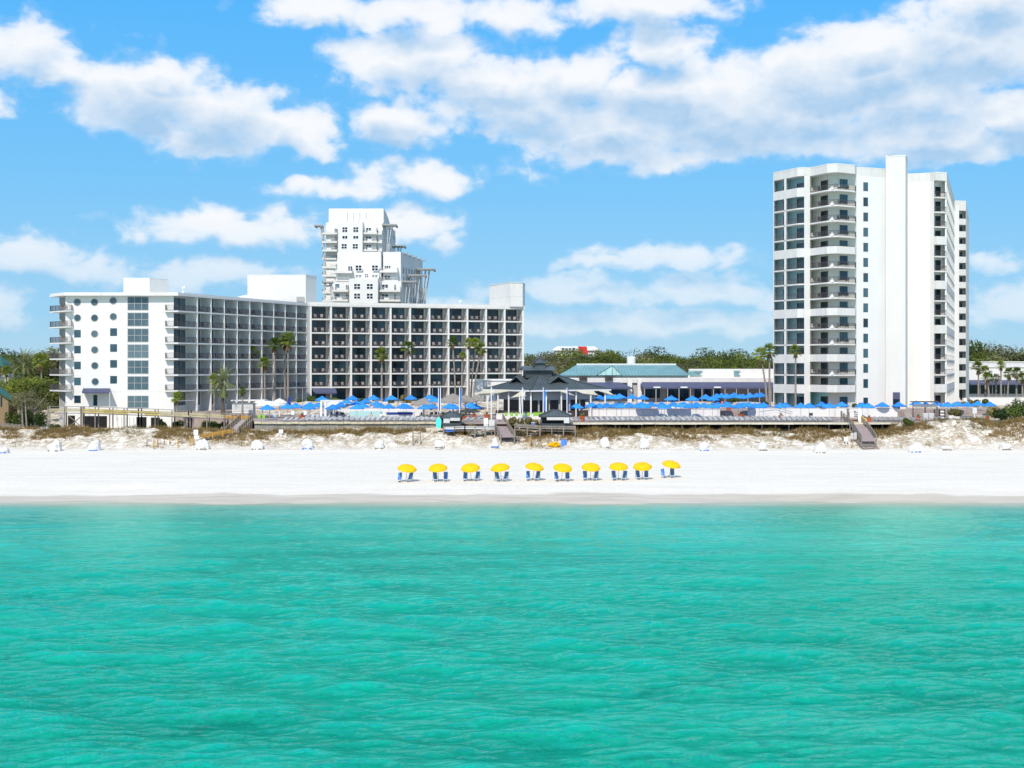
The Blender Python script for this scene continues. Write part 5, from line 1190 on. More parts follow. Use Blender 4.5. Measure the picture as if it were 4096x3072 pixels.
PL = [(1209, 0, 24, 231, DECK, 'orange planter at the left lounger rows, beside the dark chairs'), (1775, 0, 26, 234, DECK, 'red planter hidden behind the left kiosk roof'), (1855, 0, 22, 231, DECK, 'orange planter with palm between the left kiosk and mast'), (1895, 0, 20, 240, DECK, 'orange planter below the pair of blue umbrellas left of the pavilion'), (1948, 0, 24, 229, DECK, 'orange planter with tall plant near the centre sign'), (1996, 0, 26, 236, DECK+.2, 'orange planter under the pavilion left eave'),
      (2330, 0, 22, 224, DECK, 'tall red terracotta urn at the left end of the front lounger row'), (2492, 0, 11, 262, TERR, 'small orange pot among the terrace umbrellas'), (2764, 0, 24, 256, TERR, 'orange planter with young palm before the navy awning'), (2915, 0, 22, 249.5, TERR, 'orange planter standing on the terrace above the loungers'), (2964, 0, 22, 238, DECK, 'orange planter at the end of the white shaded wall'), (3124, 0, 21, 234, DECK, 'orange planter in front of the white ramp wall'),
      (3477, 0, 18, 222, DECK, 'tall orange pot right of the upright surfboards'), (3672, 0, 20, 230, DECK, 'orange planter beside the grey towel bins'), (3950, 0, 18, 226, 5.9, 'dark red planter under the last blue umbrella')]
for px, _, w_, D, z, lab in PL: planter(px, 0, w_, D, z, lab, 'tall' in lab)
# towel bins, shelves, bin and stairs by the tower foot
for a, b, lab in ((3690, 3712, 'first grey towel bin beside the orange planter'), (3713, 3735, 'second grey towel bin beside the orange planter')):
    D = 232; o = thing('towel_bin', lab, 'bin', (gx((a+b)/2, D), D, DECK)); MB().box((gx((a+b)/2, D), D, DECK+.55), (gx(b, D)-gx(a, D)-.06, .8, 1.1)).build('body', 'lrail', o); MB().box((gx((a+b)/2, D), D, DECK+1.13), (gx(b, D)-gx(a, D), .86, .06)).build('lid', 'wframe', o)
D = 234; o = thing('towel_shelf', 'dark open shelf unit with white towels right of the towel bins', 'shelf', (gx(3758, D), D, DECK))
for a in (3738, 3757, 3778): MB().box((gx(a, D), D, DECK+.9), (.08, .7, 1.8)).build('side_panel', 'frame', o)
for j in range(4):
    MB().box((gx(3758, D), D, DECK+.1+.55*j), (gx(3778, D)-gx(3738, D), .7, .05)).build('shelf', 'frame', o)
    if j < 3: MB().box((gx(3767, D), D-.1, DECK+.28+.55*j), (.7, .5, .22)).build('towel_stack', 'whitecloth', o)
D = 240; o = thing('stair_flight', 'brown wooden steps between the stair shaft and the towel bins', 'stairs', (gx(3635, D), D, DECK))
for j in range(7): MB().box((gx(3637, D), D+.3*j, DECK+.09+.17*j), (gx(3650, D)-gx(3624, D), .32, .17)).build('tread', 'decking', o)
D = 243; o = thing('pool_pergola', 'flat topped white bar frame under the right tower wall, behind the umbrellas', 'pergola', (gx(3700, D), D, DECK)); MB().box((gx(3700, D), D, gz(1607, D)), (gx(3752, D)-gx(3650, D), 2.4, .18)).build('roof', 'frame', o)
MB().box((gx(3700, D), D-.3, gz(1622, D)), (gx(3748, D)-gx(3652, D), .12, .5)).build('sign_band', 'wframe', o)
for a in (3652, 3700, 3748): MB().box((gx(a, D), D, (DECK+gz(1607, D))/2), (.14, .14, gz(1607, D)-DECK)).build('post', 'frame', o)
D = 238; o = thing('litter_bin', 'dark litter bin against the white ramp wall', 'bin', (gx(3244, D), D, DECK)); MB().box((gx(3244, D), D, DECK+.5), (.55, .5, 1.0)).build('body', 'frame', o); MB().box((gx(3244, D), D, DECK+1.05), (.6, .55, .1)).build('lid', 'beige', o)
# pool bar counter and aqua wind screen left of centre
D = 236; o = thing('wind_screen', 'aqua glazed wind screen behind the left lounger rows', 'screen', (gx(1460, D), D, DECK))
for i in range(6): a = 1400+22*i; MB().box((gx(a+11, D), D, DECK+.75), (gx(22+2048, D)-.04, .05, 1.3)).build('panel', 'tealL', o); MB().tube((gx(a, D), D, DECK), (gx(a, D), D, DECK+1.45), .035).build('post', 'lrail', o)
D = 239; o = thing('pool_bar_counter', 'pale counter with purple band right of the aqua screen', 'counter', (gx(1600, D), D, DECK)); MB().box((gx(1600, D), D, DECK+.55), (gx(1660, D)-gx(1545, D), .9, 1.1)).build('body', 'beige', o); MB().box((gx(1600, D), D-.48, DECK+.85), (gx(1655, D)-gx(1550, D), .05, .34)).build('band', 'blue2', o); MB().box((gx(1600, D), D, DECK+1.14), (gx(1664, D)-gx(1541, D), 1.1, .08)).build('top', 'wframe', o)
# slim deck lamps
def lamp(px, ytop, D, z, lab, arms=2):
    x = gx(px, D); zt = gz(ytop, D); o = thing('deck_lamp', lab, 'lamp', (x, D, z), 0, 'slim dark deck lamps'); MB().tube((x, D, z), (x, D, zt), .07, .05, 8).build('pole', 'gframe', o)
    for s in ((-1, 1) if arms == 2 else (1,)): MB().box((x+s*.4, D, zt+.03), (.75, .22, .10)).build('lamp_head', 'frame', o)
for px, yt, D, z, lab in ((1121, 1548, 262, DECK, 'deck lamp behind the white canopies, left of the bend'), (1210, 1548, 262, DECK, 'deck lamp in front of the hotel bend'), (1481, 1541, 258, DECK, 'dark deck lamp before the third bay of the long wing'), (1592, 1546, 256, DECK, 'pale deck lamp near the middle of the pool cluster'), (1730, 1538, 262, DECK, 'deck lamp behind the taupe umbrellas'), (1892, 1530, 262, TERR, 'deck lamp right of the taupe umbrellas before the palms')): lamp(px, yt, D, z, lab)
# ------------------------------------------------------------------ yellow beach sets
BS = [(1623,1904,1929,.5,-6,(1599,1640)), (1754,1901,1927,.5,6,(1741,1783)), (1885,1899,1925,.5,8,(1861,1909)), (2007,1898,1926,.5,8,(1990,2023)), (2130,1896,1923,.5,0,(2112,2150)),
      (2245,1896,1926,.5,2,(2226,2270)), (2361,1893,1923,.5,8,(2340,2383)), (2473,1893,1922,.5,3,(2456,2498)), (2569,1891,1920,.5,3,(2552,2585)), (2676,1882,1912,.5,0,(2653,2689))]
yu = thing('beach_umbrella', 'x', 'umbrella'); MB().tube((0, 0, -.2), (0, 0, 2.15), .024, n=6).build('pole', 'wood', yu)
mb = MB(); n = 8; r = 1.20; vs = []; fs = []; kk = 6
for k in range(kk):
    t_ = k/kk; rr = r*math.cos(t_*math.pi/2)**.8; z = 1.62+.52*math.sin(t_*math.pi/2)
    for i in range(2*n): a = math.pi*i/n; q = rr*(.97 if i % 2 else 1); vs.append((q*math.cos(a), q*math.sin(a), z-(.04*(1-t_) if i % 2 else 0)))
vs.append((0, 0, 2.15))
for k in range(kk-1):
    for i in range(2*n): j = (i+1) % (2*n); fs.append((k*2*n+i, k*2*n+j, (k+1)*2*n+j, (k+1)*2*n+i))
fs += [((kk-1)*2*n+i, (kk-1)*2*n+(i+1) % (2*n), kk*2*n) for i in range(2*n)]
mb.add(vs, fs); mb.build('canopy', 'yellow', yu); mb = MB()
for i in range(n): a = 2*math.pi*i/n; mb.tube((r*math.cos(a)*1.03, r*math.sin(a)*1.03, 1.60), (.1*math.cos(a), .1*math.sin(a), 2.1), .012, n=4)
mb.build('rib', 'wood', yu); MB().lathe((0, 0, 2.12), [(.03, 0), (.02, .10), (0, .12)], 6).build('finial', 'wood', yu); freeze(yu)
bc = thing('beach_chair', 'x', 'beach chair'); mb = MB()
for sx in (-.25, .25):
    mb.tube((sx, -.85, .28), (sx, .12, .30), .028, n=5); mb.tube((sx, .05, .28), (sx, .62, 1.10), .028, n=5)
    for y in (-.70, .05): mb.tube((sx, y, -.03), (sx, y, .30), .028, n=5)
    mb.tube((sx, .55, -.03), (sx, .42, .78), .025, n=5); mb.box((sx*1.12, -.15, .55), (.09, .75, .03)); mb.tube((sx, -.42, .28), (sx, -.42, .55), .02, n=4)
mb.tube((-.25, -.84, .28), (.25, -.84, .28), .025, n=4); mb.tube((-.25, .61, 1.09), (.25, .61, 1.09), .025, n=4); mb.build('frame', 'whitechair', bc)
def sheet(mb, pr, w, th=.03):
    n = len(pr); mb.add([(-w, y, z) for y, z in pr]+[(w, y, z) for y, z in pr]+[(-w, y+.01, z-th) for y, z in pr]+[(w, y+.01, z-th) for y, z in pr], [(i, i+n, i+n+1, i+1) for i in range(n-1)]+[(2*n+i, 2*n+i+1, 3*n+i+1, 3*n+i) for i in range(n-1)]+[(0, 2*n, 3*n, n), (n-1, 2*n-1, 4*n-1, 3*n-1)]+[(i, i+1, 2*n+i+1, 2*n+i) for i in range(n-1)]+[(n+i, 3*n+i, 3*n+i+1, n+i+1) for i in range(n-1)]); return mb
sheet(MB(), [(-.82, .31), (-.3, .29), (.08, .31)], .23).build('seat', 'chairblue', bc); sheet(MB(), [(.08, .33), (.34, .70), (.60, 1.08)], .23).build('backrest', 'chairblue', bc); freeze(bc)
def place_bz(px, py):
    """depth at which the sand is met along a photo row"""
    a, b = 140., 221.
    for _ in range(50):
        m_ = (a+b)/2
        if gz(py, m_) > dune_h(gx(px, m_), m_): a = m_
        else: b = m_
    return a
for i, (px, yr, yg, _, tilt, cs) in enumerate(BS):
    Dp = place_bz(px, yg-3); x = gx(px, Dp); o = put(yu, i > 0, (x, Dp, dune_h(x, Dp)), random.uniform(0, .7), 'yellow beach umbrella, %s from the left in the row on the sand' % nth(i+1), 'yellow beach umbrellas in a row on the sand'); o.rotation_euler = (R(random.uniform(14, 18)), R(-tilt), o.rotation_euler[2])
    for j, cx_ in enumerate(cs):
        Dc = Dp-.15; xc = gx(cx_, Dc); put(bc, i+j > 0, (xc, Dc, dune_h(xc, Dc)+.01), R((4, -5)[j]+random.uniform(-12, 10)), 'blue beach chair on the %s side under the %s yellow umbrella from the left' % (('left', 'right')[j], ORD[i]), 'blue beach chairs in pairs under the yellow umbrellas')
# ------------------------------------------------------------------ covered stacks of chairs at the dune foot
def lump(name, label, cat, px, py, w, h, shape, m, seed, dep=.9):
    D = place_bz(px, py); x = gx(px, D); zb = dune_h(x, D)-.12; s = D/F; W_, H_ = w*s*.84, h*s*.8; o = None; n = 10; vs = []; rs_ = random.Random(seed)
    mb = MB(); fs = []
    rings = 5; seg = 11
    for k in range(rings+1):
        t_ = k/rings
        for i in range(seg):
            a = 2*math.pi*i/seg; ca, sa = math.cos(a), math.sin(a); q = 1/max(abs(ca), abs(sa))**(.75)
            if shape == 'cone': rr = (1-t_)**.75*.9+.10*(1-t_)
            elif shape == 'box': rr = (1.0-.12*t_) if t_ < .8 else (1-.12*t_)*math.sqrt(max(0, 1-((t_-.8)/.2)**2))*.9+.02
            else: rr = (1-.16*t_) if t_ < .6 else (.90*math.sqrt(max(0, 1-((t_-.6)/.42)**2)))
            f_ = 1+.22*noise.noise(Vector((ca*1.5+seed, sa*1.5, t_*2)))+.16*noise.noise(Vector((ca*5+seed, sa*5, t_*5)))
            z = H_*t_*(1+.22*noise.noise(Vector((seed, ca, sa)))+(.16*ca if shape == 'wedge' else 0))
            vs.append((x+W_/2*rr*q*ca*f_, D+W_*.42*rr*q*sa*f_, zb+z))
    for k in range(rings):
        for i in range(seg): j = (i+1) % seg; fs.append((k*seg+i, k*seg+j, (k+1)*seg+j, (k+1)*seg+i))
    fs.append(tuple(range(rings*seg, (rings+1)*seg)))
    mb.add(vs, fs); o = thing(name, label, cat, (x, D, zb), 0, 'chair stacks under white covers along the dune foot'); mb.build('cover', m, o); mb = MB()
    for k in range(3): mb.box((x-W_*.25+W_*.25*k, D-W_*.36, zb+.2), (.5, .25, .16), .3)
    mb.build('chair_stack', 'chairblue' if seed % 3 == 0 else 'wood', o)
LP = [(218,1804,66,52,'wedge','white covered chair stack at the far left, slanted'),(378,1802,56,52,'wedge','second white covered chair stack from the left, slanted'),(810,1797,66,52,'round','rounded white covered stack beside the timber stakes'),(1028,1797,60,48,'round','white covered stack below the left end of the sea wall'),(1230,1794,60,50,'round','white covered stack between the sea wall and two tall poles'),
 (1517,1794,46,46,'box','boxy white covered stack left of the two tall poles'),(1757,1791,46,42,'box','boxy white covered stack below the left kiosk'),(1980,1788,42,56,'cone','tall cone shaped white cover left of the centre ramp'),(2418,1790,48,52,'round','white covered stack right of the yellow pile'),(2577,1794,50,54,'round','white covered stack with blue chairs peeking out beneath'),
 (2815,1802,58,48,'box','square white covered stack in front of the pale dunes'),(3050,1801,50,44,'round','low round white covered stack left of the right ramp'),(3278,1811,60,48,'wedge','slanted white covered stack next to the right ramp'),(3658,1808,66,46,'wedge','white covered stack right of the ramp with open side'),(3783,1800,56,26,'box','low white covered box on the right beach'),(4020,1798,56,36,'box','white covered box at the far right edge'),(12,1812,60,30,'wedge','low white covered heap at the left edge of the beach')]
for i, (px, py, w, h, sh, lab) in enumerate(LP): lump('covered_stack', lab, 'covered stack', px, py, w, h, sh, 'tarp', 11+i*7)
D = place_bz(2235, 1787); x = gx(2235, D); z = dune_h(x, D); o = thing('folded_umbrella_pile', 'heap of folded yellow umbrellas lying on the sand below the right kiosk', 'umbrella pile', (x, D, z)); rr = random.Random(5)
for i in range(14):
    p = Vector((x-1.1+rr.uniform(-.3, .9), D+rr.uniform(-.4, .4), z+.12+.085*(i//2))); d = Vector((rr.uniform(.6, 1), rr.uniform(-.5, .5), rr.uniform(-.1, .35))).normalized(); MB().tube(p-d*.5, p+d*.6, .16, .05, 7).build('folded_canopy', 'yellow', o)
o = thing('folded_chair_stack', 'stack of blue beach chairs leaning beside the yellow heap', 'chair stack', (x+.55, D, z))
for i in range(5): mb = MB(); q = Vector((x+.42+.10*i, D-.1+.04*i, z)); mb.add([q, q+Vector((.55, -.1, 0)), q+Vector((.45, .25, 1.15)), q+Vector((-.1, .35, 1.15)), q+Vector((.03, .06, 0)), q+Vector((.58, -.04, 0)), q+Vector((.48, .31, 1.15)), q+Vector((-.07, .41, 1.15))], [(0, 1, 2, 3), (7, 6, 5, 4), (0, 4, 5, 1), (1, 5, 6, 2), (2, 6, 7, 3), (3, 7, 4, 0)]); mb.build('folded_chair', 'chairblue', o)
# ------------------------------------------------------------------ boardwalks and ramps
def walk(label, name, pts, width, mdeck, mrail, h=1.0, post=2.4, board=None, cat='boardwalk', legs=True, rails=(1, 1), zmin=None):
    """raised timber walk through (x, y, z) points, with posts, handrails and mid rails"""
    P_ = [Vector(p) for p in pts]; o = thing(name, label, cat, P_[0]); mb = MB(); rl_ = MB(); md = MB()
    for a, b in zip(P_[:-1], P_[1:]):
        d = (b-a); f_ = Vector((d.x, d.y, 0)).normalized(); s = Vector((-f_.y, f_.x, 0))*width/2; k = max(1, int(d.length/.16))
        u = Vector((0, 0, .07))
        mb.add([a-s, a+s, b+s, b-s, a-s-u, a+s-u, b+s-u, b-s-u], [(0, 3, 2, 1), (4, 5, 6, 7), (0, 1, 5, 4), (2, 3, 7, 6), (1, 2, 6, 5), (3, 0, 4, 7)])
        for sg in (-1, 1):
            if not rails[0 if sg < 0 else 1]: continue
            e = s*sg; m0, m1 = a+e, b+e; ang = None
            for hh, r_ in ((h, .07), ):
                v = Vector((0, 0, hh)); w_ = f_.cross(Vector((0, 0, 1)))*.07; t_ = Vector((0, 0, .05)); rl_.add([m0+v-w_, m0+v+w_, m1+v+w_, m1+v-w_, m0+v-w_-t_, m0+v+w_-t_, m1+v+w_-t_, m1+v-w_-t_], [(0, 3, 2, 1), (4, 5, 6, 7), (0, 1, 5, 4), (2, 3, 7, 6), (1, 2, 6, 5), (3, 0, 4, 7)])
            for hh in (.28, .58):
                v = Vector((0, 0, hh)); w_ = f_.cross(Vector((0, 0, 1)))*.025; t_ = Vector((0, 0, .18)); md.add([m0+v-w_, m0+v+w_, m1+v+w_, m1+v-w_, m0+v-w_+t_, m0+v+w_+t_, m1+v+w_+t_, m1+v-w_+t_], [(0, 1, 2, 3), (7, 6, 5, 4), (0, 4, 5, 1), (2, 6, 7, 3), (1, 5, 6, 2), (3, 7, 4, 0)])
            n = max(1, int(round(d.length/post)))
            for i in range(n+1):
                q = m0.lerp(m1, i/n); zb = min(dune_h(q.x, q.y)-.3, q.z-.2) if legs else q.z-.3
                if zmin is not None: zb = max(zb, zmin)
                MB().box((q.x, q.y, (zb+q.z+h+.02)/2), (.17, .17, q.z+h+.02-zb)).build('post', mrail, o)
    mb.build('deck_boards', mdeck, o); rl_.build('handrail', mrail, o); md.build('mid_rail', board or mrail, o)
    return o
def p3(px, py, D): return (gx(px, D), D, gz(py, D))
walk('long raised wooden boardwalk with new yellow boards in front of the round window hotel end', 'boardwalk', [p3(195, 1652, 229), p3(330, 1652, 230), p3(560, 1660, 230), p3(760, 1668, 230), p3(905, 1678, 230)], 1.9, 'wood', 'wood', 1.15, 2.6, 'paleboard')
nb = thing('handrail_boards', 'bright yellow replacement boards fixed along the left boardwalk rail', 'boards', p3(500, 1657, 229)); rr = random.Random(3)
for a in range(330, 900, 62):
    y0 = 1652+(a-330)*.042-5; y1 = 1652+(a+56-330)*.042-5
    for dz in (-6, 3):
        if rr.random() < .8: mb = MB(); p, q = Vector(p3(a, y0+dz, 228.93)), Vector(p3(a+58, y1+dz, 228.93)); mb.add([p, q, q+Vector((0, 0, .24)), p+Vector((0, 0, .24)), p+Vector((0, .05, 0)), q+Vector((0, .05, 0)), q+Vector((0, .05, .24)), p+Vector((0, .05, .24))], [(0, 1, 2, 3), (7, 6, 5, 4), (3, 2, 6, 7), (0, 4, 5, 1)]); mb.build('board', 'newwood' if a < 620 else 'paleboard', nb)
walk('wooden landing joining the left boardwalk to the pool deck', 'boardwalk', [p3(905, 1678, 230), p3(1000, 1682, 229.5)], 2.2, 'wood', 'wood', 1.1, 1.6, 'orangew')
walk('steep wooden ramp with orange rails going down from the left boardwalk landing', 'wooden_ramp', [p3(985, 1680, 227.5), p3(925, 1735, 218.5)], 2.2, 'decking', 'wood', 1.0, 1.4, 'orangew', 'ramp')
walk('low timber sand walk descending left from the steep ramp towards the beach', 'wooden_ramp', [p3(925, 1735, 218.3), p3(805, 1757, 215.5)], 1.5, 'wood', 'orangew', .62, 1.8, 'orangew', 'ramp')
walk('centre mauve boardwalk ramp descending from the pavilion to the beach', 'wooden_ramp', [p3(1985, 1678, 226), p3(2010, 1722, 218), p3(2030, 1748, 213.8)], 2.3, 'ramp', 'wood', 1.0, 1.7, None, 'ramp')
def steps(label, px, py, w, n, m, D=None):
    D = D or place_bz(px, py); x = gx(px, D); z = dune_h(x, D)-.1; o = thing('beach_steps', label, 'steps', (x, D, z))
    for i in range(n): MB().box((x-.12*i, D+.42*i, z+.12+.24*i), (w, .44, .10)).build('tread', m, o)
    for s in (-1, 1):
        mb = MB(); a = Vector((x+s*w/2, D-.2, z)); b = Vector((x+s*w/2-.12*n, D+.42*n, z+.24*n)); mb.add([a, b, b-Vector((0, 0, .3)), a-Vector((0, 0, .3))]+[v+Vector((.06, 0, 0)) for v in (a, b, b-Vector((0, 0, .3)), a-Vector((0, 0, .3)))], [(0, 1, 2, 3), (7, 6, 5, 4), (0, 4, 5, 1)]); mb.build('stringer', 'wood', o)
steps('mauve wooden steps at the foot of the centre ramp', 2054, 1766, 2.4, 4, 'ramp')
walk('right mauve wooden ramp with railings coming down from the surfboard rack', 'wooden_ramp', [p3(3392, 1668, 224), p3(3440, 1712, 217.6), p3(3475, 1764, 211.6)], 2.4, 'ramp', 'wood', 1.05, 1.5, None, 'ramp')
steps('grey wooden steps at the foot of the right ramp', 3488, 1797, 2.6, 6, 'decking')
walk('low grey wooden rail and bench walk below the right kiosk', 'boardwalk', [p3(2060, 1716, 217.2), p3(2160, 1722, 216.9), p3(2300, 1724, 216.9)], 1.2, 'wood', 'wood', .85, 1.9, None)
walk('low grey wooden rail walk below the left kiosk and signs', 'boardwalk', [p3(1775, 1724, 217.0), p3(1860, 1722, 217.0), p3(1980, 1724, 217.0)], 1.2, 'wood', 'wood', .8, 1.9, 'lrail')
walk('grey boardwalk with rails at the far left house', 'boardwalk', [p3(-140, 1716, 232), p3(-20, 1714, 232), p3(85, 1722, 231)], 1.6, 'wood', 'wood', 1.0, .75, None)
# white picket fence
D = 226; o = thing('picket_fence', 'short white picket fence on the dune at the left boardwalk end', 'fence', p3(145, 1725, D))
x0, x1 = gx(96, D), gx(193, D); zb = dune_h((x0+x1)/2, D)-.2; zt = gz(1711, D); mb = MB()
mb.box(((x0+x1)/2, D, zt-.35), (x1-x0, .05, .14)); mb.build('cross_rail', 'wframe', o)
for i in range(22): MB().box((x0+(x1-x0)*i/21, D-.05, (zb+zt)/2+(.12 if i % 5 == 0 else 0)), (.13 if i % 5 else .22, .05, zt-zb)).build('picket', 'wframe', o)
# stakes, poles, signs
for i, (px, yt, yb) in enumerate(((588, 1762, 1786), (615, 1770, 1797), (630, 1758, 1780), (657, 1762, 1778), (679, 1757, 1778), (712, 1762, 1790), (727, 1753, 1775), (762, 1750, 1785), (772, 1748, 1780))):
    D = place_bz(px, yb); x = gx(px, D); o = thing('wooden_stake', 'short orange brown stake left of the white panel sign, %s from left' % ORD[i], 'stake', (x, D, dune_h(x, D)), 0, 'short stakes at the left beach access'); MB().box((x, D, dune_h(x, D)+(yb-yt)*D/F/2-.15), (.16, .16, (yb-yt)*D/F+.3)).build('post', 'orangew' if i % 3 else 'wood', o)
for px, lab in ((1652, 'tall thin timber pole on the beach, the left one of two'), (1682, 'tall thin timber pole on the beach, the right one of two')):
    D = place_bz(px, 1780); x = gx(px, D); z = dune_h(x, D); o = thing('timber_pole', lab, 'pole', (x, D, z)); MB().tube((x, D, z-.3), (x, D, z+77*D/F), .09, .075, 8).build('shaft', 'wood', o)
def sign(px, panels, yb, label, m='wframe', D=None, post=.07):
    D = D or place_bz(px, yb); x = gx(px, D); zb = dune_h(x, D)-.2; zt = gz(panels[0][2], D); o = thing('notice_sign', label, 'sign', (x, D, zb)); MB().box((x, D, (zb+zt)/2), (post*2, post*2, zt-zb)).build('post', m if m == 'wframe' else 'wood', o)
    for a, b, y0, y1 in panels:
        w, h = (b-a)*D/F, (y1-y0)*D/F; xc, zc = gx((a+b)/2, D), gz((y0+y1)/2, D); pn = MB().box((xc, D-.1, zc), (w, .05, h)).build('panel', m, o)
        mb = MB()
        for k in range(4): mb.box((xc-.05*w, D-.130, zc+h*(.28-.18*k)), (w*(.6, .7, .5, .65)[k], .004, h*.05))
        mb.build('lettering', 'joint', pn)
sign(784, [(775, 793, 1719, 1740), (777, 797, 1742, 1757)], 1778, 'white post with two white panels beside the left sand walk')
sign(1125, [(1116, 1133, 1718, 1733)], 1740, 'small white sign on the dune below the sea wall')
sign(1943, [(1935, 1952, 1672, 1697), (1935, 1952, 1698, 1711)], 1729, 'tall white double sign left of the centre ramp', D=217)
sign(1966, [(1955, 1978, 1679, 1704)], 1729, 'square grey sign on the mast beside the centre ramp', 'lrail', D=216.6)
sign(3384, [(3376, 3392, 1749, 1764)], 1780, 'small square white sign left of the right ramp')
sign(3409, [(3402, 3412, 1731, 1756), (3414, 3426, 1730, 1756)], 1775, 'pair of pale boxes fixed at the left of the right ramp', 'lrail')
sign(3897, [(3890, 3906, 1632, 1654)], 1660, 'white board beneath the last blue umbrellas', D=228)
D = place_bz(2120, 1786); x = gx(2121, D); z = dune_h(x, D); o = thing('foot_shower', 'short brown timber shower post on the sand right of the centre ramp', 'post', (x, D, z)); MB().box((x, D, z+.85), (.2, .2, 1.9)).build('post', 'orangew', o); MB().box((x, D-.1, z+1.75), (.55, .3, .16)).build('cap', 'wood', o); MB().box((x+.2, D, z+.5), (.1, .14, 1.1)).build('backing', 'frame', o)
# surfboard rack and boards at the right ramp
D = 221.5; o = thing('board_rack', 'white and yellow timber rack of bodyboards at the head of the right ramp', 'rack', (gx(3415, D), D, 5.0))
for i in range(6): MB().box((gx(3415, D), D, 5.5+.32*i), (gx(3430, D)-gx(3398, D), .4, .09)).build('shelf', ('orangew', 'whitechair')[i > 2], o)
for a in (3396, 3432): MB().box((gx(a, D), D, 6.2), (.16, .3, 2.4)).build('post', 'wood', o)
o = thing('dark_post', 'thick dark timber post at the head of the right ramp', 'post', (gx(3392, 222), 222, 5.0)); MB().box((gx(3392, 222), 222, 6.4), (.34, .34, 3.0)).build('shaft', 'wood', o); MB().box((gx(3392, 222), 222, 7.93), (.44, .44, .08)).build('cap', 'wood', o)
def surf(px, yt, yb, w, D, lab, m='whitechair'):
    x = gx(px, D); z0, z1 = gz(yb, D), gz(yt, D); o = thing('surfboard', lab, 'surfboard', (x, D, z0)); h = z1-z0; W_ = w*D/F/2; pr = [(0, .55), (.12, .8), (.4, 1), (.7, .95), (.88, .7), (.97, .35), (1, .06)]
    mb = MB(); vs = [(x-W_*q, D+.25*t_, z0+h*t_) for t_, q in pr]+[(x+W_*q, D+.25*t_, z0+h*t_) for t_, q in pr[::-1]]; n = len(vs)
    mb.add(vs+[(a, b+.07, c) for a, b, c in vs], [tuple(range(n)), tuple(range(2*n-1, n-1, -1))]+[(i, n+i, n+(i+1) % n, (i+1) % n) for i in range(n)]); mb.build('deck_skin', m, o); MB().add([(x-.03, D-.012, z0+.05), (x+.03, D-.012, z0+.05), (x+.03, D+.238, z0+h*.97), (x-.03, D+.238, z0+h*.97)], [(0, 1, 2, 3)]).build('stringer', 'joint', o)
surf(3440, 1633, 1692, 16, 220.6, 'white surfboard standing upright beside the rack at the right ramp'); 
D = 220.8; o = thing('life_vest_rack', 'yellow bundle of life vests hanging right of the white surfboard', 'rack', (gx(3455, D), D, 5.0)); rr = random.Random(9)
MB().box((gx(3455, D), D+.15, 5.9), (.1, .1, 1.9)).build('post', 'wood', o)
for i in range(6): MB().box((gx(3455, D)+rr.uniform(-.3, .3), D-.1, 5.3+.24*i), (.5, .28, .3), rr.uniform(-.4, .4)).build('vest', 'yellow', o)
o = thing('cooler_box', 'blue cooler box on the rail walk left of the right kiosk', 'cooler', p3(2132, 1703, 218)); x, y, z = o.location; MB().box((x, y, z+.25), (.55, .4, .5)).build('body', 'chairblue', o); MB().box((x, y, z+.53), (.58, .43, .07)).build('lid', 'whitechair', o)
o = thing('bodyboard_stack', 'purple and white bodyboards stacked below the left kiosk counter', 'board stack', p3(1799, 1727, 215.6)); x, y, z = o.location
for i in range(5): MB().box((x, y, z+.08+.13*i), (1.3, .6, .10), .05*i).build('board', ('chairblue', 'blue2', 'chairblue', 'lrail', 'whitechair')[i], o)
# ------------------------------------------------------------------ people
def person(label, loc, rz, joints, clothes, hair_m='hair'):
    """one skinned body from a jointed skeleton, with clothing and hair as children"""
    o = thing('person', label, 'person', loc, rz); me = bpy.data.meshes.new('body')
    names = list(joints); idx = {n_: i for i, n_ in enumerate(names)}
    ed = [(idx[n_], idx[j[1]]) for n_, j in joints.items() if j[1]]
    me.from_pydata([j[0] for j in joints.values()], ed, []); b = bpy.data.objects.new('body', me); COL.objects.link(b)
    sk = b.modifiers.new('skin', 'SKIN'); ss_ = b.modifiers.new('smooth', 'SUBSURF'); ss_.levels = ss_.render_levels = 1
    for i, j in enumerate(joints.values()): me.skin_vertices[0].data[i].radius = (j[2], j[2])
    me.skin_vertices[0].data[0].use_root = True; me.materials.append(M['skin']); b.parent = o
    for nm, m_, segs in clothes:
        mb = MB()
        for p, q, r0, r1 in segs: mb.tube(p, q, r0, r1, 10)
        mb.build(nm, m_, o, smooth=True, local=True)
    h = Vector(joints['head'][0]); mb = MB(); n = 10
    mb.lathe((h.x, h.y+.015, h.z-.01), [(.105, -.01), (.118, .05), (.10, .11), (.055, .145), (.01, .155)], n); mb.build('hair', hair_m, o, smooth=True, local=True)
    mb = MB()
    for sx in (-.035, .035): mb.box((h.x+sx, h.y-.100, h.z+.005), (.022, .012, .012))
    mb.box((h.x, h.y-.104, h.z-.065), (.045, .012, .01)); mb.build('face', 'hair', o, local=True)
    return o
def hand(j, wrist, elbow, side):
    w = Vector(j[wrist][0]); e = Vector(j[elbow][0]); d = (w-e).normalized(); s = d.orthogonal().normalized(); p = w+d*.05; j['palm'+side] = (tuple(p), wrist, .030)
    for k in range(4): q = p+d*(.075-.01*abs(k-1.4))+s*(.018*(k-1.5)); j['finger%d%s' % (k, side)] = (tuple(q), 'palm'+side, .009)
    q = w+d*.05+d.cross(s)*.05; j['thumb'+side] = (tuple(q), 'palm'+side, .010)
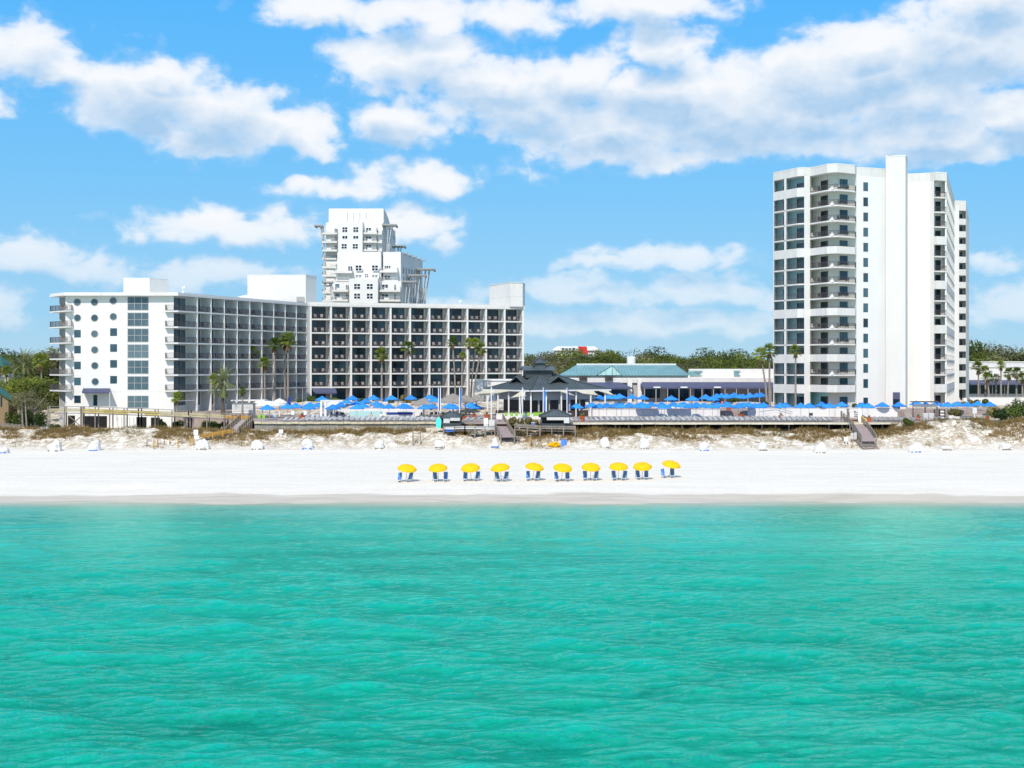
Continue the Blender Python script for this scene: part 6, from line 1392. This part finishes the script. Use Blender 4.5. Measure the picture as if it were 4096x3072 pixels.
def standing():
    j = {'pelvis': ((0, 0, .95), None, .14), 'waist': ((0, 0, 1.10), 'pelvis', .125), 'chest': ((0, .01, 1.32), 'waist', .15), 'neck': ((0, 0, 1.50), 'chest', .055), 'head': ((0, -.015, 1.64), 'neck', .10)}
    for s, sg in (('a', -1), ('b', 1)):
        j.update({'sh'+s: ((.19*sg, .01, 1.42), 'chest', .062), 'el'+s: ((.25*sg, .02, 1.14), 'sh'+s, .045), 'wr'+s: ((.25*sg, -.08, .90), 'el'+s, .030), 'hip'+s: ((.09*sg, 0, .88), 'pelvis', .095), 'kn'+s: ((.11*sg, -.02*sg, .48), 'hip'+s, .062), 'an'+s: ((.11*sg, .02*sg, .08), 'kn'+s, .042), 'to'+s: ((.12*sg, -.14, .03), 'an'+s, .036)}); hand(j, 'wr'+s, 'el'+s, s)
    return j
j = standing(); person('person in a coral shirt standing on the terrace among blue umbrellas', (gx(2889, 258), 258, TERR), .3, j,
  [('shirt', 'coral', [((0, 0, .92), (0, .005, 1.20), .165, .155), ((0, .005, 1.20), (0, .01, 1.40), .155, .18), ((0, .01, 1.40), (0, 0, 1.49), .18, .08), ((-.17, .01, 1.44), (-.235, .02, 1.22), .085, .07), ((.17, .01, 1.44), (.235, .02, 1.22), .085, .07)]), ('shorts', 'denim', [((-.09, 0, .96), (-.105, 0, .54), .115, .09), ((.09, 0, .96), (.105, 0, .54), .115, .09)])])
def seated():
    j = {'pelvis': ((0, .15, .50), None, .14), 'waist': ((0, .24, .64), 'pelvis', .125), 'chest': ((0, .34, .85), 'waist', .15), 'neck': ((0, .40, 1.03), 'chest', .055), 'head': ((0, .38, 1.17), 'neck', .10)}
    for s, sg in (('a', -1), ('b', 1)):
        j.update({'sh'+s: ((.19*sg, .37, .95), 'chest', .062), 'el'+s: ((.27*sg, .20, .72), 'sh'+s, .045), 'wr'+s: ((.20*sg, -.02, .62), 'el'+s, .030), 'hip'+s: ((.09*sg, .08, .49), 'pelvis', .095), 'kn'+s: ((.12*sg, -.34, .60), 'hip'+s, .062), 'an'+s: ((.12*sg, -.70, .44), 'kn'+s, .042), 'to'+s: ((.13*sg, -.80, .52), 'an'+s, .036)}); hand(j, 'wr'+s, 'el'+s, s)
    return j
put(lo, 1, (gx(1485, 231.2), 231.2, DECK), .1, 'grey lounger under the bare chested person near the aqua screen', 'grey sling loungers on the pool deck'); put(lo, 1, (gx(1523, 231.6), 231.6, DECK), -.1, 'grey lounger under the person in white near the aqua screen', 'grey sling loungers on the pool deck')
person('person without a shirt in pale shorts reclining on a lounger near the aqua screen', (gx(1485, 231.2), 231.2, DECK), .1, seated(), [('shorts', 'beige', [((0, .2, .52), (-.11, -.18, .55), .125, .09), ((0, .2, .52), (.11, -.18, .55), .125, .09)])])
person('person in white clothes and blue cap seated on a lounger by the aqua screen', (gx(1523, 231.6), 231.6, DECK), -.1, seated(), [('shirt', 'whitecloth', [((0, .16, .48), (0, .33, .84), .16, .175), ((0, .33, .84), (0, .40, 1.01), .175, .08), ((-.17, .37, .97), (-.26, .21, .74), .085, .06), ((.17, .37, .97), (.26, .21, .74), .085, .06)]), ('trousers', 'whitecloth', [((0, .2, .52), (-.12, -.32, .60), .125, .08), ((0, .2, .52), (.12, -.32, .60), .125, .08)])], 'blue2')
# ------------------------------------------------------------------ palms
def fan_crown(name, seed, n=42, dead=14):
    """fan palm crown of unit radius: pleated fans on stalks, drooping with age"""
    r = random.Random(seed); mb = MB()
    for i in range(n):
        a = r.uniform(0, 6.283); t_ = (i+.5)/n; e = R(80-118*t_+r.uniform(-9, 9)); ln = r.uniform(.42, .58)
        d = Vector((math.cos(a)*math.cos(e), math.sin(a)*math.cos(e), math.sin(e))); p = d*ln; s = d.cross(Vector((0, 0, 1))).normalized(); u = s.cross(d).normalized()
        w = .010; mb.add([-s*w, s*w, p+s*w, p-s*w], [(0, 1, 2, 3)]); k = 13; L_ = r.uniform(.40, .52)
        for j in range(k):
            b = R(-105+210*j/(k-1)); q = (d*math.cos(b)+s*math.sin(b)).normalized(); q2 = d*math.cos(b+.09)+s*math.sin(b+.09); q0 = d*math.cos(b-.09)+s*math.sin(b-.09); l2 = L_*(1-.22*abs(j-(k-1)/2)/(k/2))
            tip = p+q*l2-Vector((0, 0, .13*l2+.20*l2*max(0, t_-.2)))+u*r.uniform(-.03, .03); mid = .58*l2
            mb.add([p, p+q0*mid, tip, p+q2*mid+u*.03], [(0, 1, 2, 3)])
    return mb, dead
def date_crown(seed, n=58):
    r = random.Random(seed); mb = MB()
    for i in range(n):
        a = r.uniform(0, 6.283); t_ = (i+.5)/n; e0 = R(82-100*t_); L_ = r.uniform(.9, 1.05); pts = []; p = Vector(); 
        for k in range(9):
            e = e0-R(9+5*t_)*k*.55; d = Vector((math.cos(a)*math.cos(e), math.sin(a)*math.cos(e), math.sin(e))); pts.append((p.copy(), d)); p = p+d*L_/8
        for k in range(1, 9):
            q, d = pts[k]; s = d.cross(Vector((0, 0, 1))).normalized(); u = s.cross(d)
            for h_ in range(3):
                q2 = q+d*(L_/24*h_); l = .20*(1-abs(k-4)/7)
                for sg in (-1, 1):
                    tip = q2+(s*sg*.8+d*.75+u*.28).normalized()*l-Vector((0, 0, .03)); mb.add([q2, q2+d*.022, tip], [(0, 1, 2)])
        for k in range(8): q, d = pts[k]; q2 = pts[k+1][0]; s = d.cross(Vector((0, 0, 1))).normalized()*.010; mb.add([q-s, q+s, q2+s, q2-s], [(0, 1, 2, 3)])
    return mb
FANS = []; DATES = []
PALM_USED = {}
def palm(px, pyc, pyb, rpx, D, lab, kind='fan', lean=0.0, skirt=1, tr=.17, zb=None, grp='fan palms in front of the hotel'):
    x = gx(px, D); zc = gz(pyc, D); zb = (gz(pyb, D) if zb is None else zb); r = rpx*D/F; o = thing('fan_palm' if kind == 'fan' else 'date_palm', lab, 'palm tree', (x-lean, D, zb), 0, grp); mb = MB(); n = 9; vs = []; fs = []; seg = 10
    for k in range(seg+1):
        t_ = k/seg; cx_ = x-lean+lean*t_**1.6; rr = tr*(1.35-.55*t_ if t_ < .12 else 1.2-.38*t_)*(1+.05*math.sin(k*7)); z = zb-.3+(zc-zb+.1)*t_
        for i in range(n): a = 2*math.pi*i/n; vs.append((cx_+rr*math.cos(a), D+rr*math.sin(a), z))
    for k in range(seg):
        for i in range(n): fs.append((k*n+i, k*n+(i+1) % n, (k+1)*n+(i+1) % n, (k+1)*n+i))
    mb.add(vs, fs); mb.build('trunk', 'bark' if kind == 'fan' else 'barkd', o, smooth=True)
    pool = FANS if kind == 'fan' else DATES; nv = 4 if kind == 'fan' else 2
    if len(pool) < nv:
        c = (fan_crown('crown', 40+len(pool))[0] if kind == 'fan' else date_crown(70+len(pool))).build('crown', 'fan' if kind == 'fan' else 'date', o, local=True); pool.append(c)
    else: c = random.choice(pool).copy(); COL.objects.link(c); c.parent = o
    c.location = (lean, 0, zc-zb); c.scale = (r*1.1, r*1.1, r*1.1); c.rotation_euler = (0, 0, random.uniform(0, 6.28))
    if skirt:
        mb = MB(); rr = random.Random(int(px))
        for i in range(70):
            a = rr.uniform(0, 6.28); q = Vector((x, D, zc-rr.uniform(.05, .25)*r)); d = Vector((math.cos(a)*.38, math.sin(a)*.38, -rr.uniform(.6, 1.0))); l = r*rr.uniform(.5, .95)*skirt; s = Vector((-math.sin(a), math.cos(a), 0))*r*.08; mb.add([q-s, q+s, q+d*l+s*.6, q+d*l-s*.5], [(0, 1, 2, 3)])
        mb.build('dead_frond_skirt', 'skirt' if kind == 'fan' else 'date', o)
    return o
PALMS = [(1003,1407,1606,36,268,'fan palm left of three tall ones before the slanted balconies','fan',0),(1098,1378,1608,34,270,'fan palm with pale trunk between the two tallest left palms','fan',0),(1152,1362,1606,42,272,'tallest fan palm with wide crown near the hotel bend','fan',0),(1140,1374,1606,30,274,'fan palm crowded just behind the tallest one at the hotel bend','fan',0),(1059,1456,1608,31,266,'shorter fan palm just left of the tallest pair','fan',0),
 (970,1566,1655,21,236,'small fan palm in front of the white snack hut','fan',0),(708,1590,1650,30,238,'short fan palm at the corner of the round window hotel end','fan',0),(857,1518,1640,30,243,'fan palm trunk just left of the big date palm','fan',0),
 (1527,1418,1602,36,272,'fan palm before the third bay of the long hotel wing','fan',0),(1634,1393,1600,34,272,'fan palm before the middle of the long hotel wing','fan',0),(1810,1370,1592,28,268,'tall thin fan palm leftmost of the group near the right hotel end','fan',-.6),(1850,1424,1590,18,266,'lowest fan palm in the group near the right hotel end','fan',.2),(1876,1374,1592,27,268,'fan palm with straight trunk in the group near the right hotel end','fan',0),(1905,1374,1588,27,270,'leaning fan palm behind another in the right hotel end group','fan',1.1),(1926,1396,1588,31,267,'rightmost leaning fan palm of the right hotel end group','fan',1.6),
 (3043,1420,1618,38,252,'fan palm left of the pair beside the tower','fan',-1.2),(3078,1406,1618,38,253,'fan palm right of the pair beside the tower','fan',.0),(3182,1404,1625,30,249,'fan palm standing in front of the tower balconies','fan',0),
 (3914,1470,1592,30,278,'tallest left fan palm of the far right group','fan',0),(3942,1486,1590,26,280,'fan palm just right of the tallest left one in the far right group','fan',0),(3950,1512,1596,28,276,'low fan palm with dark skirt in the far right group','fan',-.3),(4004,1462,1600,22,277,'slim fan palm with reddish skirt in the far right group','fan',0),(3984,1512,1592,20,282,'low fan palm behind the slim one at the far right','fan',0),(4036,1494,1594,28,279,'fan palm in the middle of the far right row','fan',.3),(4066,1492,1594,28,278,'fan palm near the right picture edge','fan',0),(4090,1512,1598,26,276,'low fan palm at the right picture edge','fan',0),(4112,1488,1596,26,282,'last fan palm past the navy awning','fan',0),
 (166,1448,1560,42,290,'yellow green fan palm left of the hotel balconies','fan',0),(26,1486,1560,26,285,'small fan palm before the left house roofs','fan',0),(70,1508,1580,24,283,'small fan palm over the left grass slope','fan',0)]
for px, yc, yb, rp, D, lab, kind, lean in PALMS: palm(px, yc, yb, rp, D, lab, kind, lean, 1, .19 if px > 3900 or rp > 30 else .16, grp='fan palms in front of the hotel' if px < 2000 else 'fan palms beside the tower' if px < 3300 else 'fan palms at the far right' if px > 3800 else 'fan palms at the far left')
palm(892, 1530, 1652, 72, 240, 'big grey green date palm in front of the slanted hotel wing', 'date', 0, .9, .30, grp='date palms'); palm(95, 1460, 1600, 66, 292, 'silvery date palm left of the hotel balconies', 'date', 0, .5, .30, grp='date palms'); palm(60, 1452, 1600, 52, 300, 'second silvery date palm behind the first at the left', 'date', 0, .5, .28, grp='date palms')
# ------------------------------------------------------------------ leafy trees
def crown_mesh(seed, n, leaf, blobs, flat=.8, hollow=.55):
    """leaf sprays spread through overlapping clumps, unit height"""
    r = random.Random(seed); mb = MB(); B = []
    for i in range(blobs):
        a = r.uniform(0, 6.28); q = math.sqrt(r.random())*.40; B.append((Vector((q*math.cos(a), q*math.sin(a), r.uniform(.34, .82))), r.uniform(.13, .24)))
    B.append((Vector((0, 0, .82)), .18))
    for i in range(n):
        c, rad = r.choice(B); d = Vector((r.gauss(0, 1), r.gauss(0, 1), r.gauss(0, 1))).normalized(); p = c+Vector((d.x, d.y, d.z*flat))*rad*(hollow+(1-hollow)*r.random()**.5)*r.choice((1, 1, 1, 1.12))
        nrm = (d+Vector((r.uniform(-.7, .7), r.uniform(-.7, .7), r.uniform(-.2, .9)))).normalized(); s = nrm.orthogonal().normalized(); s.rotate(Matrix.Rotation(r.uniform(0, 6.28), 3, nrm)); u = nrm.cross(s); l = leaf*r.uniform(.6, 1.4)
        mb.add([p-s*l*.55, p+u*l*.35, p+s*l*.75, p-u*l*.35+nrm*l*.15], [(0, 1, 2, 3)])
    return mb, B
def trunk_mesh(B, seed, th=.022):
    r = random.Random(seed); mb = MB(); top = Vector((r.uniform(-.03, .03), r.uniform(-.03, .03), .42)); mb.tube((0, 0, -.05), top*.5, th*1.5, th*1.15, 7); mb.tube(top*.5, top, th*1.15, th, 7)
    for c, rad in B: m_ = top.lerp(c, .5)+Vector((0, 0, .04)); mb.tube(top*r.uniform(.6, 1.0), m_, th*.6, th*.4, 5); mb.tube(m_, c+Vector((0, 0, rad*.5)), th*.4, th*.15, 5)
    return mb
TREES = []
def tree_proto(nm, seed, n, leaf, blobs, m, flat=.8, hollow=.55, bk='barkd'):
    o = thing(nm, 'x', 'tree'); mb, B = crown_mesh(seed, n, leaf, blobs, flat, hollow); trunk_mesh(B, seed).build('trunk', bk, o, local=True); mb.build('crown', m, o, local=True); freeze(o); return [o, 0]
TP = [tree_proto('oak_tree', 1, 1700, .042, 11, 'oak'), tree_proto('oak_tree', 2, 1700, .042, 14, 'oak'), tree_proto('pine_tree', 3, 1500, .040, 9, 'oak', 1.2), tree_proto('oak_tree', 4, 1600, .040, 12, 'olive'), tree_proto('bare_tree', 5, 900, .024, 12, 'olive', .9, .3, 'bark'), tree_proto('oak_tree', 6, 1800, .040, 16, 'oak', .7)]
def tree(v, px, ytop, D, wf, lab, zb=6.6, grp='trees behind the resort'):
    pr = TP[v]; h = gz(ytop, D)-zb; o = put(pr[0], pr[1], (gx(px, D), D, zb), random.uniform(0, 6.28), lab, grp, (h*wf, h*wf, h)); pr[1] = 1; return o
rr = random.Random(21); KN = {0: 'dark green oak', 1: 'broad green oak', 2: 'upright green pine', 3: 'dull olive oak', 4: 'grey half bare tree', 5: 'dense green oak'}
k = 0
top = [(2110, 1412), (2160, 1388), (2200, 1405), (2260, 1394), (2300, 1398), (2340, 1402), (2370, 1382), (2420, 1398), (2470, 1395), (2540, 1402), (2620, 1398), (2700, 1410), (2760, 1402), (2850, 1396), (2900, 1400), (2960, 1405), (3040, 1412), (3100, 1425)]
far = sorted([(px+rr.uniform(-12, 12), rr.uniform(-12, 24)) for px in range(2075, 3130, 30)])
for px, dy in far:
    k += 1; v = rr.choice((0, 1, 2, 5, 5, 3)); tree(v, px, lerp(px, top)+dy, rr.uniform(470, 560), rr.uniform(.7, 1.2), '%s in the far row behind the restaurant, %s from left' % (KN[v], nth(k)))
k = 0
for px in range(2085, 3110, 38):
    k += 1; v = rr.choice((0, 1, 3, 5, 0)) if px > 2330 else rr.choice((3, 4, 3, 0)); tree(v, px+rr.uniform(-14, 14), lerp(px, top)+rr.uniform(18, 40), rr.uniform(400, 450), rr.uniform(1.1, 1.7), '%s in the middle row behind the restaurant, %s from left' % (KN[v], nth(k)))
k = 0
for px in range(2080, 3100, 44):
    k += 1; v = rr.choice((3, 0, 1, 4)) if px < 2500 else rr.choice((0, 1, 5, 3)); tree(v, px+rr.uniform(-16, 16), lerp(px, top)+rr.uniform(45, 66), rr.uniform(345, 385), rr.uniform(1.2, 1.9), '%s in the near row over the restaurant, %s from left' % (KN[v], nth(k)))
for i, (px, yt, D, v, wf) in enumerate(((3892, 1350, 420, 0, 1.0), (3915, 1352, 440, 4, 1.0), (3950, 1368, 430, 4, 1.1), (3975, 1360, 445, 4, 1.0), (4005, 1372, 430, 3, 1.2), (4040, 1378, 440, 4, 1.2), (4080, 1385, 430, 0, 1.3), (3905, 1400, 392, 0, 1.3), (3935, 1408, 390, 1, 1.3), (3970, 1412, 392, 3, 1.5), (4010, 1408, 394, 3, 1.5), (4055, 1405, 390, 0, 1.5), (4095, 1400, 392, 3, 1.4), (4140, 1390, 395, 0, 1.4), (4180, 1400, 390, 1, 1.4))):
    tree(v, px, yt, D, wf, '%s behind the far right building, %s from left' % (KN[v], nth(i+1)), 6.6, 'trees at the far right')
for i, (px, yt, D, v, wf) in enumerate(((-40, 1398, 400, 0, 1.5), (10, 1385, 420, 0, 1.3), (50, 1400, 400, 1, 1.4), (95, 1404, 390, 5, 1.5), (140, 1420, 380, 3, 1.3), (185, 1398, 330, 0, 1.1), (215, 1378, 300, 3, 1.1), (200, 1430, 300, 0, 1.3), (225, 1385, 340, 0, 1.2), (130, 1455, 340, 3, 1.6), (60, 1450, 345, 0, 1.6), (0, 1440, 350, 3, 1.6))):
    tree(v, px, yt, D, wf, '%s left of the hotel, %s in its group' % (KN[v], nth(i+1)), 6.6, 'trees at the far left')
for i, (px, yt, D, v, wf) in enumerate(((120, 1488, 268, 5, 1.5), (165, 1498, 266, 1, 1.5), (205, 1512, 262, 1, 1.5), (85, 1500, 272, 5, 1.6), (225, 1520, 262, 5, 1.2), (40, 1505, 275, 0, 1.6))):
    tree(v, px, yt, D, wf, '%s over the shrubs beside the tan house, %s in its group' % (KN[v], nth(i+1)), 5.2, 'trees between the left house and the hotel')
o = tree(4, 132, 1545, 240, 1.3, 'silvery grey twin trunked tree right of the tan house', 3.7, 'trees between the left house and the hotel'); tree(3, 112, 1560, 243, 1.4, 'olive tree beside the silvery twin trunked one', 3.6, 'trees between the left house and the hotel')
for px, lx, lab in ((92, 86, 'slim grey tree trunk before the dark shrubs, the left one'), (108, 100, 'slim pale tree trunk before the dark shrubs, the right one')):
    D = 233; p = thing('tree', lab, 'tree', (gx(px, D), D, 3.7)); MB().tube((gx(px, D), D, 3.3), (gx(lx, D), D, gz(1590, D)), .17, .12, 8).build('trunk', 'bark', p); mb, B = crown_mesh(px, 700, .05, 6); mb.v = [(gx(lx, D)+v[0]*4.6, D+v[1]*4.6, gz(1620, D)+v[2]*3.6-1.2) for v in mb.v]; mb.build('crown', 'olive', p)
# ------------------------------------------------------------------ shrubs
def shrub(px, ytop, ybot, wpx, D, m, lab, n=900, grp=None, nm='shrub'):
    x = gx(px, D); zb, zt = gz(ybot, D), gz(ytop, D); w = wpx/2*D/F; h = zt-zb; o = thing(nm, lab, 'shrub', (x, D, zb), 0, grp); r = random.Random(int(px*7+ytop)); mb = MB(); B = [(Vector((x+r.uniform(-.7, .7)*w, D+r.uniform(-.35, .35)*w, zb+h*r.uniform(.25, .7))), r.uniform(.22, .4)) for _ in range(max(4, int(w*1.6)))]
    for i in range(n):
        c, rad = r.choice(B); d = Vector((r.gauss(0, 1), r.gauss(0, 1), r.gauss(0, 1))).normalized(); rad2 = min(rad*w+.25, h*.55+.3); p = c+Vector((d.x*rad2, d.y*rad2, d.z*h*.42))*(.6+.4*r.random()); p.z = max(p.z, zb+.02); nv = (d+Vector((r.uniform(-.6, .6), r.uniform(-.6, .6), r.uniform(0, .8)))).normalized(); s = nv.orthogonal().normalized(); s.rotate(Matrix.Rotation(r.uniform(0, 6.28), 3, nv)); u = nv.cross(s); l = r.uniform(.10, .24); mb.add([p-s*l, p+u*l*.6, p+s*l, p-u*l*.6], [(0, 1, 2, 3)])
    mb.build('foliage', m, o); mb = MB()
    for c, rad in B: mb.tube((x+(c.x-x)*.4, c.y, zb-.1), c, .05, .02, 5)
    mb.build('stem', 'barkd', o); return o
SH = [(100, 1620, 1712, 120, 238, 'hedge', 'dark shrub mass between the tan house and the twin trunks'), (165, 1640, 1715, 80, 236, 'hedge', 'dark shrub at the left end of the boardwalk'), (60, 1635, 1710, 70, 239, 'hedge', 'dark shrub against the tan house'), (222, 1700, 1728, 44, 229, 'hedge', 'grey green shrub under the boardwalk end'), (200, 1605, 1650, 60, 250, 'hedge', 'green shrub beneath the hotel left balconies'),
 (650, 1678, 1716, 60, 232, 'hedge', 'green shrub under the boardwalk, left of two'), (715, 1676, 1714, 70, 232, 'hedge', 'green shrub under the boardwalk, right of two'), (830, 1682, 1716, 70, 232, 'hedge', 'dark green shrub beneath the right part of the boardwalk'), (880, 1684, 1716, 44, 231, 'hedge', 'small dark shrub next to the boardwalk landing'),
 (1250, 1578, 1618, 70, 276, 'hedge', 'dark tropical bush at the hotel bend'), (1200, 1592, 1618, 40, 272, 'hedge', 'low bush left of the hotel bend'), (1560, 1585, 1612, 40, 270, 'hedge', 'bush below the fan palm before the long wing'), (1620, 1580, 1612, 50, 270, 'oatg', 'yellow green clump under the middle fan palm'), (1690, 1594, 1614, 40, 268, 'hedge', 'low hedge left of the taupe umbrellas'), (1450, 1592, 1612, 50, 272, 'hedge', 'low hedge before the third hotel bay'), (1345, 1590, 1612, 40, 274, 'hedge', 'low hedge by the ground floor hotel awning'),
 (2052, 1668, 1702, 44, 221, 'oatg', 'tall green grass clump right of the centre ramp'), (2098, 1670, 1704, 60, 221, 'oatg', 'wide green grass clump left of the right kiosk'), (2140, 1678, 1704, 36, 220, 'oatg', 'small grass clump beside the right kiosk'), (1880, 1694, 1712, 40, 221, 'oatg', 'grass clump right of the left kiosk'),
 (2930, 1592, 1608, 40, 258, 'hedge', 'trailing plant on the terrace beneath the umbrellas'), (3065, 1606, 1632, 40, 250, 'hedge', 'hedge at the foot of the palm pair'), (3430, 1612, 1634, 40, 246, 'hedge', 'dark bush behind the surfboards'), (3300, 1617, 1630, 60, 249, 'hedge', 'low hedge along the tower foot'), (3632, 1672, 1700, 34, 219, 'hedge', 'dark green bush on the right dune crest'),
 (3830, 1628, 1664, 60, 229, 'oatg', 'green bush mound before the white sloped wall'), (3880, 1600, 1622, 60, 268, 'oatg', 'clipped yellow green hedge beside the rear tower block'), (3925, 1592, 1622, 60, 266, 'hedge', 'reddish green bush between the far right palms'), (3985, 1622, 1672, 80, 228, 'oatg', 'pale green bush right of the last umbrella'), (4040, 1608, 1676, 90, 227, 'hedge', 'large dark green bush at the right edge'), (4085, 1590, 1672, 90, 228, 'hedge', 'tallest dark green bush at the right edge'), (4130, 1600, 1675, 90, 228, 'hedge', 'dark green bush past the right edge bush'), (4010, 1640, 1684, 70, 224, 'hedge', 'low green bush in front of the right edge bushes')]
for px, y0, y1, w, D, m, lab in SH: shrub(px, y0, y1, w, D, m, lab, int(350+w*9), 'shrubs along the deck and dunes')
# ------------------------------------------------------------------ dune grass: uncountable tufts on the dunes
def tufts(name, m, n, seed, bands):
    r = random.Random(seed); mb = MB(); k = 0; tries = 0
    while k < n and tries < n*12:
        tries += 1; D = r.choice(bands); D = r.uniform(*D); X = r.uniform(-108, 108); px = 2048+X*F/D
        dn = noise.noise(Vector((X*.10, D*.22, seed)))+.5*noise.noise(Vector((X*.4, D*.5, seed+3)))
        lim = -.02 if D > 216.5 else .12 if D > 213.5 else .34
        if 2150 < px < 3450 and D > 215: lim -= .22
        if px > 3450 and D > 217: lim -= .05
        if 1150 < px < 1700 and 217.5 < D < 221: lim -= .35
        if dn < lim or (D > 220 and 1000 < px < 3560): continue
        if 1010 < px < 1850 and D > 219.8: continue
        z = dune_h(X, D); k += 1; h = r.uniform(.25, .75)*(1.25 if D > 218 else 1)
        for _ in range(7):
            a = r.uniform(0, 6.28); e = r.uniform(.55, 1.45); l = h*r.uniform(.6, 1.2); p = Vector((X+r.uniform(-.25, .25), D+r.uniform(-.2, .2), z-.04)); d = Vector((math.cos(a)*math.cos(e), math.sin(a)*math.cos(e), math.sin(e))); s = Vector((-math.sin(a), math.cos(a), 0))*r.uniform(.02, .045); mb.add([p-s, p+s, p+d*l], [(0, 1, 2)])
    o = mb.build(name, m); tag(o, kind='stuff'); return o
tufts('dune_grass', 'oat', 13000, 3, [(211.5, 232), (215, 222), (216, 221)]); tufts('green_dune_grass', 'oatg', 2600, 17, [(216, 228), (217, 222)])
# ------------------------------------------------------------------ other buildings
hs = thing('tan_house', 'tan house with green metal gabled roof at the left edge', 'house', (gx(-40, 240), 244, 3.5)); D = 240; x1 = gx(34, D); x0 = gx(-260, D); mb = MB(); zt = gz(1592, D)
mb.prism([(x0, D), (x1, D), (x1+.3, D+3.6), (x0, D+3.6)], 3, zt); ap = gx(-110, D); mb.add([(x0, D, zt), (x1, D, zt), (ap, D, gz(1500, D)), (x0, D+3.6, zt), (x1, D+3.6, zt), (ap, D+3.6, gz(1500, D))], [(0, 1, 2), (5, 4, 3)]); mb.build('wall', 'tanwall', hs)
mb = MB(); a = Vector((gx(46, D), D-.6, gz(1602, D))); b = Vector((ap, D-.6, gz(1496, D))); c = Vector((gx(-270, D), D-.6, gz(1602, D))); u = Vector((0, 3.4, 0)); v = Vector((0, 0, .3))
for p, q in ((a, b), (b, c)): mb.add([p, q, q+u, p+u, p+v, q+v, q+u+v, p+u+v], [(0, 1, 2, 3), (7, 6, 5, 4), (0, 4, 5, 1), (2, 6, 7, 3), (3, 7, 4, 0), (1, 5, 6, 2)])
mb.build('roof', 'greenroof', hs); window_part(hs, g2(2, D), g2(9, D), gz(1627, D), gz(1586, D), 'gdark', 'frame')
h3 = thing('green_roof_house', 'house with green roof and pink eave partly behind the left palms', 'house', (gx(-60, 300), 302, 6)); D = 300; MB().box((gx(-70, D), D+5, 9.5), (12, 10, 8)).build('wall', 'stucco', h3); mb = MB(); z0, z1 = gz(1464, D), gz(1420, D); xa, xb = gx(-200, D), gx(22, D)
mb.add([(xa, D-.8, z0), (xb, D-.8, z0), (xb-2.4, D+2.5, z1), (xa+3, D+2.5, z1), (xb, D+6, z0), (xa, D+6, z0)], [(0, 1, 2, 3), (1, 4, 2), (4, 5, 3, 2), (5, 0, 3), (5, 4, 1, 0)]); mb.build('roof', 'greenroof', h3); MB().box((gx(-80, D), D-1, gz(1490, D)), (gx(10, D)-gx(-170, D), 3, .35)).build('porch_roof', 'terracotta', h3)
window_part(h3, g2(-5, D), g2(4, D), gz(1512, D), gz(1496, D), 'gdark', 'wframe')
bl = thing('event_hall', 'long low white building with navy awning behind the far right palms', 'building', (gx(4080, 353), 357, 6.5)); D = 353; x0, x1 = gx(3866, D), gx(4420, D); mb = MB(); mb.prism([(x0, D), (x1, D), (x1, D+25), (x0, D+25)], 6.2, gz(1470, D)); mb.build('wall', 'stucco', bl)
MB().prism([(x0-.2, D+3), (x1, D+3), (x1, D+24), (x0-.2, D+24)], gz(1472, D), gz(1449, D+3)).build('upper_wall', 'lrail', bl); MB().prism([(x0-.3, D+2.8), (x1, D+2.8), (x1, D+24.3), (x0-.3, D+24.3)], gz(1449, D+3), gz(1446, D+3)).build('roof_cap', 'stucco', bl); MB().prism([(x0-.1, D-.12), (x1, D-.12), (x1, D+.4), (x0-.1, D+.4)], gz(1471.5, D), gz(1468.5, D)).build('coping', 'greywall', bl)
awning(bl, [V2(x0, D-.05), V2(x1, D-.05)], [V2(x0, D-3.2), V2(x1, D-3.2)], gz(1520, D), gz(1534, D))
for i in range(8): window_part(bl, V2(x0+.6+i*3.3, D), V2(x0+3.6+i*3.3, D), gz(1575, D), gz(1522, D), 'gdark', 'frame', 2, 1)
sl_ = thing('sloped_wall', 'white sloping wall end between the bar frame and the right bush', 'wall', (gx(3815, 236), 236, DECK)); D = 236; mb = MB(); a, b = gx(3795, D), gx(3838, D); mb.add([(a, D, 4.5), (b, D, 4.5), (b, D, gz(1636, D)), (a, D, gz(1634, D)), (a, D+.3, 4.5), (b, D+.3, 4.5), (b, D+.3, gz(1636, D)), (a, D+.3, gz(1634, D))], [(0, 1, 2, 3), (7, 6, 5, 4), (0, 4, 5, 1), (1, 5, 6, 2), (2, 6, 7, 3), (3, 7, 4, 0)]); mb.build('wall_face', 'stucco', sl_)
rh = thing('red_roof_building', 'distant white building with a red gable showing over the trees', 'building', (gx(2300, 620), 626, 7)); D = 620; z1 = gz(1384, D); MB().prism([g2(2218, D), g2(2392, D), g2(2395, D+20), g2(2220, D+20)], 7, gz(1394, D)).build('wall', 'stucco', rh)
mb = MB(); a, b, c, d = g2(2206, D-1), g2(2404, D-1), g2(2378, D+10), g2(2228, D+10); mb.add([(a.x, a.y, gz(1402, D)), (b.x, b.y, gz(1402, D)), (c.x, c.y, z1), (d.x, d.y, z1), (b.x, D+22, gz(1402, D)), (a.x, D+22, gz(1402, D))], [(0, 1, 2, 3), (1, 4, 2), (4, 5, 3, 2), (5, 0, 3)]); mb.build('roof', 'fascia', rh)
MB().add([(gx(2310, D), D-1.6, gz(1386, D)), (gx(2346, D), D-1.6, gz(1386, D)), (gx(2350, D), D-1.6, gz(1412, D)), (gx(2331, D), D-1.6, gz(1418, D)), (gx(2316, D), D-1.6, gz(1400, D))], [(4, 3, 2, 1, 0)]).build('red_gable', 'red', rh)
for i in range(4): window_part(rh, g2(2246+14*i, D-1), g2(2258+14*i, D-1), gz(1401, D), gz(1392, D), 'gmid', 'wframe')
